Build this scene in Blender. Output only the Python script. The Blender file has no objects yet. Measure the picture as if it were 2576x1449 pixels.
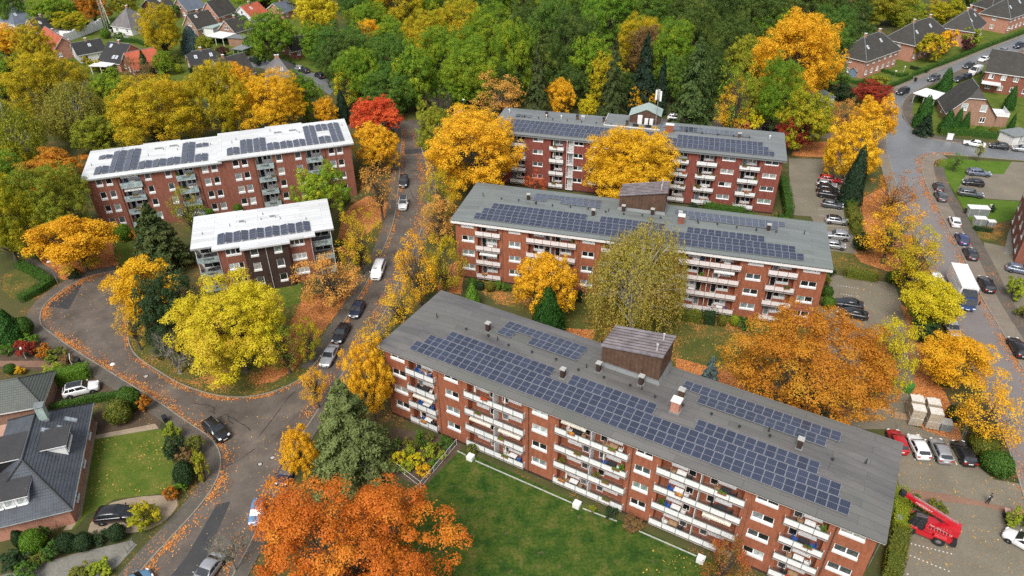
import bpy, math, random
import numpy as np
from mathutils import Vector, Matrix
R = math.radians
SC = bpy.context.scene
COL = SC.collection
rnd = random.Random(7)

# ------------------------------------------------------------------ camera, sky, sun, exposure
CAM_H, PITCH, ROLL, FPX = 67.9734, R(33.9996), R(-0.36926), 2832.79 / (4000 / 2576)
cam = bpy.data.objects.new('camera', bpy.data.cameras.new('camera'))
COL.objects.link(cam)
cam.data.sensor_width = 36.0
cam.data.lens = 36.0 * 2832.79 / 4000
cam.data.clip_end = 5000
cam.location = (0, 0, CAM_H)
cam.matrix_world = Matrix.Translation((0, 0, CAM_H)) @ Matrix.Rotation(R(90) - PITCH, 4, 'X') @ Matrix.Rotation(ROLL, 4, 'Z')
SC.camera = cam

SUN_EL, SUN_AZ = R(52), R(200)           # overcast: a very soft sun from behind the viewer
w = bpy.data.worlds.new('World'); SC.world = w; w.use_nodes = True
wn = w.node_tree.nodes; wl = w.node_tree.links
sky = wn.new('ShaderNodeTexSky'); sky.sky_type = 'NISHITA'; sky.sun_disc = False
sky.sun_elevation = SUN_EL; sky.sun_rotation = SUN_AZ
sky.air_density = 1.0; sky.dust_density = 3.0; sky.ozone_density = 1.0
hs = wn.new('ShaderNodeHueSaturation'); hs.inputs['Saturation'].default_value = 0.36
wl.new(sky.outputs[0], hs.inputs['Color'])
wl.new(hs.outputs[0], wn['Background'].inputs[0])
wn['Background'].inputs[1].default_value = 0.10
sun = bpy.data.objects.new('sun', bpy.data.lights.new('sun', 'SUN'))
COL.objects.link(sun)
sun.data.energy = 1.5; sun.data.angle = R(24); sun.data.color = (1.0, 0.96, 0.9)
sd = Vector((math.cos(SUN_EL) * math.sin(SUN_AZ), math.cos(SUN_EL) * math.cos(SUN_AZ), math.sin(SUN_EL)))
sun.rotation_euler = sd.to_track_quat('Z', 'Y').to_euler()
SC.view_settings.view_transform = 'Standard'; SC.view_settings.look = 'None'
SC.view_settings.exposure = 0.97; SC.view_settings.gamma = 1.0
SC.view_settings.use_curve_mapping = False
SC.render.engine = 'CYCLES'
SC.cycles.max_bounces = 5; SC.cycles.diffuse_bounces = 3; SC.cycles.glossy_bounces = 2
SC.cycles.transmission_bounces = 3; SC.cycles.transparent_max_bounces = 4
SC.cycles.caustics_reflective = False; SC.cycles.caustics_refractive = False
SC.cycles.use_denoising = False

# ------------------------------------------------------------------ survey: a sighting in the picture to a point on level z
_ct, _st, _cr, _sr = math.cos(PITCH), math.sin(PITCH), math.cos(ROLL), math.sin(ROLL)
def G(x, y, z=0.0):
    u, v = x - 1288.0, y - 724.5
    u, v = _cr * u + _sr * v, -_sr * u + _cr * v
    d = (u, FPX * _ct - v * _st, -FPX * _st - v * _ct)
    t = (z - CAM_H) / d[2]
    return Vector((d[0] * t, d[1] * t, z))
def depth(p):
    return p.y * _ct - (p.z - CAM_H) * _st

# ------------------------------------------------------------------ node helpers and materials
def rgb(h):
    c = [int(h[i:i + 2], 16) / 255 for i in (0, 2, 4)]
    return tuple((x / 12.92 if x <= 0.04045 else ((x + 0.055) / 1.055) ** 2.4) for x in c) + (1,)
def C4(c): return rgb(c) if isinstance(c, str) else (tuple(c) + (1,) if len(c) == 3 else tuple(c))
class NT:
    def __init__(s, name):
        s.m = bpy.data.materials.new(name); s.m.use_nodes = True
        s.n = s.m.node_tree.nodes; s.l = s.m.node_tree.links
        s.b = s.n['Principled BSDF']; s.b.inputs['Specular IOR Level'].default_value = 0.3
    def node(s, t, **k):
        x = s.n.new('ShaderNode' + t)
        for a, b in k.items(): setattr(x, a, b)
        return x
    def coord(s, kind='Object', scale=None, rot=None):
        tc = s.node('TexCoord').outputs[kind]
        if scale is None and rot is None: return tc
        mp = s.node('Mapping'); s.l.new(tc, mp.inputs[0])
        if scale: mp.inputs['Scale'].default_value = scale
        if rot: mp.inputs['Rotation'].default_value = rot
        return mp.outputs[0]
    def noise(s, vec, scale, detail=4, rough=0.6):
        x = s.node('TexNoise'); s.l.new(vec, x.inputs['Vector'])
        x.inputs['Scale'].default_value = scale; x.inputs['Detail'].default_value = detail; x.inputs['Roughness'].default_value = rough
        return x.outputs['Fac']
    def ramp(s, fac, stops, interp='LINEAR'):
        x = s.node('ValToRGB'); s.l.new(fac, x.inputs[0]); cr = x.color_ramp; cr.interpolation = interp
        while len(cr.elements) < len(stops): cr.elements.new(0.5)
        for e, (p, c) in zip(cr.elements, stops): e.position = p; e.color = C4(c)
        return x.outputs[0]
    def mix(s, fac, a, b, mode='MIX'):
        x = s.node('Mix', data_type='RGBA', blend_type=mode)
        for sock, v in ((x.inputs[0], fac), (x.inputs[6], a), (x.inputs[7], b)):
            if hasattr(v, 'is_output'): s.l.new(v, sock)
            elif isinstance(v, (int, float)): sock.default_value = v
            else: sock.default_value = C4(v)
        return x.outputs[2]
    def math(s, op, a, b=0.0):
        x = s.node('Math', operation=op)
        for sock, v in ((x.inputs[0], a), (x.inputs[1], b)):
            if hasattr(v, 'is_output'): s.l.new(v, sock)
            else: sock.default_value = v
        return x.outputs[0]
    def attr(s, name, typ='GEOMETRY'):
        return s.node('Attribute', attribute_name=name, attribute_type=typ).outputs
    def col(s, c):
        if hasattr(c, 'is_output'): s.l.new(c, s.b.inputs['Base Color'])
        else: s.b.inputs['Base Color'].default_value = C4(c)
        return s
    def set(s, **k):
        for a, v in k.items():
            sock = s.b.inputs[a.replace('_', ' ')]
            if hasattr(v, 'is_output'): s.l.new(v, sock)
            else: sock.default_value = v
        return s
    def bump(s, h, strength=0.3, dist=0.05):
        x = s.node('Bump'); x.inputs['Strength'].default_value = strength; x.inputs['Distance'].default_value = dist
        s.l.new(h, x.inputs['Height']); s.l.new(x.outputs[0], s.b.inputs['Normal']); return s

MATS = {}
def plain(name, c, rough=0.6, var=0.06, metal=0.0, scale=3.0, spec=0.3):
    if name in MATS: return MATS[name]
    t = NT(name); c = C4(c)
    f = t.noise(t.coord(), scale)
    t.col(t.ramp(f, [(0.3, [max(0, x * (1 - 3 * var)) for x in c[:3]]), (0.7, [min(1, x * (1 + 2 * var)) for x in c[:3]])]))
    t.set(Roughness=rough, Metallic=metal, Specular_IOR_Level=spec)
    MATS[name] = t.m; return t.m

def brick_mat(name, c1, c2, mortar, dirt='2a1510'):
    t = NT(name)
    o = t.coord()
    sp = t.node('SeparateXYZ'); t.l.new(o, sp.inputs[0])
    cb = t.node('CombineXYZ'); t.l.new(t.math('ADD', sp.outputs[0], sp.outputs[1]), cb.inputs[0]); t.l.new(sp.outputs[2], cb.inputs[1])
    br = t.node('TexBrick'); t.l.new(cb.outputs[0], br.inputs[0])
    br.inputs['Scale'].default_value = 1.0; br.inputs['Brick Width'].default_value = 0.25; br.inputs['Row Height'].default_value = 0.083
    br.inputs['Mortar Size'].default_value = 0.007
    br.inputs['Color1'].default_value = C4(c1); br.inputs['Color2'].default_value = C4(c2); br.inputs['Mortar'].default_value = C4(mortar)
    n1 = t.noise(o, 0.35, 5, 0.65)
    st = t.node('Mapping'); t.l.new(o, st.inputs[0]); st.inputs['Scale'].default_value = (2.2, 2.2, 0.5)
    n2 = t.noise(st.outputs[0], 1.3, 6, 0.7)
    c = t.mix(t.ramp(n2, [(0.42, (0, 0, 0)), (0.72, (0.55, 0.55, 0.55))]), br.outputs[0], dirt)
    c = t.mix(t.ramp(n1, [(0.3, (0, 0, 0)), (0.7, (0.35, 0.35, 0.35))]), c, c1)
    t.col(c).set(Roughness=0.85); t.bump(br.outputs['Fac'], 0.2, 0.01)
    MATS[name] = t.m; return t.m
brick_mat('brick_red', (0.36, 0.112, 0.052), (0.27, 0.08, 0.04), (0.28, 0.16, 0.11), '45241a')
brick_mat('brick_brown', (0.29, 0.098, 0.06), (0.20, 0.066, 0.043), (0.24, 0.15, 0.12), '351a14')
brick_mat('brick_wine', (0.27, 0.066, 0.047), (0.185, 0.047, 0.035), (0.22, 0.12, 0.095), '30140f')
brick_mat('brick_dark', (0.065, 0.036, 0.028), (0.035, 0.022, 0.018), (0.05, 0.038, 0.03), '140c08')
brick_mat('brick_pink', (0.50, 0.235, 0.16), (0.42, 0.19, 0.13), (0.45, 0.29, 0.22), '6a4030')
brick_mat('brick_tan', (0.36, 0.205, 0.14), (0.29, 0.16, 0.11), (0.36, 0.26, 0.2), '50362a')

def felt_roof(name, c1, c2, c3):
    """bitumen sheet roof: strips laid across, stained and worn"""
    t = NT(name); o = t.coord()
    sp = t.node('SeparateXYZ'); t.l.new(o, sp.inputs[0])
    cb = t.node('CombineXYZ'); t.l.new(sp.outputs[0], cb.inputs[0]); t.l.new(sp.outputs[1], cb.inputs[1])
    br = t.node('TexBrick'); t.l.new(cb.outputs[0], br.inputs[0])
    br.inputs['Scale'].default_value = 1.0; br.inputs['Brick Width'].default_value = 7.0; br.inputs['Row Height'].default_value = 1.0
    br.inputs['Mortar Size'].default_value = 0.03; br.inputs['Mortar Smooth'].default_value = 0.5
    br.inputs['Color1'].default_value = (1, 1, 1, 1); br.inputs['Color2'].default_value = (0.82, 0.82, 0.82, 1); br.inputs['Mortar'].default_value = (0.5, 0.5, 0.5, 1)
    mp = t.node('Mapping'); t.l.new(o, mp.inputs[0]); mp.inputs['Scale'].default_value = (0.35, 1.0, 1.0)
    n = t.noise(mp.outputs[0], 0.22, 6, 0.65); n2 = t.noise(o, 9.0, 4, 0.7)
    c = t.ramp(n, [(0.3, c1), (0.5, c2), (0.72, c3)])
    c = t.mix(1.0, c, br.outputs[0], 'MULTIPLY')
    c = t.mix(0.35, c, t.ramp(n2, [(0.35, (0.6, 0.6, 0.6)), (0.65, (1.25, 1.25, 1.25))]), 'MULTIPLY')
    t.col(c).set(Roughness=t.ramp(n, [(0.3, (0.36,) * 3), (0.7, (0.65,) * 3)]), Specular_IOR_Level=0.5); t.bump(n2, 0.15, 0.01)
    MATS[name] = t.m
felt_roof('roof_grey', (0.10, 0.094, 0.096), (0.155, 0.148, 0.138), (0.118, 0.126, 0.108))
felt_roof('roof_green', (0.155, 0.172, 0.165), (0.185, 0.205, 0.195), (0.165, 0.185, 0.172))
felt_roof('roof_slate', (0.17, 0.182, 0.185), (0.20, 0.215, 0.215), (0.17, 0.185, 0.18))
felt_roof('roof_white', (0.60, 0.61, 0.60), (0.68, 0.69, 0.69), (0.64, 0.65, 0.63))

def tile_roof(name, c1, c2, row=0.34, width=0.26, axis='x', rough=0.55, moss=None):
    t = NT(name)
    uv = t.node('UVMap').outputs[0]
    br = t.node('TexBrick'); t.l.new(uv, br.inputs[0])
    br.inputs['Scale'].default_value = 1.0; br.inputs['Brick Width'].default_value = width; br.inputs['Row Height'].default_value = row; br.offset = 0.0
    br.inputs['Mortar Size'].default_value = 0.03; br.inputs['Mortar Smooth'].default_value = 0.6
    br.inputs['Color1'].default_value = C4(c1); br.inputs['Color2'].default_value = C4(c2)
    br.inputs['Mortar'].default_value = C4([x * 0.35 for x in C4(c1)[:3]])
    n = t.noise(t.coord(), 0.5, 6, 0.7)
    c = t.mix(t.ramp(n, [(0.35, (0, 0, 0)), (0.75, (0.6, 0.6, 0.6))]), br.outputs[0], moss or [x * 1.5 for x in C4(c1)[:3]])
    t.col(c).set(Roughness=rough); t.bump(br.outputs['Fac'], -0.6, 0.05)
    MATS[name] = t.m
tile_roof('tile_slate', (0.075, 0.085, 0.1), (0.055, 0.062, 0.075), rough=0.42)
tile_roof('tile_greengrey', (0.115, 0.13, 0.12), (0.09, 0.10, 0.095), rough=0.5, moss=(0.12, 0.13, 0.10))
tile_roof('tile_black', (0.036, 0.036, 0.038), (0.026, 0.026, 0.028), rough=0.5, moss=(0.05, 0.049, 0.045))
tile_roof('tile_brown', (0.055, 0.05, 0.045), (0.04, 0.036, 0.033), rough=0.6, moss=(0.075, 0.07, 0.056))
tile_roof('tile_red', (0.42, 0.10, 0.05), (0.34, 0.08, 0.045), rough=0.6)
tile_roof('tile_grey', (0.16, 0.15, 0.15), (0.13, 0.12, 0.12), rough=0.6)
tile_roof('tile_bluegrey', (0.13, 0.15, 0.19), (0.11, 0.13, 0.165), rough=0.5)

plain('white_paint', (0.74, 0.74, 0.73), 0.4, 0.03)
plain('white_frame', (0.83, 0.83, 0.83), 0.35, 0.02)
plain('parapet_white', (0.74, 0.75, 0.74), 0.45, 0.04)
plain('parapet_pink', (0.72, 0.67, 0.65), 0.5, 0.04)
plain('fascia', (0.72, 0.71, 0.69), 0.55, 0.05)
plain('fascia_dark', (0.09, 0.085, 0.08), 0.5, 0.05)
plain('post_grey', (0.16, 0.19, 0.18), 0.5, 0.05)
plain('post_rust', (0.25, 0.12, 0.09), 0.6, 0.1)
plain('copper_pipe', (0.42, 0.19, 0.115), 0.45, 0.1, metal=0.4)
plain('dark_pipe', (0.10, 0.065, 0.05), 0.5, 0.1)
plain('grey_pipe', (0.45, 0.43, 0.41), 0.5, 0.08)
plain('slab', (0.36, 0.34, 0.32), 0.8, 0.06)
plain('balcony_floor', (0.15, 0.075, 0.055), 0.7, 0.12)
plain('balcony_floor_grey', (0.3, 0.29, 0.27), 0.7, 0.08)
plain('loggia_white', (0.66, 0.66, 0.66), 0.6, 0.05)
plain('concrete', (0.42, 0.41, 0.38), 0.85, 0.1)
plain('lead', (0.2, 0.22, 0.22), 0.5, 0.1)
plain('clad_brown', (0.105, 0.062, 0.042), 0.55, 0.1, scale=1.2)
plain('seam_metal', (0.36, 0.32, 0.33), 0.3, 0.15, metal=0.55, scale=0.6)
plain('seam_green', (0.33, 0.41, 0.38), 0.5, 0.08)
plain('black_metal', (0.025, 0.025, 0.027), 0.5, 0.1)
plain('dark_rubber', (0.022, 0.022, 0.023), 0.8, 0.1)
plain('galvanised', (0.42, 0.43, 0.43), 0.4, 0.08, metal=0.6)
plain('bark', (0.10, 0.085, 0.065), 0.9, 0.2, scale=6)
plain('bark_pale', (0.21, 0.20, 0.155), 0.9, 0.2, scale=6)
plain('bark_birch', (0.42, 0.40, 0.36), 0.8, 0.25, scale=4)
def glass(name, c, rough=0.08, spec=0.6):
    t = NT(name); n = t.noise(t.coord('Object', (1.5, 1.5, 1.5)), 2.0, 3)
    c = C4(c)
    t.col(t.ramp(n, [(0.35, [x * 0.6 for x in c[:3]]), (0.65, [x * 1.3 for x in c[:3]])])).set(Roughness=rough, Specular_IOR_Level=spec); MATS[name] = t.m
glass('pane_dark', (0.018, 0.02, 0.02)); glass('pane_mid', (0.075, 0.085, 0.085)); glass('pane_grey', (0.22, 0.25, 0.25))
glass('pane_pale', (0.46, 0.50, 0.48)); glass('pane_green', (0.22, 0.29, 0.25)); glass('pane_curtain', (0.33, 0.33, 0.30))
glass('parapet_glass', (0.32, 0.40, 0.40), 0.18, 0.5); glass('car_glass', (0.022, 0.026, 0.03), 0.05, 0.7); glass('skylight', (0.35, 0.40, 0.46), 0.1, 0.6)
PANES = ['pane_dark'] * 5 + ['pane_mid'] * 3 + ['pane_grey'] * 2 + ['pane_pale'] * 2 + ['pane_green', 'pane_curtain']

def solar_mat():
    t = NT('solar_cells'); o = t.coord()
    sp = t.node('SeparateXYZ'); t.l.new(o, sp.inputs[0])
    cb = t.node('CombineXYZ'); t.l.new(sp.outputs[0], cb.inputs[0]); t.l.new(sp.outputs[1], cb.inputs[1])
    br = t.node('TexBrick'); t.l.new(cb.outputs[0], br.inputs[0]); br.offset = 0.0
    br.inputs['Scale'].default_value = 1.0; br.inputs['Brick Width'].default_value = 0.16; br.inputs['Row Height'].default_value = 0.16
    br.inputs['Mortar Size'].default_value = 0.006
    br.inputs['Color1'].default_value = (0.032, 0.04, 0.07, 1); br.inputs['Color2'].default_value = (0.026, 0.033, 0.058, 1); br.inputs['Mortar'].default_value = (0.10, 0.11, 0.14, 1)
    oi = t.node('ObjectInfo')
    c = t.mix(0.5, br.outputs[0], t.ramp(oi.outputs['Random'], [(0, (0.7, 0.7, 0.7)), (1, (1.3, 1.3, 1.3))]), 'MULTIPLY')
    t.col(c).set(Roughness=0.13, Specular_IOR_Level=0.7); MATS['solar_cells'] = t.m
solar_mat()
plain('alu', (0.31, 0.32, 0.35), 0.35, 0.04, metal=0.3)

# ------------------------------------------------------------------ mesh helpers
class MB:
    """collects faces; build() makes one mesh"""
    def __init__(s): s.v = []; s.f = []; s.mi = []; s.uv = None
    def quad(s, a, b, c, d, m=0):
        n = len(s.v); s.v += [tuple(a), tuple(b), tuple(c), tuple(d)]; s.f.append((n, n + 1, n + 2, n + 3)); s.mi.append(m)
    def ngon(s, pts, m=0):
        n = len(s.v); s.v += [tuple(p) for p in pts]; s.f.append(tuple(range(n, n + len(pts)))); s.mi.append(m)
    def box(s, x0, x1, y0, y1, z0, z1, m=0):
        n = len(s.v)
        s.v += [(x0, y0, z0), (x1, y0, z0), (x1, y1, z0), (x0, y1, z0), (x0, y0, z1), (x1, y0, z1), (x1, y1, z1), (x0, y1, z1)]
        for f in ((0, 3, 2, 1), (4, 5, 6, 7), (0, 1, 5, 4), (1, 2, 6, 5), (2, 3, 7, 6), (3, 0, 4, 7)):
            s.f.append(tuple(n + i for i in f)); s.mi.append(m)
    def hexa(s, p, m=0):
        """eight corners: four below, four above"""
        n = len(s.v); s.v += [tuple(q) for q in p]
        for f in ((0, 3, 2, 1), (4, 5, 6, 7), (0, 1, 5, 4), (1, 2, 6, 5), (2, 3, 7, 6), (3, 0, 4, 7)):
            s.f.append(tuple(n + i for i in f)); s.mi.append(m)
    def prism(s, pts, z0, z1, m=0, cap=True):
        n = len(s.v); k = len(pts)
        s.v += [(p[0], p[1], z0) for p in pts] + [(p[0], p[1], z1) for p in pts]
        for i in range(k):
            j = (i + 1) % k; s.f.append((n + i, n + j, n + k + j, n + k + i)); s.mi.append(m)
        if cap:
            s.f.append(tuple(n + k + i for i in range(k))); s.mi.append(m)
            s.f.append(tuple(n + k - 1 - i for i in range(k))); s.mi.append(m)
    def tube(s, p0, p1, r0, r1=None, k=6, m=0, cap=True):
        r1 = r0 if r1 is None else r1
        p0, p1 = Vector(p0), Vector(p1); d = (p1 - p0)
        if d.length < 1e-6: return
        d.normalize(); a = d.orthogonal().normalized(); b = d.cross(a); n = len(s.v)
        for p, r in ((p0, r0), (p1, r1)):
            for i in range(k):
                t = 2 * math.pi * i / k; s.v.append(tuple(p + a * (math.cos(t) * r) + b * (math.sin(t) * r)))
        for i in range(k):
            j = (i + 1) % k; s.f.append((n + i, n + j, n + k + j, n + k + i)); s.mi.append(m)
        if cap:
            s.f.append(tuple(n + k + i for i in range(k))); s.mi.append(m); s.f.append(tuple(n + k - 1 - i for i in range(k))); s.mi.append(m)
    def lathe(s, prof, k=10, c=(0, 0), m=0):
        n = len(s.v); r = len(prof)
        for i in range(k):
            t = 2 * math.pi * i / k
            for rr, z in prof: s.v.append((c[0] + rr * math.cos(t), c[1] + rr * math.sin(t), z))
        for i in range(k):
            j = (i + 1) % k
            for q in range(r - 1): s.f.append((n + i * r + q, n + j * r + q, n + j * r + q + 1, n + i * r + q + 1)); s.mi.append(m)
    def mesh(s, name, mats, smooth=False):
        me = bpy.data.meshes.new(name); me.from_pydata(s.v, [], s.f)
        for mt in mats: me.materials.append(MATS[mt] if isinstance(mt, str) else mt)
        if len(mats) > 1: me.polygons.foreach_set('material_index', s.mi)
        if smooth: me.polygons.foreach_set('use_smooth', [True] * len(me.polygons))
        me.update(); return me
    def build(s, name, mats, parent=None, loc=(0, 0, 0), rz=0.0, smooth=False):
        if not isinstance(mats, (list, tuple)): mats = [mats]
        return obj(name, s.mesh(name, mats, smooth), parent, loc, rz)

def obj(name, mesh, parent=None, loc=(0, 0, 0), rz=0.0, scale=None, mat=None, rot=None):
    o = bpy.data.objects.new(name, mesh); COL.objects.link(o)
    o.location = loc
    if rot: o.rotation_euler = rot
    elif rz: o.rotation_euler = (0, 0, rz)
    if scale: o.scale = scale
    if parent is not None: o.parent = parent
    if mat is not None:
        o.material_slots[0].link = 'OBJECT'; o.material_slots[0].material = MATS[mat] if isinstance(mat, str) else mat
    return o
def tag(o, label=None, cat=None, group=None, kind=None):
    if label: o['label'] = label
    if cat: o['category'] = cat
    if group: o['group'] = group
    if kind: o['kind'] = kind
    return o
def empty(name, loc=(0, 0, 0), rz=0.0, label=None, cat=None, group=None):
    o = obj(name, None, None, loc, rz); o.empty_display_size = 0.3
    return tag(o, label, cat, group)
def uv_planar(me):
    """roof tiles: u along the eave, v up the slope, in metres, face by face"""
    uv = me.uv_layers.new(name='UVMap')
    for p in me.polygons:
        n = p.normal
        ax = Vector((-n.y, n.x, 0))
        ax = ax.normalized() if ax.length > 1e-4 else Vector((1, 0, 0))
        up = n.cross(ax)
        for li in p.loop_indices:
            c = me.vertices[me.loops[li].vertex_index].co
            uv.data[li].uv = (c.dot(ax), c.dot(up))
_cache = {}
def shared(key, fn):
    if key not in _cache: _cache[key] = fn()
    return _cache[key]
# ------------------------------------------------------------------ ground materials
def ground_mat(name, stops, scale=0.35, fine=(0.75, 1.25), fscale=6.0, leaf=None, rough=0.95, spec=0.1, bump=0.3, leaf_scale=5.0, spot=None):
    t = NT(name); o = t.coord()
    n = t.noise(o, scale, 7, 0.65); f = t.noise(o, fscale, 5, 0.7)
    c = t.ramp(n, stops)
    c = t.mix(0.8, c, t.ramp(f, [(0.3, (fine[0],) * 3), (0.7, (fine[1],) * 3)]), 'MULTIPLY')
    if spot:
        s = t.noise(o, spot[1], 4, 0.6)
        c = t.mix(t.ramp(s, [(spot[2], (0, 0, 0)), (spot[2] + 0.1, (0.75,) * 3)]), c, spot[0])
    if leaf:     # fallen leaves: single specks gathered in drifts
        vo = t.node('TexVoronoi'); t.l.new(o, vo.inputs['Vector']); vo.inputs['Scale'].default_value = leaf_scale
        d = t.noise(o, 0.16, 5, 0.6)
        th = t.math('MULTIPLY', t.ramp(d, [(leaf[1], (0, 0, 0)), (leaf[2], (1, 1, 1))]), 0.62)
        k = t.math('LESS_THAN', vo.outputs['Distance'], th)
        sv = t.node('SeparateXYZ'); t.l.new(vo.outputs['Color'], sv.inputs[0])
        lc = t.ramp(sv.outputs[0], [(0.0, leaf[0][0]), (0.5, leaf[0][1]), (1.0, leaf[0][2])])
        c = t.mix(k, c, lc)
    t.col(c).set(Roughness=rough, Specular_IOR_Level=spec); t.bump(f, bump, 0.06)
    MATS[name] = t.m
LEAFC = ((0.42, 0.14, 0.04), (0.50, 0.22, 0.06), (0.30, 0.11, 0.05))
ground_mat('ground_mixed', [(0.3, (0.042, 0.05, 0.02)), (0.5, (0.075, 0.08, 0.028)), (0.7, (0.10, 0.075, 0.035))], 0.08, leaf=(LEAFC, 0.45, 0.75))
ground_mat('lawn_front', [(0.3, (0.018, 0.046, 0.009)), (0.43, (0.034, 0.072, 0.011)), (0.54, (0.06, 0.092, 0.015)), (0.68, (0.11, 0.11, 0.028))], 0.5, (0.45, 1.55), 3.2, spot=((0.14, 0.11, 0.055), 0.9, 0.61), bump=0.6)
ground_mat('lawn_garden', [(0.3, (0.055, 0.095, 0.014)), (0.5, (0.09, 0.125, 0.02)), (0.7, (0.15, 0.145, 0.035))], 0.45, (0.6, 1.4), 4.0)
ground_mat('lawn_bright', [(0.3, (0.06, 0.125, 0.013)), (0.7, (0.105, 0.165, 0.024))], 0.3, (0.7, 1.3))
ground_mat('lawn_leafy', [(0.3, (0.055, 0.075, 0.018)), (0.55, (0.085, 0.095, 0.024)), (0.75, (0.12, 0.10, 0.035))], 0.3, leaf=(LEAFC, 0.38, 0.66))
ground_mat('leaf_bed', [(0.3, (0.20, 0.085, 0.035)), (0.6, (0.30, 0.12, 0.045))], 0.4, (0.6, 1.4), 7.0, leaf=(((0.55, 0.2, 0.06), (0.62, 0.26, 0.09), (0.34, 0.12, 0.05)), 0.2, 0.5))
ground_mat('soil', [(0.3, (0.07, 0.05, 0.035)), (0.7, (0.125, 0.09, 0.06))], 0.6, (0.7, 1.3))
ground_mat('sandy', [(0.3, (0.26, 0.20, 0.145)), (0.7, (0.36, 0.29, 0.21))], 0.6, (0.75, 1.25))
ground_mat('asphalt_old', [(0.3, (0.07, 0.058, 0.049)), (0.5, (0.114, 0.094, 0.078)), (0.68, (0.16, 0.132, 0.108))], 0.26, (0.82, 1.18), 9.0, leaf=(((0.34, 0.19, 0.09), (0.42, 0.29, 0.15), (0.26, 0.15, 0.08)), 0.50, 1.0), rough=0.55, spec=0.4, bump=0.1, leaf_scale=2.8)
ground_mat('asphalt_wet', [(0.3, (0.135, 0.14, 0.147)), (0.7, (0.19, 0.195, 0.20))], 0.12, (0.88, 1.12), 7.0, rough=0.38, spec=0.5, bump=0.06)
ground_mat('asphalt_road', [(0.3, (0.16, 0.142, 0.135)), (0.7, (0.205, 0.185, 0.175))], 0.12, (0.88, 1.12), 7.0, leaf=(((0.34, 0.17, 0.07), (0.42, 0.26, 0.12), (0.26, 0.13, 0.06)), 0.5, 1.0), rough=0.5, spec=0.4, bump=0.06, leaf_scale=2.8)
ground_mat('asphalt_patch', [(0.3, (0.038, 0.038, 0.04)), (0.7, (0.055, 0.054, 0.054))], 0.5, (0.85, 1.15), 9.0, rough=0.6, spec=0.4, bump=0.1, leaf=(((0.34, 0.17, 0.07), (0.42, 0.26, 0.12), (0.26, 0.13, 0.06)), 0.5, 1.0))
ground_mat('pavement', [(0.3, (0.088, 0.078, 0.066)), (0.7, (0.13, 0.115, 0.095))], 0.4, (0.7, 1.3), 6.0, leaf=(LEAFC, 0.40, 0.85), rough=0.8, spec=0.2, leaf_scale=3.5)
ground_mat('pavement_warm', [(0.3, (0.16, 0.135, 0.11)), (0.7, (0.23, 0.195, 0.155))], 0.4, (0.75, 1.25), 6.0, leaf=(LEAFC, 0.52, 0.95), rough=0.75, spec=0.25)
ground_mat('pavers', [(0.3, (0.155, 0.135, 0.10)), (0.7, (0.21, 0.185, 0.14))], 0.2, (0.75, 1.25), 5.0, leaf=(((0.40, 0.2, 0.07), (0.48, 0.30, 0.12), (0.30, 0.15, 0.06)), 0.48, 0.98), rough=0.75, spec=0.25, leaf_scale=2.6)
ground_mat('pavers_red', [(0.3, (0.20, 0.115, 0.08)), (0.7, (0.27, 0.16, 0.115))], 0.3, (0.75, 1.25), 5.0)
ground_mat('setts', [(0.3, (0.17, 0.165, 0.145)), (0.7, (0.235, 0.225, 0.195))], 0.4, (0.7, 1.3), 4.0)
ground_mat('kerbstone', [(0.3, (0.22, 0.19, 0.155)), (0.7, (0.30, 0.26, 0.21))], 0.8, (0.7, 1.3), 6.0)

def W(pts, z=0.0): return [G(x, y, 0).to_2d() for x, y in pts]
def chaikin(p, n=2, closed=True):
    for _ in range(n):
        q = []; m = len(p)
        if not closed: q.append(p[0])
        for i in range(m if closed else m - 1):
            a, b = p[i], p[(i + 1) % m]; q += [a * 0.75 + b * 0.25, a * 0.25 + b * 0.75]
        if not closed: q.append(p[-1])
        p = q
    return p
def sheet(name, pts, mat, z, smooth=0, thick=0.0, label=None):
    """a piece of ground: a flat polygon at level z (or a slab when thick)"""
    p = W(pts)
    if smooth: p = chaikin(p, smooth)
    if sum(p[i].x * p[i - 1].y - p[i - 1].x * p[i].y for i in range(len(p))) > 0: p = p[::-1]
    b = MB()
    if thick: b.prism(p, z - thick, z)
    else: b.ngon([(q.x, q.y, z) for q in p])
    o = b.build(name, [mat]); tag(o, label, kind='structure'); return o
def offset_line(p, d):
    out = []
    for i in range(len(p)):
        a, b = p[max(0, i - 1)], p[min(len(p) - 1, i + 1)]
        t = (b - a).normalized(); out.append(p[i] + Vector((-t.y, t.x)) * d)
    return out
def ribbon(name, line, w0, w1, mat, z0, z1, label=None, kind='structure', parent=None):
    """a strip along a line of ground points, between offsets w0 and w1, as a real step"""
    a, c = offset_line(line, w0), offset_line(line, w1); b = MB()
    for i in range(len(line) - 1):
        b.hexa([(a[i].x, a[i].y, z0), (a[i + 1].x, a[i + 1].y, z0), (c[i + 1].x, c[i + 1].y, z0), (c[i].x, c[i].y, z0),
                (a[i].x, a[i].y, z1), (a[i + 1].x, a[i + 1].y, z1), (c[i + 1].x, c[i + 1].y, z1), (c[i].x, c[i].y, z1)])
    o = b.build(name, [mat], parent); tag(o, label, kind=kind); return o

g = MB(); g.quad((-1500, -300, 0), (1500, -300, 0), (1500, 2500, 0), (-1500, 2500, 0))
tag(g.build('ground', ['ground_mixed']), kind='structure')

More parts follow.
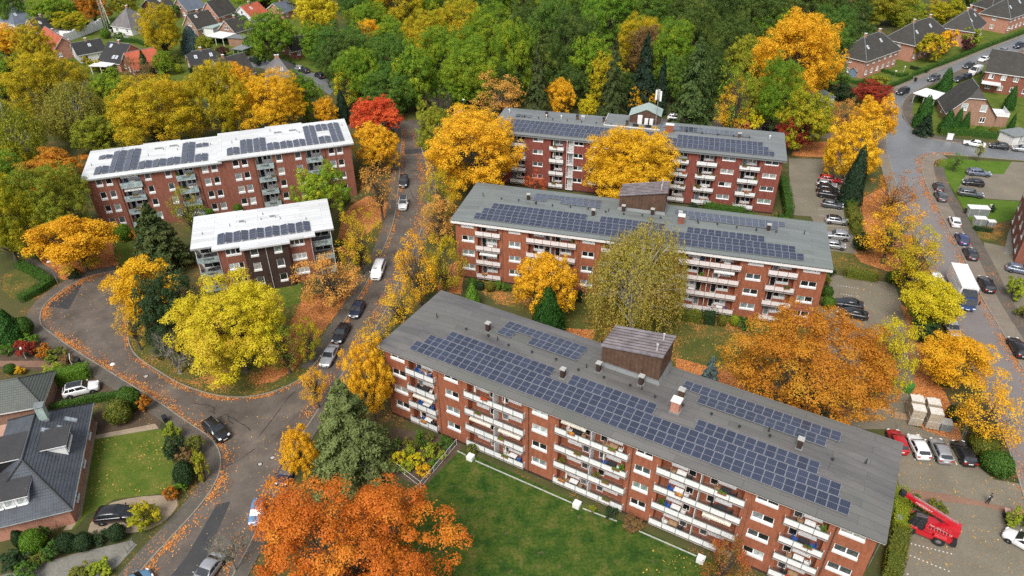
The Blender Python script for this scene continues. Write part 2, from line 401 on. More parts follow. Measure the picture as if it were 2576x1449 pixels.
# --- western road with its turning circle
W_OUT = [(290, 683), (217, 696), (157, 730), (107, 770), (100, 816), (127, 836), (187, 880), (253, 920), (327, 966), (400, 1010), (470, 1060), (530, 1098), (556, 1135), (558, 1180), (540, 1225), (500, 1280), (440, 1345), (370, 1420), (330, 1470), (260, 1560)]
W_RIGHT = [(520, 1560), (585, 1449), (640, 1345), (680, 1262), (715, 1190), (748, 1110), (790, 1045), (850, 955), (908, 880), (958, 805), (1000, 715), (1035, 640), (1066, 560), (1078, 500), (1076, 430), (1058, 370), (1048, 325)]
W_LEFT = [(1012, 325), (1010, 380), (1006, 430), (1003, 483), (993, 560), (959, 646), (904, 749), (837, 859), (785, 930), (755, 957)]
ISLAND = [(755, 957), (700, 984), (640, 999), (580, 1002), (520, 992), (447, 966), (400, 936), (350, 906), (325, 876), (318, 830), (325, 780), (330, 735), (320, 700)]
sheet('asphalt_road', W_OUT + W_RIGHT + W_LEFT + ISLAND[1:], 'asphalt_old', 0.03, 0)
sheet('asphalt_patch', [(213, 704), (170, 725), (118, 770), (173, 779)], 'asphalt_patch', 0.036)
sheet('asphalt_patch', [(1003, 378), (1076, 372), (1078, 384), (1004, 390)], 'asphalt_patch', 0.036)
sheet('asphalt_patch', [(470, 1400), (545, 1270), (580, 1262), (520, 1400), (490, 1449), (430, 1449)], 'asphalt_patch', 0.036)
outl = chaikin(W(W_OUT), 2, False); leftl = chaikin(W(W_LEFT), 2, False); isl = chaikin(W(ISLAND), 2, False); rightl = chaikin(W(W_RIGHT), 2, False)
ribbon('kerb', outl, 0.0, -0.16, 'kerbstone', 0.0, 0.13)
ribbon('pavement', outl, -0.16, -2.0, 'pavement', 0.0, 0.11)
ribbon('kerb', leftl, 0.0, -0.16, 'kerbstone', 0.0, 0.13)
ribbon('pavement', leftl[:-5], -0.16, -1.9, 'pavement', 0.0, 0.11)
ribbon('kerb', isl, 0.0, -0.16, 'kerbstone', 0.0, 0.13)
ribbon('kerb', rightl, 0.0, -0.16, 'kerbstone', 0.0, 0.13)
ribbon('pavement', rightl, -0.16, -1.7, 'pavement', 0.0, 0.11)
sheet('footpath', [(150, 690), (135, 715), (100, 690), (60, 655), (75, 645), (120, 670)], 'pavement', 0.035)

# --- eastern road and the side street
E_LEFT = [(2600, 1330), (2545, 1140), (2500, 1040), (2448, 930), (2402, 836), (2368, 745), (2330, 655), (2290, 560), (2262, 480), (2240, 415), (2228, 360), (2236, 300), (2235, 255), (2256, 229), (2292, 207), (2365, 177), (2465, 133), (2576, 90), (2700, 42)]
E_RIGHT = [(2700, 76), (2576, 125), (2482, 150), (2432, 168), (2355, 203), (2303, 228), (2277, 245), (2266, 268), (2270, 295), (2309, 345), (2425, 363), (2576, 380), (2700, 394)]
E_RIGHT2 = [(2700, 418), (2576, 404), (2549, 402), (2400, 390), (2352, 388), (2319, 396), (2316, 425), (2330, 470), (2352, 510), (2382, 570), (2420, 640), (2465, 746), (2515, 826), (2576, 935), (2640, 1060)]
sheet('asphalt_road', E_LEFT + E_RIGHT + E_RIGHT2, 'asphalt_wet', 0.03)
sheet('asphalt_road', [(2600, 1330), (2545, 1140), (2500, 1040), (2448, 930), (2402, 836), (2368, 745), (2330, 655), (2290, 560), (2262, 480), (2330, 470), (2352, 510), (2382, 570), (2420, 640), (2465, 746), (2515, 826), (2576, 935), (2640, 1060)], 'asphalt_road', 0.035)
el = chaikin(W(E_LEFT), 2, False); er = chaikin(W(E_RIGHT), 2, False); er2 = chaikin(W(E_RIGHT2), 2, False)
ribbon('kerb', el, 0.0, 0.16, 'kerbstone', 0, 0.13)
ribbon('kerb', er, 0.0, 0.16, 'kerbstone', 0, 0.13)
ribbon('kerb', er2, 0.0, 0.16, 'kerbstone', 0, 0.13)
ribbon('pavement', el[28:], 0.16, 2.2, 'pavement_warm', 0, 0.11)
ribbon('pavement', er, 0.16, 2.6, 'pavement', 0, 0.11)
ribbon('pavement', er2[16:], 0.16, 2.5, 'pavement_warm', 0, 0.10)
ribbon('pavement', er2[24:], 2.5, 4.6, 'pavement', 0, 0.11)

# --- lawns and beds
sheet('lawn', [(-30, 60), (80, -10), (400, -40), (760, -40), (840, 60), (830, 190), (700, 160), (610, 140), (600, 170), (690, 215), (560, 260), (330, 240), (150, 170), (-30, 130)], 'lawn_garden', 0.012)
sheet('lawn', [(2090, 205), (2110, 140), (2300, 70), (2560, -10), (2640, -10), (2640, 50), (2470, 120), (2290, 192), (2245, 218), (2190, 215)], 'lawn_garden', 0.012)
sheet('lawn', [(2310, 332), (2290, 290), (2300, 250), (2360, 215), (2470, 165), (2640, 140), (2640, 345), (2450, 345)], 'lawn_garden', 0.012)
sheet('lawn', [(1062, 1232), (1155, 1130), (1540, 1300), (1790, 1410), (1900, 1480), (1700, 1620), (900, 1620), (960, 1400)], 'lawn_front', 0.02)
sheet('lawn', [(1150, 690), (1990, 790), (2060, 800), (2020, 1010), (1830, 1000), (1600, 900), (1250, 760)], 'lawn_leafy', 0.02)
sheet('flower_bed', [(985, 1075), (1150, 1105), (1165, 1125), (1062, 1228), (960, 1180)], 'soil', 0.022)
sheet('lawn', [(225, 1112), (240, 1102), (405, 1078), (425, 1130), (440, 1180), (425, 1240), (290, 1255), (215, 1300), (190, 1330), (175, 1335), (205, 1250)], 'lawn_garden', 0.02)
sheet('lawn', [(322, 834), (330, 880), (360, 908), (410, 938), (520, 990), (640, 996), (752, 955), (835, 855), (860, 770), (760, 720), (560, 760), (400, 760)], 'lawn_leafy', 0.025)
sheet('leaf_bed', [(760, 760), (850, 740), (905, 690), (870, 760), (800, 850), (740, 930), (690, 960), (640, 970), (700, 900), (730, 830)], 'leaf_bed', 0.032)
sheet('leaf_bed', [(925, 492), (985, 510), (975, 545), (952, 565), (890, 620), (850, 600), (860, 550), (880, 520)], 'leaf_bed', 0.03)
sheet('leaf_bed', [(90, 640), (160, 590), (280, 600), (310, 650), (290, 680), (217, 693), (160, 705), (120, 680)], 'leaf_bed', 0.028)
sheet('lawn', [(280, 600), (330, 580), (345, 640), (310, 670), (290, 655)], 'lawn_garden', 0.032)
sheet('lawn', [(10, 690), (60, 665), (95, 700), (70, 745), (35, 755), (5, 730)], 'lawn_leafy', 0.02)
sheet('lawn', [(690, 720), (758, 715), (755, 760), (720, 775)], 'lawn_garden', 0.034)
sheet('leaf_bed', [(2165, 500), (2225, 470), (2262, 520), (2300, 610), (2340, 690), (2300, 690), (2240, 685), (2165, 660), (2150, 640), (2200, 640), (2175, 570)], 'leaf_bed', 0.028)
sheet('leaf_bed', [(2010, 360), (2100, 355), (2160, 385), (2150, 400), (1990, 392)], 'leaf_bed', 0.028)
sheet('leaf_bed', [(2265, 766), (2290, 780), (2330, 880), (2400, 1040), (2440, 1160), (2400, 1110), (2320, 1080), (2290, 1000), (2312, 900)], 'leaf_bed', 0.04)
sheet('lawn', [(2090, 628), (2160, 640), (2200, 645), (2210, 690), (2100, 680)], 'lawn_leafy', 0.024)
sheet('lawn', [(2362, 400), (2450, 403), (2545, 408), (2525, 438), (2432, 437), (2409, 475), (2480, 502), (2576, 508), (2640, 510), (2640, 548), (2576, 545), (2450, 575), (2430, 535), (2400, 480), (2375, 443), (2362, 420)], 'lawn_bright', 0.03)
sheet('lawn', [(2460, 575), (2530, 585), (2500, 610), (2455, 600)], 'lawn_leafy', 0.05)
sheet('car_park_setts', [(2432, 437), (2525, 438), (2545, 407), (2640, 412), (2640, 508), (2576, 506), (2480, 500), (2409, 475)], 'pavers', 0.034)
sheet('yard_setts', [(2475, 610), (2548, 625), (2610, 640), (2610, 900), (2576, 900), (2530, 800), (2480, 700)], 'pavers', 0.045)
sheet('footpath', [(2535, 590), (2552, 545), (2585, 515), (2600, 520), (2560, 610), (2548, 640), (2525, 640)], 'setts', 0.052)
sheet('car_park', [(1985, 398), (2120, 403), (2115, 483), (2125, 550), (2148, 600), (2158, 640), (2080, 630), (2040, 545), (1978, 540), (1985, 470)], 'pavers', 0.026)
sheet('car_park', [(2089, 690), (2249, 713), (2268, 766), (2290, 820), (2318, 905), (2330, 1000), (2290, 1080), (2150, 1080), (2060, 1000), (2050, 800)], 'pavers', 0.026)
sheet('car_park', [(2240, 1060), (2412, 1100), (2452, 1166), (2499, 1206), (2610, 1225), (2640, 1600), (2180, 1600), (2255, 1420), (2262, 1230)], 'pavers', 0.03)
sheet('red_path', [(2270, 1228), (2380, 1243), (2576, 1285), (2640, 1300), (2640, 1325), (2576, 1308), (2480, 1275), (2380, 1263), (2268, 1248)], 'pavers_red', 0.036)
sheet('driveway', [(215, 1335), (260, 1270), (340, 1250), (420, 1245), (455, 1262), (420, 1310), (360, 1340), (240, 1345)], 'sandy', 0.026, 1)
sheet('driveway', [(0, 1449), (60, 1430), (200, 1390), (330, 1360), (345, 1370), (300, 1420), (240, 1470), (100, 1560), (0, 1560)], 'setts', 0.028)
sheet('driveway', [(125, 960), (240, 930), (285, 968), (345, 1010), (300, 1010), (250, 985), (130, 1035)], 'soil', 0.026)
sheet('garden_bed', [(240, 1040), (330, 985), (410, 1050), (400, 1080), (250, 1100), (232, 1070)], 'soil', 0.022)
sheet('garden_path', [(240, 1095), (390, 1066), (400, 1078), (240, 1105)], 'sandy', 0.03)
sheet('garden_path', [(236, 1060), (246, 1062), (205, 1300), (180, 1332), (160, 1335), (190, 1290)], 'sandy', 0.03)
sheet('garden_bed', [(0, 815), (80, 800), (130, 850), (210, 912), (200, 935), (0, 930)], 'soil', 0.022)
sheet('garden_path', [(0, 908), (150, 908), (180, 916), (175, 926), (0, 922)], 'pavers_red', 0.028)
sheet('asphalt_road', [(620, 142), (660, 148), (711, 165), (777, 180), (830, 200), (850, 215), (830, 240), (791, 213), (721, 188), (674, 174), (610, 165)], 'asphalt_wet', 0.03)
sheet('asphalt_road', [(870, 300), (1045, 303), (1300, 300), (1900, 300), (2240, 340), (2236, 365), (1900, 330), (1300, 325), (1048, 326), (1012, 326), (870, 322)], 'asphalt_old', 0.026)
sheet('leaf_bed', [(1150, 655), (1165, 700), (1160, 740), (1100, 735), (1110, 680)], 'leaf_bed', 0.03)
sheet('leaf_bed', [(1300, 820), (1500, 830), (1480, 880), (1290, 800)], 'leaf_bed', 0.03)
sheet('leaf_bed', [(1700, 900), (1850, 940), (1900, 1010), (1700, 960)], 'leaf_bed', 0.03)

def crack(pts, w_=0.05):
    p = chaikin([Vector(x) for x in W(pts)], 1, False); b = MB(); rr_ = random.Random(len(pts))
    for i in range(len(p) - 1):
        d = (p[i + 1] - p[i]).normalized(); n = Vector((-d.y, d.x)) * w_ * rr_.uniform(.5, 1.2)
        b.quad((*(p[i] - n), .0385), (*(p[i + 1] - n), .0385), (*(p[i + 1] + n), .0385), (*(p[i] + n), .0385))
    tag(b.build('road_crack', ['crack_tar']), kind='structure')
plain('crack_tar', (0.02, 0.019, 0.018), .6)
for c_ in ([(488, 1014), (505, 1018), (520, 1017), (532, 1024), (541, 1026), (536, 1035)], [(524, 1037), (535, 1035), (541, 1042)], [(547, 1053), (562, 1046), (571, 1041), (577, 1050), (590, 1054), (602, 1064), (620, 1072), (632, 1086)], [(573, 1045), (575, 1058), (588, 1068)], [(742, 986), (725, 1000), (712, 1020), (690, 1048), (670, 1075), (650, 1100)], [(1018, 405), (1016, 440), (1030, 470), (1040, 500)], [(560, 1180), (575, 1170), (600, 1160), (640, 1130)]): crack(c_)
# ------------------------------------------------------------------ building kit
def facade(b, u0, u1, z0, z1, v, ops, dep=0.14, m=0):
    """a wall facing -y at y=v with real openings (ua,ub,za,zb) and their reveals"""
    us = sorted(set([u0, u1] + [x for o in ops for x in o[:2]])); zs = sorted(set([z0, z1] + [x for o in ops for x in o[2:4]]))
    for i in range(len(us) - 1):
        for j in range(len(zs) - 1):
            uc, zc = (us[i] + us[i + 1]) / 2, (zs[j] + zs[j + 1]) / 2
            if any(o[0] < uc < o[1] and o[2] < zc < o[3] for o in ops): continue
            b.quad((us[i], v, zs[j]), (us[i + 1], v, zs[j]), (us[i + 1], v, zs[j + 1]), (us[i], v, zs[j + 1]), m)
    for a, c, d, e in [o[:4] for o in ops]:
        w = v + dep
        b.quad((a, v, d), (a, w, d), (a, w, e), (a, v, e), m); b.quad((c, w, d), (c, v, d), (c, v, e), (c, w, e), m)
        b.quad((a, v, e), (a, w, e), (c, w, e), (c, v, e), m); b.quad((a, w, d), (a, v, d), (c, v, d), (c, w, d), m)
def frame_mesh(w, h, n, fr=0.075):
    def f():
        b = MB()
        b.box(0, w, 0.05, 0.13, 0, fr); b.box(0, w, 0.05, 0.13, h - fr, h); b.box(0, fr, 0.05, 0.13, fr, h - fr); b.box(w - fr, w, 0.05, 0.13, fr, h - fr)
        for i in range(1, n):
            x = w * i / n; b.box(x - 0.06, x + 0.06, 0.045, 0.13, fr, h - fr)
        return b.mesh('window', ['white_frame'])
    return shared(('fr', round(w, 2), round(h, 2), n, fr), f)
def pane_mesh(w, h):
    def f():
        b = MB(); b.box(0, w, 0.085, 0.1, 0, h); return b.mesh('pane', ['pane_dark'])
    return shared(('pane', round(w, 2), round(h, 2)), f)
def sill_mesh(w, h):
    def f():
        b = MB(); b.hexa([(-0.04, -0.05, -h), (w + 0.04, -0.05, -h), (w + 0.04, 0.02, -h), (-0.04, 0.02, -h), (-0.04, -0.07, -0.02), (w + 0.04, -0.07, -0.02), (w + 0.04, 0.06, 0.03), (-0.04, 0.06, 0.03)])
        return b.mesh('sill', ['white_paint'])
    return shared(('sill', round(w, 2), round(h, 2)), f)
def window(par, u0, u1, z0, z1, v, n=2, skirt=0.0, name='window', same=0.6, panes=None, rz=0.0):
    w, h = u1 - u0, z1 - z0; fr = 0.075
    o = obj(name, frame_mesh(w, h, n), par, (u0, v, z0), rz)
    pw = (w - 0.12 * (n - 1) - 2 * fr) / n
    k = rnd.choice(panes or PANES)
    for i in range(n):
        if rnd.random() > same: k = rnd.choice(panes or PANES)
        obj('pane', pane_mesh(pw, h - 2 * fr), o, (fr + i * (pw + 0.12), 0, fr), mat=k)
    if skirt: obj('sill', sill_mesh(w, skirt), o, (0, 0, 0))
    return o
def panel_mesh(w, h, mat, t=0.04):
    def f():
        b = MB(); b.box(0.012, w - 0.012, -t / 2, t / 2, 0, h); return b.mesh('parapet_panel', [mat])
    return shared(('pp', round(w, 2), round(h, 2), mat), f)
def bx_mesh(key, name, x, y, z, mat):
    def f():
        b = MB(); b.box(-x / 2, x / 2, -y / 2, y / 2, 0, z); return b.mesh(name, [mat])
    return shared(('bx', key, round(x, 2), round(y, 2), round(z, 2), mat), f)
def balcony(par, b0, b1, F, o, n, pmat, postmat, out=0.38, rec=0.95, floor='balcony_floor', divider=None, low=0.18, high=0.95, side_gap=False, pipe=True):
    """slab, parapet panels, posts, rail; par is the building"""
    b = MB(); e = 0.3
    b.box(b0, b1, o - out, o - 0.002, F - 0.12, F, 0); b.box(b0 + e, b1 - e, o + 0.002, o + rec - 0.004, F - 0.12, F, 0)
    b.quad((b0 + 0.03, o - out + 0.03, F + 0.004), (b1 - 0.03, o - out + 0.03, F + 0.004), (b1 - 0.03, o - 0.01, F + 0.004), (b0 + 0.03, o - 0.01, F + 0.004), 1)
    b.quad((b0 + e + .02, o + 0.01, F + 0.004), (b1 - e - .02, o + 0.01, F + 0.004), (b1 - e - .02, o + rec - 0.03, F + 0.004), (b0 + e + .02, o + rec - 0.03, F + 0.004), 1)
    bal = b.build('balcony', ['slab', floor], par)
    w = (b1 - b0) / n; h = high - low
    for i in range(n):
        obj('parapet_panel', panel_mesh(w, h, pmat), bal, (b0 + i * w, o - out, F + low))
        if i: obj('post', bx_mesh('post', 'post', 0.05, 0.05, 1.08, postmat), bal, (b0 + i * w, o - out - 0.05, F - 0.1))
    for x in (b0, b1):
        obj('parapet_side', panel_mesh(out, h, pmat), bal, (x, o - out + 0.03, F + low), rz=R(90))
        obj('post', bx_mesh('post', 'post', 0.05, 0.05, 1.08, postmat), bal, (x, o - out - 0.05, F - 0.1))
    r = MB(); r.box(b0 - 0.02, b1 + 0.02, o - out - 0.045, o - out + 0.045, F + high + 0.003, F + high + 0.035); r.build('handrail', [postmat], bal)
    if divider: 
        d = MB(); d.box(divider - 0.03, divider + 0.03, o - out + 0.06, o + rec - 0.01, F + 0.01, F + 2.2); d.build('divider', ['parapet_white'], bal)
    return bal
def solar_panel_mesh():
    b = MB(); w, h, t = 1.0, 1.655, 0.04
    b.box(0, w, 0, h, 0, t, 0)
    for y0, y1 in ((0.035, h / 2 - 0.02), (h / 2 + 0.02, h - 0.035)):
        b.quad((0.035, y0, t + 0.004), (w - 0.035, y0, t + 0.004), (w - 0.035, y1, t + 0.004), (0.035, y1, t + 0.004), 1)
    return b.mesh('solar_panel', ['alu', 'solar_cells'])
SP = solar_panel_mesh()
def solar_array(bpos, yaw, label, rows, group='solar arrays on the apartment roofs'):
    """rows: (u0, u1, v, z, tilt) each a line of upright modules"""
    u0 = min(r[0] for r in rows); v0 = min(r[2] for r in rows); z0 = min(r[3] for r in rows)
    c, s = math.cos(yaw), math.sin(yaw)
    root = empty('solar_array', (bpos[0] + c * u0 - s * v0, bpos[1] + s * u0 + c * v0, z0), yaw, label, 'solar array', group)
    n_ = 0
    for a, b, v, z, tl in rows:
        n = max(1, round((b - a) / 1.022)); st = (b - a) / n
        for i in range(n):
            obj('solar_panel', SP, root, (a + i * st - u0, v - v0, z - z0), rot=(tl, 0, 0), scale=(min(1.0, st / 1.01), 1, 1)); n_ += 1
    rl = MB()
    for a, b, v, z, tl in rows:
        for q in (0.35, 1.3):
            rl.box(a - u0 - 0.12, b - u0 + 0.12, v - v0 + q - 0.02, v - v0 + q + 0.02, z - z0 + math.tan(tl) * q - 0.075, z - z0 + math.tan(tl) * q - 0.005)
    rl.build('rail', ['alu'], root)
    return root
def vent_mesh():
    b = MB(); b.lathe([(0.05, 0), (0.05, 0.22), (0.16, 0.24), (0.17, 0.3), (0.1, 0.36), (0.0, 0.37)], 8); return b.mesh('roof_vent', ['black_metal'], True)
VENT = vent_mesh()
def pipe_mesh():
    b = MB(); b.tube((0, 0, 0), (0, 0, 0.55), 0.06, 0.06, 8); b.lathe([(0.14, 0.0), (0.06, 0.06)], 8); return b.mesh('vent_pipe', ['black_metal'])
VPIPE = pipe_mesh()
def chimney(par, u, v, z, w=0.5, h=1.1, mat='brick_dark', cap='concrete', d=None):
    d = d or w
    b = MB(); b.box(-w / 2, w / 2, -d / 2, d / 2, -0.2, h); c = b.build('chimney', [mat], par, (u, v, z))
    k = MB(); k.box(-w / 2 - 0.08, w / 2 + 0.08, -d / 2 - 0.08, d / 2 + 0.08, h + 0.12, h + 0.2)
    for sx in (-1, 1):
        for sy in (-1, 1): k.box(sx * w / 2 * 0.7 - 0.05, sx * w / 2 * 0.7 + 0.05, sy * d / 2 * 0.7 - 0.05, sy * d / 2 * 0.7 + 0.05, h + 0.002, h + 0.12)
    fl_ = MB(); fl_.box(-w / 2 - 0.12, w / 2 + 0.12, -d / 2 - 0.12, d / 2 + 0.12, -0.2, 0.1)
    k.build('chimney_cap', [cap], c); fl_.build('flashing', ['lead'], c)
    return c
def hip_roof(par, L, Wd, H, mat, fascia_h, fmat, slope=0.1, t=0.1):
    r = MB(); h = Wd / 2 * slope
    a, b_, c, d = (0, 0, H), (L, 0, H), (L, Wd, H), (0, Wd, H); e, f = (Wd / 2, Wd / 2, H + h), (L - Wd / 2, Wd / 2, H + h)
    r.quad(a, b_, f, e); r.quad(c, d, e, f); r.ngon([b_, c, f]); r.ngon([d, a, e])
    o = r.build('roof', [mat], par)
    q = MB(); q.box(0.0, L, 0.0, Wd, H - t, H - 0.004); q.build('roof_edge', ['fascia_dark'], o)
    q = MB(); q.box(0.06, L - 0.06, 0.06, Wd - 0.06, H - t - fascia_h, H - t - 0.003)
    q.build('fascia', [fmat], o)
    return o

LAB, WAB, OV = 58.70, 14.376, 0.644
FL = [0.62, 3.33, 6.04, 8.75]
# columns of the three long blocks: windows and balconies, measured along the wall from its left corner
WIN_COLS = [(1.05, 3.15), (9.1, 11.02), (21.15, 23.1), (33.72, 35.52), (46.35, 48.52), (54.2, 56.45)]
BALCS = [(3.45, 7.7, 3), (12.05, 20.2, 6), (24.2, 33.0, 6), (36.2, 45.5, 6), (49.35, 53.55, 3)]
def long_block(name, label, pos, yaw, H, wins, balcs, brick, roofmat, pmat, postmat, fascia_h, fmat, skirt, pipes, dz=0.0, zoff=0.0, recmat=None, extra=None):
    root = empty(name, (pos[0], pos[1], 0), yaw, label, 'apartment block')
    wl_ = LAB - 2 * OV; o = OV; top = H - 0.1; rec = 0.95; e = 0.3
    ops = []
    for a, b in wins:
        for F in FL: ops.append((o + a, o + b, F + 1.52 + zoff, F + 2.45 + zoff))
    recs = [(o + a + e, o + b - e) for a, b, n in balcs]
    wall = MB()
    # front wall in strips between the loggias
    edges = [o] + [x for r_ in recs for x in r_] + [o + wl_]
    for i in range(0, len(edges), 2):
        u0, u1 = edges[i], edges[i + 1]
        facade(wall, u0, u1, 0, top, o, [p for p in ops if p[0] >= u0 - 0.01 and p[1] <= u1 + 0.01])
    loggia_ops = []
    for (u0, u1), (a, b, n) in zip(recs, balcs):
        facade(wall, u0, u1, 0, FL[0] - 0.12, o, [])
        wall.quad((u0, o, 0), (u0, o + rec, 0), (u0, o + rec, top), (u0, o, top)); wall.quad((u1, o + rec, 0), (u1, o, 0), (u1, o, top), (u1, o + rec, top))
        lo = []; halves = [(u0, u1, 1)] if n <= 3 else [(u0, (u0 + u1) / 2, 0), ((u0 + u1) / 2, u1, 1)]
        for F in FL:
            for h0, h1, fl in halves:
                m = (h0 + h1) / 2
                if fl: lo += [(m - 1.45, m - 0.6, F + 0.1, F + 2.2, 1), (m - 0.5, m + 1.2, F + 1.0, F + 2.2, 0)]
                else: lo += [(m - 1.2, m + 0.5, F + 1.0, F + 2.2, 0), (m + 0.6, m + 1.45, F + 0.1, F + 2.2, 1)]
        loggia_ops += lo
        if not recmat: facade(wall, u0, u1, 0, top, o + rec, lo)
        else:
            lw = MB(); facade(lw, u0, u1, FL[0], top, o + rec, lo); lw.build('loggia_wall', [recmat], root)
    bk = o + 13.1
    wall.quad((o + wl_, o, 0), (o + wl_, bk, 0), (o + wl_, bk, top), (o + wl_, o, top)); wall.quad((o, bk, 0), (o, o, 0), (o, o, top), (o, bk, top))
    wall.quad((o + wl_, bk, 0), (o, bk, 0), (o, bk, top), (o + wl_, bk, top)); wall.quad((o, o, top), (o + wl_, o, top), (o + wl_, bk, top), (o, bk, top))
    wall.build('wall', [brick], root)
    pl = MB(); pl.box(o - 0.02, o + wl_ + 0.02, o - 0.02, o - 0.003, 0, 0.35); pl.build('plinth', ['brick_dark'], root)
    for a, c, d, e_ in ops: window(root, a, c, d, e_, o, 2, skirt)
    for a, c, d, e_, dr in loggia_ops:
        if dr: window(root, a, c, d, e_, o + rec, 1, 0, 'balcony_door', panes=['pane_dark', 'pane_dark', 'pane_mid', 'pane_grey'])
        else: window(root, a, c, d, e_, o + rec, 2, 0.35)
    k = 0
    for a, b, n in balcs:
        for F in FL:
            balcony(root, o + a, o + b, F, o, n, pmat, postmat, divider=(o + (a + b) / 2) if n > 3 else None)
    for x, m in pipes:
        p = MB(); p.tube((o + x, o - 0.09, 0), (o + x, o - 0.09, H - 0.35), 0.055, k=8); p.tube((o + x, o - 0.09, H - 0.36), (o + x, 0.12, H - 0.12), 0.055, k=8); p.build('downpipe', [m], root)
    for i in range(10):     # cellar air bricks
        u = o + rnd.choice([x[0] for x in wins]) + rnd.uniform(0, 1.5)
    roof = hip_roof(root, LAB, WAB, H, roofmat, fascia_h, fmat)
    return root, roof
def roof_z(H, v): return H + 0.1 * min(v, WAB - v)
def stair_head(root, u0, u1, v0, v1, zb, zl, zr, clad='clad_brown', metal='seam_metal'):
    b = MB()
    b.hexa([(u0, v0, zb), (u1, v0, zb), (u1, v1, zb), (u0, v1, zb), (u0, v0, zl), (u1, v0, zr), (u1, v1, zr), (u0, v1, zl)])
    for i in range(15):
        x = u0 + (u1 - u0) * i / 14; z = zl + (zr - zl) * i / 14; b.box(x - 0.025, x + 0.025, v0 - 0.05, v0 - 0.002, zb, z - 0.01)
    for i in range(9):
        y = v0 + (v1 - v0) * i / 8; b.box(u1 + 0.002, u1 + 0.05, y - 0.025, y + 0.025, zb, zr - 0.01)
    s = b.build('stair_head', [clad], root)
    r = MB(); g = 0.22
    dz = (zr - zl) / (u1 - u0)
    def zz(u): return zl + (u - u0) * dz
    r.hexa([(u0 - g, v0 - g, zz(u0 - g) + 0.004), (u1 + g, v0 - g, zz(u1 + g) + 0.004), (u1 + g, v1 + g, zz(u1 + g) + 0.004), (u0 - g, v1 + g, zz(u0 - g) + 0.004),
            (u0 - g, v0 - g, zz(u0 - g) + 0.14), (u1 + g, v0 - g, zz(u1 + g) + 0.14), (u1 + g, v1 + g, zz(u1 + g) + 0.14), (u0 - g, v1 + g, zz(u0 - g) + 0.14)])
    sm = MB()
    for i in range(1, 8):
        y = v0 - g + (v1 - v0 + 2 * g) * i / 8
        sm.hexa([(u0 - g, y - 0.02, zz(u0 - g) + 0.142), (u1 + g, y - 0.02, zz(u1 + g) + 0.142), (u1 + g, y + 0.02, zz(u1 + g) + 0.142), (u0 - g, y + 0.02, zz(u0 - g) + 0.142),
                (u0 - g, y - 0.02, zz(u0 - g) + 0.2), (u1 + g, y - 0.02, zz(u1 + g) + 0.2), (u1 + g, y + 0.02, zz(u1 + g) + 0.2), (u0 - g, y + 0.02, zz(u0 - g) + 0.2)])
    r.build('stair_head_roof', [metal], s); sm.build('roof_seams', ['clad_brown'], s)
    k = MB()
    k.hexa([(u0 - 0.35, v0 - 0.4, zb - 0.05), (u1 + 0.35, v0 - 0.4, zb - 0.05), (u1 + 0.35, v1, zb - 0.05), (u0 - 0.35, v1, zb - 0.05), (u0 - 0.08, v0 - 0.08, zb + 0.6), (u1 + 0.08, v0 - 0.08, zb + 0.6), (u1 + 0.08, v1, zb + 0.6), (u0 - 0.08, v1, zb + 0.6)])
    k.build('upstand', ['roof_slate'], s)
    for x, y in ((u1 - 0.9, v0 + 0.9), (u1 - 0.9, v1 - 1.0)):
        p = MB(); p.tube((x, y, zz(x) + 0.1), (x, y, zz(x) + 0.9), 0.1, k=8); p.lathe([(0.1, zz(x) + 0.9), (0.15, zz(x) + 0.92), (0.15, zz(x) + 1.05), (0, zz(x) + 1.08)], 8, (x, y)); p.build('flue', ['grey_pipe'], s)
    return s

# ------------------------------------------------------------------ front block
SLP = math.atan(0.1)
PA, YA, HA = (-16.990, 70.738), -0.5215, 11.60
A, RA = long_block('apartment_block', 'four storey red brick apartment block beside the green front lawn', PA, YA, HA, WIN_COLS, BALCS, 'brick_red', 'roof_grey', 'parapet_white', 'post_grey', 0.12, 'fascia', 0.34,
                   [(8.05, 'copper_pipe'), (20.7, 'dark_pipe'), (33.35, 'dark_pipe'), (46.0, 'copper_pipe'), (53.9, 'dark_pipe')])
def front_rows(H, a, v0, parts):
    return [(u0, u1, v0 + k * 1.69, H + 0.1 * (v0 + k * 1.69) + 0.12, SLP) for k, u0, u1 in parts]
def back_rows(H, v0, parts):
    return [(u0, u1, v0 + k * 1.69, H + 0.1 * (WAB - v0 - k * 1.69) + 0.12, -SLP) for k, u0, u1 in parts]
solar_array(PA, YA, 'long stepped solar array on the front slope of the nearest grey roof', front_rows(HA, 0, 1.4, [(0, 4.1, 55.15), (1, 5.05, 53.95), (2, 7.15, 21.8), (2, 24.05, 34.4), (2, 39.0, 51.65)]))
solar_array(PA, YA, 'small solar array left of the brown stair head on the nearest grey roof', back_rows(HA, 9.0, [(0, 12.1, 14.2), (0, 16.5, 23.2), (1, 12.1, 23.3)]))
solar_array(PA, YA, 'solar array behind the brick chimney on the nearest grey roof', back_rows(HA, 9.0, [(0, 37.95, 51.65), (1, 35.7, 52.8)]))
stair_head(A, 26.0, 33.1, 10.1, 14.2, HA + 0.35, 14.85, 16.0)
for u, v in ((10.93, 8.95), (26.28, 8.6), (31.46, 8.9), (49.28, 7.54), (23.1, 5.6)): chimney(RA, u, v, roof_z(HA, v), 0.5, 1.15)
chimney(RA, 36.2, 8.9, roof_z(HA, 8.9), 0.6, 1.2, 'clad_brown')
chimney(RA, 36.35, 6.6, roof_z(HA, 6.6), 0.95, 1.45, 'brick_pink', 'fascia')
for i in range(15): 
    u = 8.5 + i * 3.15; obj('roof_vent', VENT, RA, (u, 7.6 + 0.25 * math.sin(i * 2.1), roof_z(HA, 7.6)))
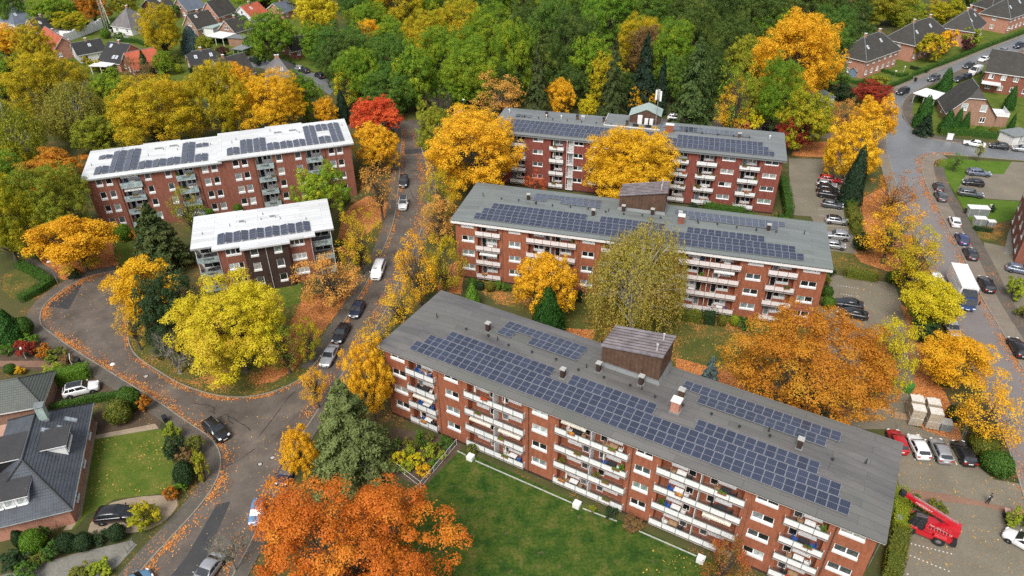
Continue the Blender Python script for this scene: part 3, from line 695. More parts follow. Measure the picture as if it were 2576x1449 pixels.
for u, v in ((3.6, 8.2), (13.0, 7.8), (24.8, 8.5), (31.9, 8.0), (46.0, 8.5), (55.6, 8.9)): obj('vent_pipe', VPIPE, RA, (u, v, roof_z(HA, v)))

# ------------------------------------------------------------------ middle block
PB, YB, HB = (-10.016, 103.935), -0.2711, 11.32
B_, RB_ = long_block('apartment_block', 'red brick apartment block with greenish roof behind the nearest one', PB, YB, HB, WIN_COLS, BALCS, 'brick_red', 'roof_green', 'parapet_pink', 'post_rust', 0.5, 'fascia', 0.3,
                     [(8.0, 'copper_pipe'), (20.6, 'copper_pipe'), (45.9, 'copper_pipe'), (53.85, 'copper_pipe')], zoff=-0.1)
solar_array(PB, YB, 'long stepped solar array on the front slope of the middle greenish roof', front_rows(HB, 0, 1.05, [(0, 3.65, 54.65), (1, 4.5, 53.5), (2, 5.65, 21.5), (2, 23.7, 34.0), (2, 37.4, 49.1)]))
solar_array(PB, YB, 'solar array left of the stair head on the middle greenish roof', back_rows(HB, 8.9, [(0, 11.6, 14.0), (0, 16.2, 23.0), (1, 11.5, 22.9)]))
solar_array(PB, YB, 'solar array right of the stair head on the middle greenish roof', back_rows(HB, 8.9, [(0, 37.4, 51.2), (1, 35.1, 52.3)]))
stair_head(B_, 26.1, 33.4, 9.7, 13.7, HB + 0.35, 14.3, 15.7)
for u, v in ((10.9, 8.9), (22.4, 6.1), (26.9, 8.9), (31.6, 8.9), (36.0, 9.1), (49.6, 8.2)): chimney(RB_, u, v, roof_z(HB, v), 0.5, 1.0)
chimney(RB_, 36.3, 7.0, roof_z(HB, 7.0), 0.95, 1.3, 'brick_brown', 'fascia')
for i in range(16): obj('roof_vent', VENT, RB_, (6.5 + i * 2.95, 7.7 + 0.2 * math.sin(i * 1.7), roof_z(HB, 7.6)))
for u, v in ((3.0, 8.6), (12.6, 7.6), (24.6, 8.3), (38.8, 8.4), (47.8, 7.9), (55.0, 8.9)): obj('vent_pipe', VPIPE, RB_, (u, v, roof_z(HB, v)))

# ------------------------------------------------------------------ back block
PC, YC, HC = (-5.009, 140.935), -0.2689, 11.605
C_, RC_ = long_block('apartment_block', 'farthest brick apartment block with antenna mast and slate grey roof', PC, YC, HC,
                     [(1.0, 3.15), (9.0, 11.1), (17.5, 19.4), (20.85, 22.4), (23.8, 25.9), (29.0, 31.0), (33.4, 35.4), (46.45, 48.85), (54.25, 56.75)],
                     [(4.2, 7.6, 2), (12.45, 15.5, 2), (37.0, 40.3, 2), (41.75, 45.65, 2), (49.75, 53.6, 2)],
                     'brick_wine', 'roof_slate', 'parapet_white', 'black_metal', 0.3, 'roof_slate', 0.12,
                     [(15.75, 'dark_pipe'), (46.0, 'copper_pipe'), (53.95, 'copper_pipe')], zoff=-0.03)
solar_array(PC, YC, 'long solar array on the front slope of the farthest slate roof', front_rows(HC, 0, 1.15, [(0, 2.6, 56.4), (1, 2.7, 55.35), (2, 3.7, 24.4), (2, 26.0, 34.6), (2, 38.0, 54.3)]))
solar_array(PC, YC, 'tiny solar array by the left end of the farthest slate roof', back_rows(HC, 8.0, [(0, 3.9, 7.4)]))
solar_array(PC, YC, 'narrow solar array right of the antenna on the farthest slate roof', back_rows(HC, 8.3, [(0, 36.9, 51.85), (1, 34.7, 50.0)]))
for i in range(16): obj('roof_vent', VENT, RC_, (6.0 + i * 3.05, 7.9, roof_z(HC, 7.6)))
for u, v in ((10.4, 9.6), (17.0, 9.6), (22.6, 9.4), (27.5, 8.6)): chimney(RC_, u, v, roof_z(HC, v), 0.5, 0.9, 'clad_brown', 'black_metal')
chimney(RC_, 36.2, 7.0, roof_z(HC, 7.0), 1.5, 1.5, 'brick_red', 'fascia', 0.9)
chimney(RC_, 49.8, 7.7, roof_z(HC, 7.7), 0.6, 0.8, 'clad_brown', 'concrete')
for u, v in ((2.0, 10.5), (10.5, 8.9), (13.6, 9.4), (17.8, 10.6), (18.2, 10.6), (55.6, 8.8)):
    p = MB(); p.tube((0, 0, 0), (0, 0, 0.5), 0.06, k=8); p.lathe([(0.16, 0.5), (0.16, 0.75), (0, 0.85)], 8); p.build('white_vent', ['white_paint'], RC_, (u, v, roof_z(HC, v)))
# gabled stair head of the back block
b = MB(); u0, u1, v0, v1, zb = 27.8, 33.9, 10.3, 14.1, HC + 0.3; um = 31.1
b.ngon([(u0, v0, zb), (u1, v0, zb), (u1, v0, 14.3), (um, v0, 15.4), (u0, v0, 13.9)]); b.ngon([(u1, v1, zb), (u0, v1, zb), (u0, v1, 13.9), (um, v1, 15.4), (u1, v1, 14.3)])
b.quad((u1, v0, zb), (u1, v1, zb), (u1, v1, 14.3), (u1, v0, 14.3)); b.quad((u0, v1, zb), (u0, v0, zb), (u0, v0, 13.9), (u0, v1, 13.9))
for i in range(13): 
    x = u0 + (u1 - u0) * i / 12; b.box(x - 0.02, x + 0.02, v0 - 0.04, v0 - 0.002, zb, 13.85 + 0.0)
sh = b.build('stair_head', ['clad_brown'], C_)
b = MB(); gg = 0.25
def rslab(b, p, q, t=0.12): b.hexa([(p[0], v0 - gg, p[1]), (q[0], v0 - gg, q[1]), (q[0], v1 + gg, q[1]), (p[0], v1 + gg, p[1]), (p[0], v0 - gg, p[1] + t), (q[0], v0 - gg, q[1] + t), (q[0], v1 + gg, q[1] + t), (p[0], v1 + gg, p[1] + t)])
rslab(b, (u0 - gg, 13.81), (um, 15.405)); rslab(b, (um, 15.405), (u1 + gg, 14.19))
for i in range(9):
    y = v0 - gg + (v1 - v0 + 2 * gg) * i / 8
b.build('stair_head_roof', ['seam_green'], sh)
b = MB(); b.box(22.9, 34.2, 7.7, 14.3, HC + 0.5, HC + 0.78); b.build('roof_deck', ['roof_slate'], RC_)
b = MB(); b.box(22.85, 34.25, 7.6, 7.68, HC + 0.55, HC + 0.86); b.box(22.8, 22.88, 7.7, 14.3, HC + 0.55, HC + 0.86); b.build('deck_edge', ['fascia'], RC_)
def at(pos, yaw, u, v, z): return (pos[0] + math.cos(yaw) * u - math.sin(yaw) * v, pos[1] + math.sin(yaw) * u + math.cos(yaw) * v, z)
m = empty('antenna_mast', at(PC, YC, 33.2, 9.3, HC + 0.78), YC, 'mobile phone antenna mast on the farthest roof', 'antenna')
b = MB(); b.tube((0, 0, 0), (0, 0, 7.6), 0.09, 0.06, 8); b.tube((-0.6, 0, 0), (0, 0, 2.6), 0.03, k=6); b.tube((0, 0.9, 0), (0, 0, 2.6), 0.03, k=6); b.build('mast', ['galvanised'], m)
for dx, dy, dz, h in ((-0.45, -0.2, 5.6, 2.0), (0.45, -0.2, 5.4, 2.0), (0.0, 0.45, 5.5, 2.0)):
    b = MB(); b.box(-0.18, 0.18, -0.09, 0.09, 0, h); b.tube((0, 0.09, h * 0.5), (-dx * 0.8, -dy + 0.05, h * 0.5), 0.03, k=5); b.build('antenna_panel', ['white_paint'], m, (dx, dy, dz))
for u, v, w_, h, nm, lb in ((30.0, 9.0, 0.9, 2.1, 'equipment_cabinet', 'tall white equipment cabinet in front of the gabled stair head'), (31.3, 9.2, 0.7, 1.5, 'equipment_cabinet', 'left one of two small white radio units beside the antenna mast'), (32.3, 9.2, 0.7, 1.5, 'equipment_cabinet', 'right one of two small white radio units beside the antenna mast')):
    c_ = empty(nm, at(PC, YC, u, v, HC + 0.78), YC, lb, 'cabinet')
    b = MB(); b.box(-w_ / 2, w_ / 2, -0.3, 0.3, 0.25, h); b.build('cabinet_body', ['white_paint'], c_)
    b = MB(); b.box(-w_ / 2 + 0.05, w_ / 2 - 0.05, -0.25, 0.25, 0, 0.25); b.build('cabinet_feet', ['black_metal'], c_)
    b = MB(); b.box(-w_ / 2 + 0.06, w_ / 2 - 0.06, -0.33, -0.303, 0.35, h - 0.1); b.build('cabinet_door', ['fascia'], c_)
eq = empty('cable_tray', at(PC, YC, 31.3, 8.3, HC + 0.78), YC, 'low row of dark cable trays on the roof deck by the antenna', 'cable tray')
for i in range(4):
    b = MB(); b.box(-2.6 + i * 1.3, -1.5 + i * 1.3, -0.25, 0.25, 0.3, 0.5); b.box(-2.5 + i * 1.3, -2.42 + i * 1.3, -0.2, 0.2, 0, 0.3); b.box(-1.7 + i * 1.3, -1.62 + i * 1.3, -0.2, 0.2, 0, 0.3); b.build('tray', ['galvanised' if i % 2 else 'black_metal'], eq)
# stack of narrow French balconies on the back block
for F in FL:
    b = MB(); b.box(OV + 16.15, OV + 17.6, OV - 0.6, OV - 0.003, F - 0.1, F); fb = b.build('french_balcony', ['white_paint'], C_)
    r = MB()
    for z in (0.1, 0.55, 1.0): r.box(OV + 16.17, OV + 17.58, OV - 0.6, OV - 0.56, F + z, F + z + 0.04)
    for i in range(9): r.box(OV + 16.18 + i * 0.172, OV + 16.2 + i * 0.172, OV - 0.59, OV - 0.57, F, F + 1.0)
    r.box(OV + 16.15, OV + 16.22, OV - 0.62, OV - 0.55, F - 0.1, F + 2.7); r.box(OV + 17.53, OV + 17.6, OV - 0.62, OV - 0.55, F - 0.1, F + 2.7)
    r.build('railing', ['white_paint'], fb)
    window(C_, OV + 16.45, OV + 17.35, F + 0.1, F + 2.3, OV - 0.1, 1, 0, 'balcony_door', panes=['pane_pale', 'pane_mid', 'pane_grey'])

# ------------------------------------------------------------------ white-roofed long block on the left
PD, YD, HD = (-78.07, 119.823), 0.3185, 11.17
DW = [(1.65, 2.7), (3.3, 4.35), (9.9, 10.95), (13.45, 14.5), (19.95, 21.05), (21.6, 22.68)]
DWR = [(25.55, 26.7), (27.2, 28.3), (33.6, 34.75), (37.2, 38.35), (43.7, 44.85), (45.3, 46.45)]
DB, DBR = [(5.6, 9.2), (15.3, 18.5)], [(29.85, 32.95), (39.25, 42.35)]
D_ = empty('apartment_block', (PD[0], PD[1], 0), YD, 'long brown brick apartment block with white flat roof on two levels', 'apartment block')
def white_block(root, o, u0, u1, H, wins, logs, vdep, brick, floors, ztop, wh, lowfloor_dark=False, v=None):
    v = o if v is None else v
    ops = [(o + a, o + c, F + ztop - wh, F + ztop) for a, c in wins for F in floors]
    wall = MB(); top = H - 0.3; e = 0.0
    edges = [u0] + [x for a, c in logs for x in (o + a, o + c)] + [u1]
    for i in range(0, len(edges), 2):
        facade(wall, edges[i], edges[i + 1], 0, top, v, [p for p in ops if p[0] >= edges[i] - .01 and p[1] <= edges[i + 1] + .01])
    for a, c in logs:
        wall.quad((o + a, v, 0), (o + a, v + 1.5, 0), (o + a, v + 1.5, top), (o + a, v, top)); wall.quad((o + c, v + 1.5, 0), (o + c, v, 0), (o + c, v, top), (o + c, v + 1.5, top))
    wall.quad((u1, v, 0), (u1, vdep, 0), (u1, vdep, top), (u1, v, top)); wall.quad((u0, vdep, 0), (u0, v, 0), (u0, v, top), (u0, vdep, top))
    wall.quad((u1, vdep, 0), (u0, vdep, 0), (u0, vdep, top), (u1, vdep, top)); wall.quad((u0, v, top), (u1, v, top), (u1, vdep, top), (u0, vdep, top))
    wall.build('wall', [brick], root)
    for a, c, d, f in ops: window(root, a, c, d, f, v, 1, 0.38)
    for a, c in logs:
        lo = []
        for F in floors: lo += [(o + a + 0.3, o + a + 1.15, F + 0.05, F + 2.15, 1), (o + a + 1.35, o + c - 0.25, F + 0.85, F + 2.15, 0)]
        lw = MB(); facade(lw, o + a, o + c, 0, top, v + 1.5, lo); lw.build('loggia_wall', ['loggia_white'], root)
        for q, w_, d, f, dr in lo: window(root, q, w_, d, f, v + 1.5, 1 if dr else 2, 0, 'balcony_door' if dr else 'window', panes=['pane_dark', 'pane_dark', 'pane_mid'])
        for F in floors:
            b = MB(); b.box(o + a - 0.05, o + c + 0.05, v - 0.5, v + 1.48, F - 0.16, F, 0); b.quad((o + a, v - 0.45, F + 0.004), (o + c, v - 0.45, F + 0.004), (o + c, v + 1.46, F + 0.004), (o + a, v + 1.46, F + 0.004), 1)
            bal = b.build('balcony', ['loggia_white', 'balcony_floor_grey'], root)
            b = MB(); b.box(o + a - 0.06, o + c + 0.06, v - 0.53, v - 0.49, F - 0.05, F + 0.95); b.build('parapet_panel', ['parapet_glass'], bal)
            for x in (o + a - 0.06, o + c + 0.03):
                b = MB(); b.box(x, x + 0.03, v - 0.488, v - 0.01, F - 0.05, F + 0.95); b.build('parapet_side', ['parapet_glass'], bal)
            b = MB(); b.box(o + a - 0.08, o + c + 0.08, v - 0.55, v - 0.47, F + 0.953, F + 0.99); b.build('handrail', ['galvanised'], bal)
            if rnd.random() < 0.6:
                b = MB(); b.box(o + a + 0.8, o + c - 0.9, v - 0.72, v - 0.56, F + 0.65, F + 0.85); b.build('planter', ['lead'], bal)
    return ops
FD = [0.45, 3.16, 5.87, 8.58]
white_block(D_, OV, OV, OV + 23.6, HD, DW, DB, 13.4, 'brick_brown', FD, 2.22, 1.28)
FDR = [f + 0.17 for f in FD]
white_block(D_, OV, OV + 23.62, OV + 48.1, HD + 0.3, DWR, DBR, 13.4, 'brick_brown', FDR, 2.25, 1.28)
b = MB(); b.box(OV + 30, OV + 48.13, OV - 0.025, OV - 0.004, 0, 2.55); b.box(OV + 48.103, OV + 48.13, OV, 13.4, 0, 2.55); 
def flat_roof(root, pts, z, t=0.32, parent=None):
    b = MB(); b.prism(pts, z - t, z); o = b.build('roof', ['roof_white'], root)
    k = MB(); n = len(pts)
    for i in range(n):
        a, c = Vector(pts[i]), Vector(pts[(i + 1) % n]); d = (c - a).normalized(); nn = Vector((d.y, -d.x)) * 0.03
        k.hexa([(*(a + nn * 0.1), z - t), (*(c + nn * 0.1), z - t), (*(c + nn), z - t), (*(a + nn), z - t), (*(a + nn * 0.1), z - t + 0.08), (*(c + nn * 0.1), z - t + 0.08), (*(c + nn), z - t + 0.08), (*(a + nn), z - t + 0.08)])
    k.build('roof_edge', ['lead'], o)
    return o
rd1 = flat_roof(D_, [(0, 0), (24.4, 0), (24.4, 14.0), (16.5, 14.1), (16.5, 14.6), (9.5, 14.6), (9.5, 14.1), (0, 14.1)], HD)
rd2 = flat_roof(D_, [(23.7, 0.2), (49.4, 0.0), (49.4, 14.1), (40.5, 14.1), (40.5, 14.8), (33, 14.8), (33, 14.2), (23.7, 14.2)], HD + 0.42)
def tent_array(pos, yaw, label, cols, z, pitch=1.25, tilt=R(10), L=1.7):
    """cols: (u, v0, n) one column of n modules; neighbours lean against each other"""
    u0 = min(c[0] for c in cols); v0 = min(c[1] for c in cols); c_, s_ = math.cos(yaw), math.sin(yaw)
    root = empty('solar_array', (pos[0] + c_ * u0 - s_ * v0, pos[1] + s_ * u0 + c_ * v0, z), yaw, label, 'solar array', 'solar arrays on the white roofs')
    for u, v, n in cols:
        odd = round((u - cols[0][0]) / pitch) % 2
        for i in range(n):
            if odd == 0: obj('solar_panel', SP, root, (u - u0, v - v0 + i * L, 0.08), rot=(0, -tilt, 0), scale=(1.1, 1.015, 1))
            else: obj('solar_panel', SP, root, (u - u0, v - v0 + i * L, 0.27), rot=(0, tilt, 0), scale=(1.1, 1.015, 1))
    b = MB()
    for u, v, n in cols:
        for i in range(n + 1): b.box(u - u0, u - u0 + 1.1, v - v0 + i * L - 0.03, v - v0 + i * L + 0.03, 0.0, 0.06)
    b.build('ballast_rail', ['alu'], root)
    return root
cl = [(2.1 + 1.25 * i, 1.6, 2) for i in range(16)]
for i in (2, 3, 4, 5): cl[i] = (cl[i][0], 1.6, 6)
for i in (12, 13): cl[i] = (cl[i][0], 1.6, 6)
cl += [(2.1, 8.8, 1), (3.35, 8.8, 1), (2.1 + 1.25 * 14, 8.8, 1), (2.1 + 1.25 * 15, 8.8, 1)]
tent_array(PD, YD, 'tent-shaped solar array on the left lower part of the long white roof', cl, HD + 0.02)
cl = [(25.5 + 1.25 * i, 1.7, 2) for i in range(18)]
for i in (2, 3, 4, 5): cl[i] = (cl[i][0], 1.7, 4)
for i in (12, 13, 16, 17): cl[i] = (cl[i][0], 1.7, 6)
cl += [(25.5 + 1.25 * 14, 8.5, 2), (25.5 + 1.25 * 15, 8.5, 2)]
tent_array(PD, YD, 'tent-shaped solar array on the right upper part of the long white roof', cl, HD + 0.44)
def roof_hatch(root, u, v, z, w_=1.6, d=1.0, h=0.25):
    b = MB(); b.box(u, u + w_, v, v + d, z, z + h); o = b.build('roof_hatch', ['roof_white'], root)
    b = MB(); b.box(u + 0.1, u + w_ - 0.1, v + 0.1, v + d - 0.1, z + h + 0.003, z + h + 0.04); b.build('hatch_lid', ['lead'], o)
for u, v, r_, z in ((11.9, 9.9, rd1, HD), (14.6, 10.4, rd1, HD), (34.6, 9.6, rd2, HD + .42), (37.6, 9.8, rd2, HD + .42)):
    roof_hatch(r_, u, v, z)
for u, v, r_, z in ((1.2, 6.5, rd1, HD), (6.0, 13.0, rd1, HD), (11.0, 8.0, rd1, HD), (16.2, 9.0, rd1, HD), (22.4, 9.5, rd1, HD), (26.5, 8.0, rd2, HD + .42), (27.3, 9.5, rd2, HD + .42), (34.0, 12.0, rd2, HD + .42), (39.6, 9.0, rd2, HD + .42), (48.4, 10.0, rd2, HD + .42)): obj('vent_pipe', VPIPE, r_, (u, v, z), scale=(.8, .8, .8))
for x, vv in ((5.2, 0), (19.2, 0), (29.5, 0), (43.0, 0)):
    p = MB(); p.tube((OV + x, OV - 0.08, 0), (OV + x, OV - 0.08, 11.0), 0.05, k=8); p.build('downpipe', ['dark_pipe'], D_)
b = MB(); b.box(OV + 24.0, OV + 48.1, OV + 0, OV + 0.01, 0, 0.01)

# ------------------------------------------------------------------ small white-roofed block in front of it
PE, YE, HE = (-51.262, 99.412), 0.2985, 8.7
E_ = empty('apartment_block', (PE[0], PE[1], 0), YE, 'three storey brick apartment block with white roof stepped at its edges', 'apartment block')
re_ = flat_roof(E_, [(0, 0), (3.25, 0), (3.25, -1.3), (7.55, -1.3), (7.55, -2.45), (15.3, -2.45), (15.3, -1.4), (19.4, -1.4), (19.4, 0.0), (22.55, 0), (22.55, 11.5), (14.1, 11.5), (14.1, 11.2), (8.1, 11.2), (8.1, 11.5), (0, 11.5)], HE)
FE = [0.35, 3.1, 5.85]
w1 = MB(); topE = HE - 0.3
opsL = [(5.15, 7.5, F + 1.25, F + 2.35) for F in FE]; opsR = [(15.2, 17.5, F + 1.25, F + 2.35) for F in FE]
opsC = [(a, c, F + 1.1, F + 2.42) for a, c in ((8.95, 10.15), (12.65, 13.85)) for F in FE]
facade(w1, 3.9, 8.0, 0, topE, -0.75, opsL); facade(w1, 14.85, 18.75, 0, topE, -0.75, opsR)
w1.quad((3.9, 11.0, 0), (3.9, -0.75, 0), (3.9, -0.75, topE), (3.9, 11.0, topE)); w1.quad((18.75, -0.75, 0), (18.75, 11.0, 0), (18.75, 11.0, topE), (18.75, -0.75, topE))
w1.quad((22.0, 11.0, 0), (0.6, 11.0, 0), (0.6, 11.0, topE), (22.0, 11.0, topE))
w1.quad((0.6, 11, 0), (0.6, 3.0, 0), (0.6, 3.0, topE), (0.6, 11, topE)); w1.quad((22.0, 3.0, 0), (22.0, 11.0, 0), (22.0, 11.0, topE), (22.0, 3.0, topE))
w1.build('wall', ['brick_brown'], E_)
w2 = MB(); facade(w2, 8.0, 14.85, 0, topE, -1.85, opsC); w2.quad((8.0, -0.75, 0), (8.0, -1.85, 0), (8.0, -1.85, topE), (8.0, -0.75, topE)); w2.quad((14.85, -1.85, 0), (14.85, -0.75, 0), (14.85, -0.75, topE), (14.85, -1.85, topE))
w2.build('dark_bay_wall', ['brick_dark'], E_)
for a, c, d, f in opsL + opsR: window(E_, a, c, d, f, -0.75, 3, 0.3)
for a, c, d, f in opsC: window(E_, a, c, d, f, -1.85, 1, 0.32)
for a, c in ((0.6, 3.88), (18.77, 22.0)):
    lo = [(a + 0.3, c - 0.3, F + 0.1, F + 2.2) for F in FE]
    lw = MB(); facade(lw, a, c, 0, topE, 3.0, lo); lw.build('loggia_wall', ['loggia_white'], E_)
    for q, r_, d, f in lo: window(E_, q, r_, d, f, 3.0, 2, 0, 'balcony_door', panes=['pane_dark', 'pane_mid'])
    for F in FE:
        b = MB(); b.box(a - 0.1, c - 0.0, 0.1, 2.99, F - 0.18, F, 0); b.quad((a, 0.15, F + 0.004), (c - .02, 0.15, F + 0.004), (c - .02, 2.97, F + 0.004), (a, 2.97, F + 0.004), 1); bal = b.build('balcony', ['loggia_white', 'balcony_floor_grey'], E_)
        b = MB(); b.box(a - 0.12, c + 0.0, 0.06, 0.1, F - 0.1, F + 0.95); b.build('parapet_panel', ['parapet_glass'], bal)
        x = a - 0.14 if a < 5 else c + 0.002
        b = MB(); b.box(x, x + 0.035, 0.1, 2.9, F - 0.1, F + 0.95); b.build('parapet_side', ['parapet_glass'], bal)
        b = MB(); b.box(a + 0.8, c - 0.9, -0.15, 0.05, F + 0.7, F + 0.9); b.build('planter', ['lead'], bal)
        b = MB(); px = a - 0.05 if a < 5 else c - 0.12
        b.box(px, px + 0.1, 0.12, 0.22, F, F + 2.55); b.build('post', ['loggia_white'], bal)
p = MB(); p.tube((11.4, -1.94, 0), (11.4, -1.94, HE - 0.3), 0.06, k=8); p.build('downpipe', ['grey_pipe'], E_)
p = MB(); p.tube((4.0, -0.84, 0), (4.0, -0.84, HE - 0.3), 0.06, k=8); p.build('downpipe', ['grey_pipe'], E_)
p = MB(); p.tube((18.6, -0.84, 0), (18.6, -0.84, HE - 0.3), 0.06, k=8); p.build('downpipe', ['grey_pipe'], E_)
tent_array(PE, YE, 'tent-shaped solar row on the small stepped white roof', [(4.1 + 1.245 * i, 0.15, 2) for i in range(12)], HE + 0.02, 1.245)
for u, v in ((7.4, 6.3), (12.4, 6.6)): roof_hatch(re_, u, v, HE, 1.0, 0.9)
b = MB(); b.box(9.3, 11.0, 6.6, 7.2, HE, HE + 0.35); b.build('roof_upstand', ['roof_white'], re_)
for u, v in ((1.7, 4.6), (6.0, 6.2), (11.4, 8.6), (14.2, 6.2), (18.4, 4.6)): obj('vent_pipe', VPIPE, re_, (u, v, HE), scale=(.8, .8, .8))
# ------------------------------------------------------------------ foliage
def leaf_mat(name, stops, low=None, lowmix=0.0, trans=0.28):
    """leaf colour by leaf (tone), by tree (random) and by patches in the crown; low = colour of the lower, greener leaves"""
    t = NT(name); o = t.coord()
    tone = t.attr('tone')[2]
    n = t.noise(o, 2.2, 3, 0.6)
    oi = t.node('ObjectInfo')
    f = t.math('ADD', t.math('MULTIPLY', tone, 0.55), t.math('MULTIPLY', n, 0.55))
    f = t.math('ADD', f, t.math('MULTIPLY', t.math('SUBTRACT', oi.outputs['Random'], 0.5), 0.22))
    c = t.ramp(f, [(0.12 + 0.76 * i / (len(stops) - 1), s) for i, s in enumerate(stops)])
    if low:
        sp = t.node('SeparateXYZ'); t.l.new(o, sp.inputs[0])
        g = t.math('ADD', t.math('MULTIPLY', sp.outputs[2], -0.45), t.math('MULTIPLY', t.math('SUBTRACT', t.noise(o, 1.6, 4, 0.6), 0.5), 1.6))
        c = t.mix(t.ramp(g, [(0.5 - lowmix, (0, 0, 0)), (0.78 - lowmix, (1, 1, 1))]), c, low)
    t.col(c).set(Roughness=0.6, Specular_IOR_Level=0.25)
    tr = t.node('BsdfTranslucent'); t.l.new(c, tr.inputs[0])
    mx = t.node('MixShader'); mx.inputs[0].default_value = trans
    t.l.new(t.b.outputs[0], mx.inputs[1]); t.l.new(tr.outputs[0], mx.inputs[2]); t.l.new(mx.outputs[0], t.n['Material Output'].inputs[0])
    MATS[name] = t.m
leaf_mat('lf_orange', [(0.28, 0.055, 0.012), (0.52, 0.125, 0.015), (0.64, 0.195, 0.02), (0.72, 0.31, 0.03)], (0.24, 0.15, 0.02), 0.06)
leaf_mat('lf_rust', [(0.26, 0.085, 0.014), (0.46, 0.165, 0.016), (0.57, 0.25, 0.02), (0.52, 0.33, 0.03)], (0.17, 0.19, 0.025), 0.2)
leaf_mat('lf_yellow', [(0.42, 0.24, 0.010), (0.70, 0.40, 0.012), (0.81, 0.50, 0.018), (0.85, 0.58, 0.03)], (0.27, 0.27, 0.018), 0.14)
leaf_mat('lf_gold', [(0.44, 0.20, 0.010), (0.72, 0.37, 0.013), (0.82, 0.47, 0.02), (0.86, 0.58, 0.04)], (0.32, 0.28, 0.02), 0.12)
leaf_mat('lf_lemon', [(0.34, 0.29, 0.010), (0.54, 0.46, 0.013), (0.66, 0.55, 0.02), (0.68, 0.49, 0.045)], (0.17, 0.26, 0.018), 0.22)
leaf_mat('lf_olive', [(0.12, 0.155, 0.014), (0.21, 0.25, 0.018), (0.33, 0.34, 0.024), (0.46, 0.38, 0.04)], (0.10, 0.15, 0.018), 0.08)
leaf_mat('lf_turning', [(0.13, 0.18, 0.010), (0.28, 0.30, 0.012), (0.50, 0.41, 0.014), (0.64, 0.37, 0.018)], (0.08, 0.16, 0.012), 0.18)
leaf_mat('lf_mixgold', [(0.17, 0.155, 0.010), (0.36, 0.30, 0.010), (0.56, 0.42, 0.012), (0.66, 0.40, 0.016)], (0.12, 0.165, 0.012), 0.26)
leaf_mat('lf_green', [(0.04, 0.105, 0.018), (0.074, 0.165, 0.024), (0.125, 0.225, 0.028), (0.23, 0.30, 0.03)], None, 0)
leaf_mat('lf_greenyellow', [(0.06, 0.145, 0.012), (0.11, 0.23, 0.016), (0.21, 0.32, 0.018), (0.44, 0.45, 0.022)], (0.05, 0.13, 0.014), 0.1)
leaf_mat('lf_darkgreen', [(0.036, 0.074, 0.018), (0.063, 0.115, 0.022), (0.10, 0.155, 0.025), (0.18, 0.20, 0.028)], None, 0)
leaf_mat('lf_brightgreen', [(0.06, 0.15, 0.014), (0.11, 0.24, 0.02), (0.18, 0.32, 0.026), (0.26, 0.38, 0.03)], None)
leaf_mat('lf_red', [(0.42, 0.04, 0.018), (0.66, 0.085, 0.026), (0.78, 0.15, 0.04), (0.78, 0.26, 0.05)], (0.20, 0.12, 0.02), -0.1)
leaf_mat('lf_birchgreen', [(0.12, 0.14, 0.02), (0.20, 0.21, 0.028), (0.29, 0.28, 0.04), (0.38, 0.31, 0.05)], (0.10, 0.14, 0.02), 0.1)
leaf_mat('lf_redgreen', [(0.13, 0.13, 0.02), (0.24, 0.17, 0.03), (0.42, 0.12, 0.03), (0.66, 0.13, 0.04)], (0.13, 0.15, 0.025), 0.05)
leaf_mat('lf_darkred', [(0.15, 0.018, 0.013), (0.29, 0.035, 0.02), (0.40, 0.06, 0.03), (0.46, 0.10, 0.035)], None, 0)
leaf_mat('lf_purple', [(0.05, 0.018, 0.022), (0.09, 0.03, 0.033), (0.13, 0.04, 0.04)], None)
leaf_mat('lf_peach', [(0.46, 0.17, 0.04), (0.64, 0.28, 0.06), (0.72, 0.38, 0.08), (0.58, 0.36, 0.05)], (0.24, 0.20, 0.03), 0.12)
leaf_mat('lf_brown', [(0.13, 0.075, 0.03), (0.22, 0.13, 0.05), (0.30, 0.19, 0.06)], None)
leaf_mat('lf_birch', [(0.19, 0.175, 0.028), (0.30, 0.27, 0.038), (0.40, 0.34, 0.055), (0.46, 0.34, 0.085)], (0.19, 0.22, 0.028), 0.12)
leaf_mat('nd_spruce', [(0.010, 0.026, 0.014), (0.02, 0.045, 0.022), (0.035, 0.065, 0.03)], None, trans=0.1)
leaf_mat('nd_pine', [(0.025, 0.045, 0.014), (0.045, 0.075, 0.02), (0.07, 0.10, 0.025), (0.12, 0.125, 0.035)], None, trans=0.1)
leaf_mat('nd_cedar', [(0.032, 0.065, 0.02), (0.055, 0.10, 0.026), (0.085, 0.14, 0.032), (0.17, 0.17, 0.04)], None, trans=0.1)
leaf_mat('nd_cedargrey', [(0.09, 0.125, 0.04), (0.15, 0.195, 0.06), (0.22, 0.27, 0.085), (0.34, 0.34, 0.13)], None, 0)
leaf_mat('nd_blue', [(0.06, 0.10, 0.10), (0.11, 0.17, 0.165), (0.17, 0.25, 0.24)], None, trans=0.1)
leaf_mat('nd_thuja', [(0.016, 0.06, 0.010), (0.03, 0.10, 0.014), (0.05, 0.145, 0.02)], None, trans=0.15)
leaf_mat('nd_lime', [(0.08, 0.19, 0.02), (0.15, 0.30, 0.03), (0.24, 0.40, 0.05)], None, trans=0.2)
leaf_mat('hd_green', [(0.03, 0.075, 0.012), (0.05, 0.12, 0.017), (0.08, 0.165, 0.02), (0.11, 0.19, 0.025)], None, trans=0.2)
leaf_mat('hd_fresh', [(0.06, 0.13, 0.012), (0.10, 0.20, 0.016), (0.15, 0.27, 0.02)], None, trans=0.2)
leaf_mat('hd_dark', [(0.014, 0.034, 0.012), (0.026, 0.055, 0.017), (0.04, 0.08, 0.02)], None, trans=0.15)
leaf_mat('hd_olive', [(0.06, 0.085, 0.014), (0.11, 0.14, 0.018), (0.18, 0.19, 0.024), (0.30, 0.24, 0.03)], None, trans=0.2)
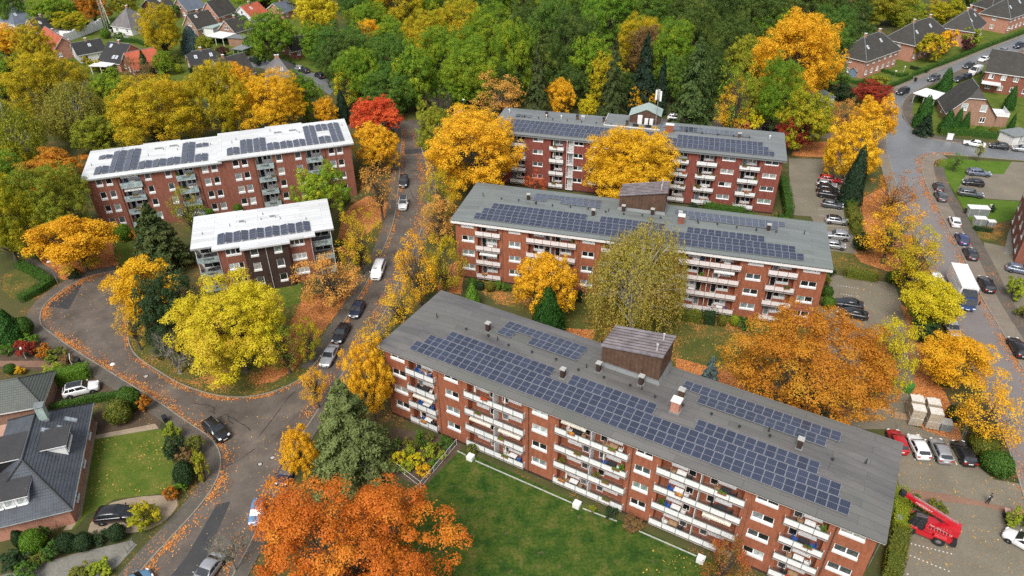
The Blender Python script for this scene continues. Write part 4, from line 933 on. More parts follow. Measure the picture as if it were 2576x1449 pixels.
leaf_mat('hd_lime', [(0.16, 0.21, 0.014), (0.26, 0.32, 0.02), (0.38, 0.40, 0.03)], None, trans=0.2)
leaf_mat('litter', [(0.22, 0.075, 0.028), (0.45, 0.15, 0.04), (0.60, 0.24, 0.06), (0.66, 0.36, 0.10)], None, trans=0.0)
leaf_mat('litter_yellow', [(0.30, 0.16, 0.04), (0.55, 0.32, 0.06), (0.68, 0.45, 0.10)], None, trans=0.0)

def quads_mesh(name, c, nrm, size, tone, mat, rs, aspect=0.7, hang=False):
    """N leaf faces: centres, normals, sizes, tones -> one mesh"""
    N = len(c); up = np.array([0.0, 0, 1])
    nrm = nrm / (np.linalg.norm(nrm, axis=1, keepdims=True) + 1e-9)
    t = rs.normal(size=(N, 3))
    if hang: t = t * 0.35 + np.array([0, 0, -1.0])
    t -= nrm * (t * nrm).sum(1, keepdims=True); t /= np.linalg.norm(t, axis=1, keepdims=True) + 1e-9
    b = np.cross(nrm, t); s = size[:, None] / 2
    V = np.empty((N, 4, 3)); fold = nrm * s * 0.35
    V[:, 0] = c - t * s; V[:, 1] = c + b * s * aspect + fold; V[:, 2] = c + t * s; V[:, 3] = c - b * s * aspect + fold
    me = bpy.data.meshes.new(name)
    me.vertices.add(N * 4); me.vertices.foreach_set('co', V.reshape(-1).astype(np.float32))
    me.loops.add(N * 4); me.loops.foreach_set('vertex_index', np.arange(N * 4, dtype=np.int32))
    me.polygons.add(N); me.polygons.foreach_set('loop_start', np.arange(0, N * 4, 4, dtype=np.int32)); me.polygons.foreach_set('loop_total', np.full(N, 4, dtype=np.int32))
    a = me.attributes.new('tone', 'FLOAT', 'FACE'); a.data.foreach_set('value', tone.astype(np.float32))
    me.materials.append(MATS[mat]); me.update(calc_edges=True)
    return me
def unit(v): return v / (np.linalg.norm(v, axis=-1, keepdims=True) + 1e-9)
class Crown: pass
def skeleton(b, pts, rs, r0=0.05, start=-1.0, k=5, wig=0.06, lift=0.35):
    """limbs from the stem to the clump centres"""
    for p in pts:
        z0 = start + (p[2] - start) * rs.uniform(0.1, 0.45); a = np.array([0, 0, z0]); d = p - a
        mid = a + d * 0.5 + np.array([rs.normal() * wig, rs.normal() * wig, -0.08 + rs.normal() * wig * 0.5 + lift * 0.15]); r = r0 * (0.35 + 0.4 * rs.random())
        b.tube(a, mid, r, r * 0.55, k, cap=False); b.tube(mid, p, r * 0.55, r * 0.12, k, cap=False)
def make_crown(kind, seed, n, leaf, nclump=70, cr=(0.2, 0.32), flat=0.8, shell=(0.5, 0.92), sparse=1.0):
    rs = np.random.RandomState(seed); C = Crown()
    if kind == 'round':      # boughs carry clumps, clumps carry leaves: gaps stay open between them
        nL = max(9, nclump // 5); i = np.arange(nL) + 0.5; ph = np.arccos(1 - 1.72 * i / nL); th = np.pi * (1 + 5 ** 0.5) * i + rs.normal(size=nL) * 0.25
        ld = unit(np.stack([np.cos(th) * np.sin(ph), np.sin(th) * np.sin(ph), np.cos(ph)], 1) + rs.normal(size=(nL, 3)) * 0.12)
        lr = rs.uniform(0.24, 0.46, nL); lc = ld * (rs.uniform(0.74, 1.12, nL) - lr)[:, None]
        m = max(8, int(nclump / nL * 4)); li = np.repeat(np.arange(nL), m)
        cd = unit(rs.normal(size=(nL * m, 3)) * 0.85 + ld[li] * 0.6 + np.array([0, 0, 0.25])); crad = rs.uniform(0.14, 0.36, nL * m) * lr[li]
        cen = lc[li] + cd * (lr[li] * rs.uniform(0.35, 1.1, nL * m))[:, None]; ct = 0.55 * rs.random(nL)[li] + 0.45 * rs.random(nL * m)
        wgt = crad ** 2; idx = rs.choice(nL * m, n, p=wgt / wgt.sum())
        dd = unit(rs.normal(size=(n, 3)) * 0.8 + cd[idx] * 0.6 + np.array([0, 0, 0.3])); rr = crad[idx] * (0.72 + 0.33 * rs.random(n))
        stray = rs.random(n) < 0.16; rr = np.where(stray, rr * rs.uniform(1.0, 1.7, n), rr)
        c = cen[idx] + dd * rr[:, None] * np.array([1, 1, flat]); nr = dd * 0.9 + rs.normal(size=(n, 3)) * 0.36 + np.array([0, 0, 0.3])
        C.leaves = (c, nr, leaf * rs.uniform(0.6, 1.4, n), np.clip(ct[idx] * 0.78 + rs.random(n) * 0.22, 0, 1)); C.tips = np.concatenate([lc, cen[rs.choice(nL * m, min(nL * m, 60), replace=False)]])
    elif kind in ('tier', 'loose'):
        d = unit(rs.normal(size=(nclump, 3)))
        lump = 1 + 0.13 * np.sin(d[:, 0] * 3.1 + seed) + 0.12 * np.sin(d[:, 1] * 3.7 + 2 * seed) + 0.10 * np.sin(d[:, 2] * 4.3 + seed)
        rad = rs.uniform(shell[0] ** 3, shell[1] ** 3, nclump) ** (1 / 3) * lump
        cen = d * rad[:, None]
        if kind == 'tier': cen[:, 2] = np.round(cen[:, 2] * 4) / 4 + rs.normal(size=nclump) * 0.04
        crad = rs.uniform(cr[0], cr[1], nclump)
        ct = rs.random(nclump)
        wgt = crad ** 2; idx = rs.choice(nclump, n, p=wgt / wgt.sum())
        dd = unit(rs.normal(size=(n, 3)) + unit(cen)[idx] * 0.55 + np.array([0, 0, 0.35]))
        rr = crad[idx] * rs.uniform(0.45, 1.0, n) ** 0.4 * (1 + 0.25 * rs.normal(size=n))
        sq = np.array([1, 1, flat]); c = cen[idx] + dd * rr[:, None] * sq
        if kind == 'tier': c[:, 2] -= 0.35 * (np.hypot(c[:, 0] - cen[idx, 0], c[:, 1] - cen[idx, 1]) ** 2) / 0.3
        nr = dd * 0.8 + rs.normal(size=(n, 3)) * 0.55 + np.array([0, 0, 0.5])
        sz = leaf * rs.uniform(0.6, 1.4, n); tone = np.clip(ct[idx] * 0.55 + rs.random(n) * 0.45, 0, 1)
        C.leaves = (c, nr, sz, tone); C.tips = cen
    elif kind == 'weep':
        ns = nclump * 9
        d = unit(rs.normal(size=(ns, 3)) + np.array([0, 0, 0.5])); rad = rs.uniform(0.35, 1, ns) ** 0.5 * (1 + 0.13 * np.sin(d[:, 0] * 4 + seed) + 0.1 * np.sin(d[:, 1] * 5))
        top = d * rad[:, None]; top[:, 2] *= 0.95
        ln = rs.uniform(0.25, 0.75, ns) * (0.5 + 0.6 * np.hypot(top[:, 0], top[:, 1]))
        ln = np.minimum(ln, top[:, 2] + 0.98); ln = np.maximum(ln, 0.12)
        idx = rs.randint(0, ns, n); tt = rs.random(n)
        c = top[idx].copy(); c[:, 2] -= ln[idx] * tt; out = unit(top * np.array([1, 1, 0]))[idx]; c += out * (0.05 * np.sin(tt * 3))[:, None] + rs.normal(size=(n, 3)) * np.array([0.022, 0.022, 0.02])
        nr = out + rs.normal(size=(n, 3)) * 0.7; sz = leaf * rs.uniform(0.6, 1.4, n)
        ct = rs.random(ns); C.leaves = (c, nr, sz, np.clip(ct[idx] * 0.6 + rs.random(n) * 0.4, 0, 1)); C.tips = top[rs.choice(ns, 60)] * 0.96; C.hang = True
    elif kind == 'conifer':
        nb = nclump * 4; t = rs.random(nb) ** 0.75; z = 1 - 2 * t * 0.97; Rz = (t ** 0.85) * (0.82 + 0.3 * rs.random(nb)); az = rs.uniform(0, 2 * np.pi, nb)
        idx = rs.randint(0, nb, n); s = rs.random(n) ** 0.6
        dr = np.stack([np.cos(az), np.sin(az), np.zeros(nb)], 1)[idx]; pr = np.stack([-np.sin(az), np.cos(az), np.zeros(nb)], 1)[idx]
        rl = Rz[idx] * s; wid = 0.13 * Rz[idx] * (1.15 - s) + 0.02
        c = dr * rl[:, None] + pr * (rs.normal(size=n) * wid)[:, None]; droop = flat
        c[:, 2] = z[idx] - droop * 0.30 * (rl ** 1.3) + 0.05 * np.sin(s * 3) * rl - np.abs(rs.normal(size=n)) * 0.035
        nr = np.array([0, 0, 1.0]) + dr * 0.5 + rs.normal(size=(n, 3)) * 0.5
        sz = leaf * rs.uniform(0.6, 1.5, n); ct = rs.random(nb); C.leaves = (c, nr, sz, np.clip(ct[idx] * 0.4 + s * 0.35 + rs.random(n) * 0.25, 0, 1))
        sel = rs.choice(nb, min(nb, 110)); C.tips = np.stack([np.cos(az[sel]) * Rz[sel] * 0.85, np.sin(az[sel]) * Rz[sel] * 0.85, z[sel] - droop * 0.28 * (Rz[sel] * 0.85) ** 1.3], 1); C.cz = z[sel]
    elif kind == 'cone':
        t = rs.random(n) ** 0.6; az = rs.uniform(0, 2 * np.pi, n); Rz = np.minimum(1, (t * 1.2) ** 0.62) * (1 - 0.2 * np.maximum(0, t - 0.75)) * (1 + 0.09 * np.sin(az * 5 + t * 14) + 0.08 * np.sin(az * 3 - t * 9) + 0.05 * np.sin(az * 11 + t * 31)); Rz *= rs.uniform(0.8, 1.04, n)
        c = np.stack([np.cos(az) * Rz, np.sin(az) * Rz, 1 - 2 * t], 1); nr = np.stack([np.cos(az), np.sin(az), np.full(n, 0.4)], 1) + rs.normal(size=(n, 3)) * 0.5
        C.leaves = (c, nr, leaf * rs.uniform(0.6, 1.4, n), rs.random(n)); C.tips = None
    elif kind == 'ball':
        d = unit(rs.normal(size=(n, 3))); d[:, 2] = np.where(d[:, 2] < -0.75, -d[:, 2], d[:, 2])
        lump = 1 + 0.05 * np.sin(d[:, 0] * 5 + seed) + 0.05 * np.sin(d[:, 1] * 6 + d[:, 2] * 4)
        c = d * (lump * rs.uniform(0.86, 1.02, n))[:, None]; nr = d + rs.normal(size=(n, 3)) * 0.55
        C.leaves = (c, nr, leaf * rs.uniform(0.6, 1.4, n), rs.random(n)); C.tips = None
    return C, rs
PROTO = {}
def proto(key, kind, seed, n, leaf, r0=0.03, branches=True, blift=0.35, **k):
    C, rs = make_crown(kind, seed, n, leaf, **k)
    if kind in ('round', 'tier', 'loose'):      # fill the unit box
        c_ = C.leaves[0]; hr = np.percentile(np.abs(c_[:, :2]), 99.4); vr = np.percentile(np.abs(c_[:, 2]), 99.4); f_ = np.array([1 / hr, 1 / hr, 1 / vr]); C.leaves = (c_ * f_,) + C.leaves[1:]; C.tips = C.tips * f_
    me = quads_mesh('crown', *C.leaves, 'lf_green', rs, hang=getattr(C, 'hang', False), aspect=0.45 if kind == 'conifer' else 0.72)
    br = None
    if branches and C.tips is not None:
        b = MB()
        if kind == 'conifer':
            for p, z in zip(C.tips, C.cz):
                b.tube((0, 0, z), p * np.array([0.55, 0.55, 1]) + np.array([0, 0, (z - p[2]) * 0.62]), r0 * 0.55, r0 * 0.32, 4, cap=False); b.tube(p * np.array([0.55, 0.55, 1]) + np.array([0, 0, (z - p[2]) * 0.62]), p, r0 * 0.32, r0 * 0.1, 4, cap=False)
            b.tube((0, 0, -1), (0, 0, 0.9), r0 * 1.6, r0 * 0.2, 6)
        else: skeleton(b, C.tips * (1.05 if kind == 'weep' else 0.97), rs, r0, lift=blift)
        br = b.mesh('branches', ['bark'])
    core = None
    if kind in ('cone', 'ball'):
        b = MB(); pr = [(0.0, -0.92), (0.62, -0.85), (0.76, -0.5), (0.62, -0.1), (0.4, 0.35), (0.16, 0.75), (0, 0.85)] if kind == 'cone' else [(0.0, -0.85), (0.55, -0.62), (0.84, 0), (0.6, 0.6), (0.0, 0.85)]
        b.lathe(pr, 10); core = b.mesh('inner_twigs', ['bark'])
    PROTO[key] = (me, br, core)
for i in range(3): proto('big%d' % i, 'round', 11 + i, 72000, 0.026, nclump=200)
proto('huge0', 'round', 17, 78000, 0.0215, nclump=125, r0=0.03); proto('huge1', 'round', 19, 64000, 0.0215, nclump=115, r0=0.034)
for i in range(4): proto('mid%d' % i, 'round', 21 + i, 27000, 0.041, nclump=120)
for i in range(2): proto('tier%d' % i, 'tier', 31 + i, 24000, 0.045, nclump=110, cr=(0.16, 0.28), flat=0.5, shell=(0.35, 0.95))
for i in range(3): proto('loose%d' % i, 'loose', 41 + i, 5600, 0.044, r0=0.036, nclump=85, cr=(0.12, 0.22), shell=(0.35, 1.0))
for i in range(2): proto('thin%d' % i, 'loose', 46 + i, 2600, 0.045, r0=0.032, nclump=75, cr=(0.12, 0.2), shell=(0.35, 1.0))
proto('weep0', 'weep', 51, 36000, 0.028, r0=0.045, nclump=110, blift=2.2); proto('weep1', 'weep', 52, 20000, 0.042, nclump=80, blift=2.2)
proto('spruce0', 'conifer', 61, 22000, 0.07, nclump=60, flat=1.0); proto('spruce1', 'conifer', 62, 15000, 0.08, nclump=45, flat=1.2)
proto('cedar0', 'conifer', 63, 26000, 0.055, r0=0.034, nclump=42, flat=0.5); proto('pine0', 'conifer', 64, 15000, 0.075, nclump=34, flat=0.2)
proto('cone0', 'cone', 71, 9000, 0.075); proto('cone1', 'cone', 72, 4500, 0.10)
proto('ball0', 'ball', 81, 5000, 0.10); proto('ball1', 'ball', 82, 3500, 0.12)
for i in range(3): proto('shrub%d' % i, 'round', 91 + i, 3600, 0.115, nclump=45, r0=0.02)
# bare trees: only limbs and twigs
def bare_mesh(seed, mat='bark_pale'):
    rs = np.random.RandomState(seed); b = MB()
    def grow(p, d, L, r, lv):
        q = p + d * L; b.tube(p, q, r, r * 0.65, 5 if lv < 2 else 3, cap=False)
        if lv >= 5: return
        for _ in range(3 if lv < 4 else 4):
            nd = unit(d + rs.normal(size=3) * 0.55 + np.array([0, 0, 0.12])); grow(p + d * L * rs.uniform(0.55, 1), nd, L * rs.uniform(0.6, 0.82), r * 0.55, lv + 1)
    for i in range(5):
        a = 2 * np.pi * i / 5 + rs.random(); grow(np.array([0, 0, -0.95]), unit(np.array([np.cos(a) * 0.6, np.sin(a) * 0.6, 1.0])), 0.5, 0.045, 1)
    v = np.array(b.v); v *= 0.98 / np.abs(v[:, 2]).max(); b.v = [tuple(x) for x in v]
    return b.mesh('branches', [mat])
PROTO['bare0'] = (None, bare_mesh(5), None); PROTO['bare1'] = (None, bare_mesh(6), None)

def fit_box(x0, y0, x1, y1, zb):
    """size and place of a crown seen in a box of the picture, its lowest leaves zb above ground"""
    cx, cy = (x0 + x1) / 2, (y0 + y1) / 2; zc = zb + 4
    for _ in range(8):
        P = G(cx, cy, zc); mpp = depth(P) / FPX; r = (x1 - x0) / 2 * mpp; hh = (y1 - y0) / 2 * mpp
        dl = math.atan2(CAM_H - zc, math.hypot(P.x, P.y)); s = hh * hh - (r * math.sin(dl)) ** 2
        bb = math.sqrt(max(s, (0.55 * r * math.cos(dl)) ** 2)) / math.cos(dl); bb = min(bb, 2.6 * r + 1); zc = zb + bb
    return P, r, bb, zc
NTREE = [0]
def tree(box, pk, mat, label, cat='tree', name='tree', zb=2.0, bark='bark', group=None, tr=None, lean=None, name2=None):
    P, r, bb, zc = fit_box(*box, zb); NTREE[0] += 1
    root = empty(name, (P.x, P.y, 0), 0, label, cat, group)
    me, br, core = PROTO[pk]; k = NTREE[0]; rz = (k * 2.399) % 6.283; sc = (r, r, bb)
    if me: obj('crown', me, root, (0, 0, zc), rz, sc, mat)
    if br: obj('branches', br, root, (0, 0, zc), rz, sc, bark)
    if core: obj('inner_twigs', core, root, (0, 0, zc), rz, sc, mat)
    if not core:
        t = MB(); r0 = tr or max(0.12, 0.035 * r + 0.015 * zc); h = zc if not pk.startswith('bare') else zb + 0.1 * bb
        n = 5; a = k * 1.7
        pts = [(0.12 * r0 * math.sin(a + i), 0.12 * r0 * math.cos(a + i), h * i / n) for i in range(n + 1)]
        t.tube((0, 0, -0.05), (0, 0, 0.25), r0 * 1.5, r0 * 1.02, 8, cap=False)
        for i in range(n): t.tube(pts[i] if i else (0, 0, 0.25), pts[i + 1], r0 * (1 - 0.13 * i), r0 * (1 - 0.13 * (i + 1)), 8, cap=False)
        t.build('trunk', [bark], root)
    return root
def shrub(box, mat, label, pk='shrub0', name='shrub', cat='shrub', group=None, zb=0.05):
    return tree(box, pk, mat, label, cat, name, zb, group=group, tr=0.06)
def hedge(pts, w_, h, mat, label, name='hedge', cat='hedge', dens=55, leaf=0.14, closed=False, base=0.0, group=None):
    """clipped hedge along ground points: a leafy skin over a twig core"""
    p = [G(x, y) for x, y in pts]; rs = np.random.RandomState(len(pts) * 7 + int(p[0].x * 10) % 97)
    o0 = p[0].copy(); root = empty(name, (o0.x, o0.y, base), 0, label, cat, group)
    p = [q - o0 for q in p]; cc, nn, core = [], [], MB(); prof = [(-1, 0.02, 0.0), (-1, 0.8, 0.0), (-0.7, 1.0, 0.5), (0.7, 1.0, 0.5), (1, 0.8, 0), (1, 0.02, 0)]
    for a, b in zip(p[:-1], p[1:]):
        d = b - a; L = d.length
        if L < 0.05: continue
        t = d / L; s = Vector((-t.y, t.x, 0)); e = w_ * 0.25
        n = int(L * (w_ + 2 * h) * dens); u = rs.uniform(-e / L, 1 + e / L, n); q = rs.random(n) * (w_ + 2 * h)
        for i in range(n):
            x = q[i]
            if x < h: off, z, nv = -w_ / 2, x, -s
            elif x < h + w_: off, z, nv = x - h - w_ / 2, h, Vector((0, 0, 1))
            else: off, z, nv = w_ / 2, x - h - w_, s
            lum = 1 + 0.06 * math.sin(u[i] * L * 1.3) + 0.04 * math.sin(u[i] * L * 3.1 + z * 2)
            c = a + d * u[i] + s * off * lum + Vector((0, 0, z * lum)); cc.append(c[:]); nn.append(nv[:])
        for e0, e1 in ((rs.randint(0, 2), 0),):
            n2 = int(w_ * h * dens * 0.9)
            for ed, sg in ((a, -1), (b, 1)):
                for i in range(n2): cc.append((ed + t * sg * e + s * rs.uniform(-w_ / 2, w_ / 2) + Vector((0, 0, rs.uniform(0, h))))[:]); nn.append((t * sg)[:])
        k = 0.4 * w_
        core.hexa([(a - s * k)[:2] + (0,), (b - s * k)[:2] + (0,), (b + s * k)[:2] + (0,), (a + s * k)[:2] + (0,), (a - s * k)[:2] + (h * 0.88,), (b - s * k)[:2] + (h * 0.88,), (b + s * k)[:2] + (h * 0.88,), (a + s * k)[:2] + (h * 0.88,)])
    c = np.array(cc); nr = np.array(nn) + rs.normal(size=c.shape) * 0.5; c += rs.normal(size=c.shape) * 0.05
    me = quads_mesh('foliage', c, nr, leaf * rs.uniform(0.7, 1.4, len(c)), rs.random(len(c)), mat, rs)
    obj('foliage', me, root); core.build('inner_twigs', [mat], root)
    return root
def litter(name, label, areas, n, mat='litter', size=0.17, z=0.05, seed=3):
    """fallen leaves lying loose: areas are (polygon in sight points) or (line, width)"""
    rs = np.random.RandomState(seed); out = []
    polys = []
    for a in areas:
        if isinstance(a, tuple) and isinstance(a[1], (int, float)):
            line, wd, w2 = a
            for i in range(len(line) - 1): polys.append(('l', line[i], line[i + 1], wd, w2, (line[i + 1] - line[i]).length))
        else:
            q = [np.array(x) for x in W(a)]; ar = 0
            for i in range(1, len(q) - 1):
                A_ = abs(np.cross(q[i] - q[0], q[i + 1] - q[0])) / 2; polys.append(('t', q[0], q[i], q[i + 1], A_))
    tot_l = [p[-1] for p in polys]; pr = np.array(tot_l) / sum(tot_l)
    cnt = rs.multinomial(n, pr)
    for p, k in zip(polys, cnt):
        if not k: continue
        if p[0] == 'l':
            t = rs.random(k); d = np.array(p[2] - p[1]); nv = np.array([-d[1], d[0]]) / (np.linalg.norm(d) + 1e-9)
            out.append(np.array(p[1]) + d * t[:, None] + nv * (p[3] + (p[4] - p[3]) * np.clip(rs.normal(size=k) * 0.28 + 0.5, -0.4, 1.4))[:, None])
        else:
            a, b = rs.random(k), rs.random(k); m_ = a + b > 1; a[m_], b[m_] = 1 - a[m_], 1 - b[m_]
            out.append(p[1] + (p[2] - p[1]) * a[:, None] + (p[3] - p[1]) * b[:, None])
    xy = np.concatenate(out); f_ = np.sin(xy[:, 0] * .9 + 1.3 * np.sin(xy[:, 1] * .35)) + np.sin(xy[:, 1] * 1.1 + 1.7 * np.sin(xy[:, 0] * .27)) + .8 * np.sin(xy[:, 0] * 2.3 + xy[:, 1] * 1.9)
    xy = xy[rs.random(len(xy)) < np.clip(.5 + .28 * f_, .08, 1)]; N = len(xy)
    c = np.concatenate([xy, (z + rs.random(N) * 0.03)[:, None]], 1); nr = np.array([0, 0, 1.0]) + rs.normal(size=(N, 3)) * 0.25
    o = obj(name, quads_mesh(name, c, nr, size * rs.uniform(0.6, 1.4, N), rs.random(N), mat, rs, aspect=0.9)); tag(o, label, 'fallen leaves', kind='stuff'); return o
# ------------------------------------------------------------------ trees: (box in the picture, kind, leaves, label, clearance, bark)
T = []
def add(box, pk, mat, label, zb=2.0, bark='bark', **k): tree(box, pk, mat, label, zb=zb, bark=bark, **k)
add((640, 1188, 1128, 1640), 'huge0', 'lf_orange', 'huge burnt orange tree at the bottom edge left of the lawn', 2.0)
add((738, 925, 1000, 1205), 'cedar0', 'nd_cedargrey', 'tall grey green conifer with pale drooping limbs at the road corner', 1.0, 'bark_pale', name='conifer', cat='conifer')
add((868, 858, 988, 1055), 'mid1', 'lf_gold', 'golden orange tree against the left end of the nearest block', 1.5)
add((890, 785, 1005, 900), 'thin1', 'lf_yellow', 'loose yellow tree beside the left corner of the nearest roof', 1.5)
add((705, 1075, 800, 1200), 'mid0', 'lf_gold', 'small golden tree left of the grey green conifer', 1.5)
add((745, 915, 835, 1010), 'loose0', 'lf_gold', 'orange tree top showing behind the grey green conifer', 2.0)
add((450, 696, 728, 948), 'big2', 'lf_lemon', 'broad lemon yellow tree on the island by the turning circle', 1.5)
add((348, 688, 505, 910), 'mid1', 'lf_darkgreen', 'dark evergreen tree left of the lemon yellow tree', 0.3, pk2=None) if False else add((348, 688, 505, 910), 'mid1', 'hd_dark', 'dark evergreen tree left of the lemon yellow tree', 0.3)
add((345, 745, 500, 945), 'bare0', 'bark_pale', 'bare pale tree in front of the dark evergreen', 0.8, 'bark_pale')
add((278, 640, 430, 800), 'tier0', 'lf_yellow', 'half bare yellow tree at the end of the turning circle', 2.2)
add((285, 760, 375, 870), 'thin0', 'lf_yellow', 'nearly leafless tree between the turning circle and the dark evergreen', 1.5)
add((88, 528, 288, 675), 'tier1', 'lf_gold', 'orange maple with a clear trunk beside the turning circle', 2.2)
add((300, 500, 482, 690), 'pine0', 'nd_pine', 'dark pine in front of the long white-roofed block', 0.5, name='conifer', cat='conifer')
add((660, 780, 762, 935), 'thin1', 'lf_greenyellow', 'thin greenish tree right of the lemon yellow tree', 1.0)
add((745, 415, 882, 560), 'mid2', 'lf_greenyellow', 'yellow green tree before the right end of the long white-roofed block', 2.0)
add((415, 460, 520, 580), 'thin0', 'lf_olive', 'almost bare tree before the balconies of the white-roofed block', 1.0)
add((845, 530, 955, 680), 'loose1', 'lf_mixgold', 'sparse orange tree right of the small white-roofed block', 1.5)
add((742, 632, 912, 775), 'loose2', 'lf_peach', 'sparse peach coloured tree at the corner of the small white-roofed block', 1.0)
add((735, 790, 818, 905), 'loose0', 'lf_turning', 'sparse green and yellow tree beside the kerb on the island', 1.0)
add((872, 243, 1012, 350), 'mid3', 'lf_red', 'bright red tree at the bend of the tree-lined road', 1.5)
add((882, 312, 1004, 420), 'mid0', 'lf_gold', 'orange tree directly below the bright red tree', 1.5)
add((902, 388, 1002, 530), 'thin1', 'lf_peach', 'sparse tree with dark trunk on leaf-covered lawn by the road', 2.5)
add((275, 190, 492, 375), 'big0', 'lf_mixgold', 'big yellow tree behind the left half of the long white roof', 1.5)
add((478, 160, 625, 345), 'big1', 'lf_mixgold', 'amber tree behind the middle of the long white roof', 1.5)
add((600, 185, 770, 335), 'big2', 'lf_yellow', 'bright yellow tree behind the right half of the long white roof', 1.5)
add((560, 160, 640, 240), 'mid2', 'lf_gold', 'golden tree top beside the white gabled house', 2.0)
add((12, 138, 208, 300), 'big1', 'lf_mixgold', 'wide golden tree at the left edge', 1.5)
add((92, 203, 268, 350), 'weep1', 'lf_birchgreen', 'olive weeping birch at the left', 1.0, 'bark_birch')
add((120, 270, 215, 345), 'weep1', 'lf_birchgreen', 'smaller olive birch in front of the weeping birch', 1.0, 'bark_birch')
add((-60, 120, 55, 280), 'mid3', 'lf_greenyellow', 'green tree cut by the left edge', 1.5)
add((-40, 65, 65, 150), 'mid2', 'lf_gold', 'orange tree at the left edge near the houses', 1.5)
add((40, 60, 130, 170), 'mid1', 'lf_turning', 'green and yellow tree left of the red tiled house', 1.5)
add((215, 190, 330, 300), 'mid0', 'lf_greenyellow', 'green tree between the birch and the big yellow tree', 1.0)
add((232, 205, 300, 290), 'spruce1', 'nd_spruce', 'dark slim conifer beside the weeping birch', 0.5, name='conifer', cat='conifer')
add((285, 150, 400, 270), 'loose1', 'lf_brown', 'brown half bare tree below the orange roofed house', 1.5)
add((178, 290, 300, 385), 'mid3', 'lf_olive', 'dull olive tree at the left end of the white roof', 0.8)
add((-60, 255, 110, 420), 'weep1', 'lf_olive', 'pale bare-topped birch at the left edge', 1.0, 'bark_birch')
add((0, 355, 70, 440), 'mid0', 'lf_turning', 'yellow tree at the left edge beside the birch', 1.0)
add((50, 380, 215, 475), 'mid2', 'lf_rust', 'rust red tree left of the long white-roofed block', 1.0)
add((30, 415, 215, 620), 'big2', 'lf_olive', 'large olive green tree left of the long brick facade', 1.0)
add((-90, 430, 75, 660), 'big0', 'lf_turning', 'large green and yellow tree cut by the left edge', 1.0)
add((-70, 380, 60, 500), 'mid1', 'lf_greenyellow', 'yellow green tree cut by the left edge above the larger one', 1.0)
add((1042, 262, 1150, 410), 'mid1', 'lf_olive', 'olive and yellow tree at the right side of the narrow road', 1.5)
add((1072, 278, 1318, 490), 'big1', 'lf_gold', 'large bright yellow tree left of the farthest block', 1.5)
add((1462, 322, 1695, 530), 'big2', 'lf_yellow', 'large amber tree before the farthest block', 1.5)
add((1310, 425, 1380, 490), 'thin0', 'lf_red', 'small red tree before the farthest block', 0.5)
add((1060, 430, 1150, 560), 'loose2', 'lf_turning', 'sparse amber tree at the left end of the middle block', 1.0)
add((1045, 480, 1165, 610), 'loose0', 'lf_peach', 'thin yellow tree left of the middle block beside the road', 1.0)
add((985, 590, 1115, 760), 'loose1', 'lf_gold', 'thin pale yellow tree reaching over the road', 1.5)
add((1065, 590, 1170, 740), 'loose2', 'lf_mixgold', 'thin orange and yellow tree at the corner of the middle block', 1.0)
add((935, 690, 1065, 830), 'thin0', 'lf_yellow', 'half bare yellow tree above the left end of the nearest roof', 2.0)
add((1470, 552, 1735, 850), 'weep0', 'lf_birch', 'tall weeping birch before the middle block', 0.8, 'bark_birch')
add((1293, 632, 1452, 805), 'tier0', 'lf_peach', 'yellow and peach tree on the courtyard lawn', 1.0) if False else add((1293, 632, 1452, 805), 'mid0', 'lf_gold', 'yellow and peach tree on the courtyard lawn', 1.0)
add((1332, 718, 1424, 855), 'cone0', 'nd_thuja', 'green cone shaped thuja in the courtyard', 0.05, name='conifer', cat='conifer')
add((1294, 628, 1326, 712), 'cone1', 'nd_thuja', 'slim dark green cypress against the middle block', 0.05, name='conifer', cat='conifer')
add((1166, 710, 1208, 775), 'cone1', 'nd_lime', 'small bright lime green conifer behind the nearest roof', 0.05, name='conifer', cat='conifer')
add((1752, 888, 1825, 985), 'spruce1', 'nd_blue', 'blue spruce behind the nearest roof', 0.2, name='conifer', cat='conifer')
add((1828, 765, 2215, 1110), 'huge1', 'lf_rust', 'large rust orange tree behind the right half of the nearest roof', 1.5)
add((2165, 775, 2308, 1010), 'loose0', 'lf_lemon', 'sparse yellow tree right of the large rust orange tree', 1.5)
add((2180, 800, 2300, 960), 'loose1', 'lf_lemon', 'second sparse yellow tree right of the large rust orange tree', 1.5)
add((2278, 692, 2432, 820), 'tier1', 'lf_lemon', 'bright yellow tree beside the white truck', 2.2)
add((2322, 832, 2500, 965), 'tier0', 'lf_gold', 'orange tree below the bright yellow one beside the road', 2.0)
add((2395, 960, 2580, 1120), 'loose2', 'lf_gold', 'sparse golden tree above the parked cars at the right', 2.0)
add((2165, 500, 2330, 650), 'loose0', 'lf_gold', 'sparse golden tree on the leaf-covered verge, upper one', 2.0)
add((2225, 560, 2385, 735), 'loose1', 'lf_turning', 'sparse yellow green tree on the verge leaning over the road', 2.0)
add((2185, 420, 2315, 545), 'thin0', 'lf_rust', 'nearly bare tree with rusty leaves near the junction', 2.0)
add((2150, 243, 2255, 375), 'mid2', 'lf_gold', 'amber tree beside the junction, nearer the wet road', 1.5)
add((2075, 305, 2215, 455), 'mid1', 'lf_yellow', 'yellow tree beside the junction, nearer the car park', 1.0, 'bark_birch')
add((2128, 365, 2184, 515), 'cone1', 'nd_spruce', 'tall dark cypress beside the car park', 0.1, name='conifer', cat='conifer')
add((1900, 42, 2118, 260), 'big1', 'lf_gold', 'very large golden tree left of the brick houses', 2.0)
add((1905, 150, 2010, 330), 'big2', 'lf_greenyellow', 'tall green and yellow tree below the very large golden one', 1.5)
add((1955, 225, 2095, 375), 'mid3', 'lf_turning', 'dark yellow tree right of the red bush behind the farthest block', 1.0)
add((2145, 203, 2245, 270), 'mid2', 'lf_darkred', 'red maple beside the bend of the wet road', 0.8)
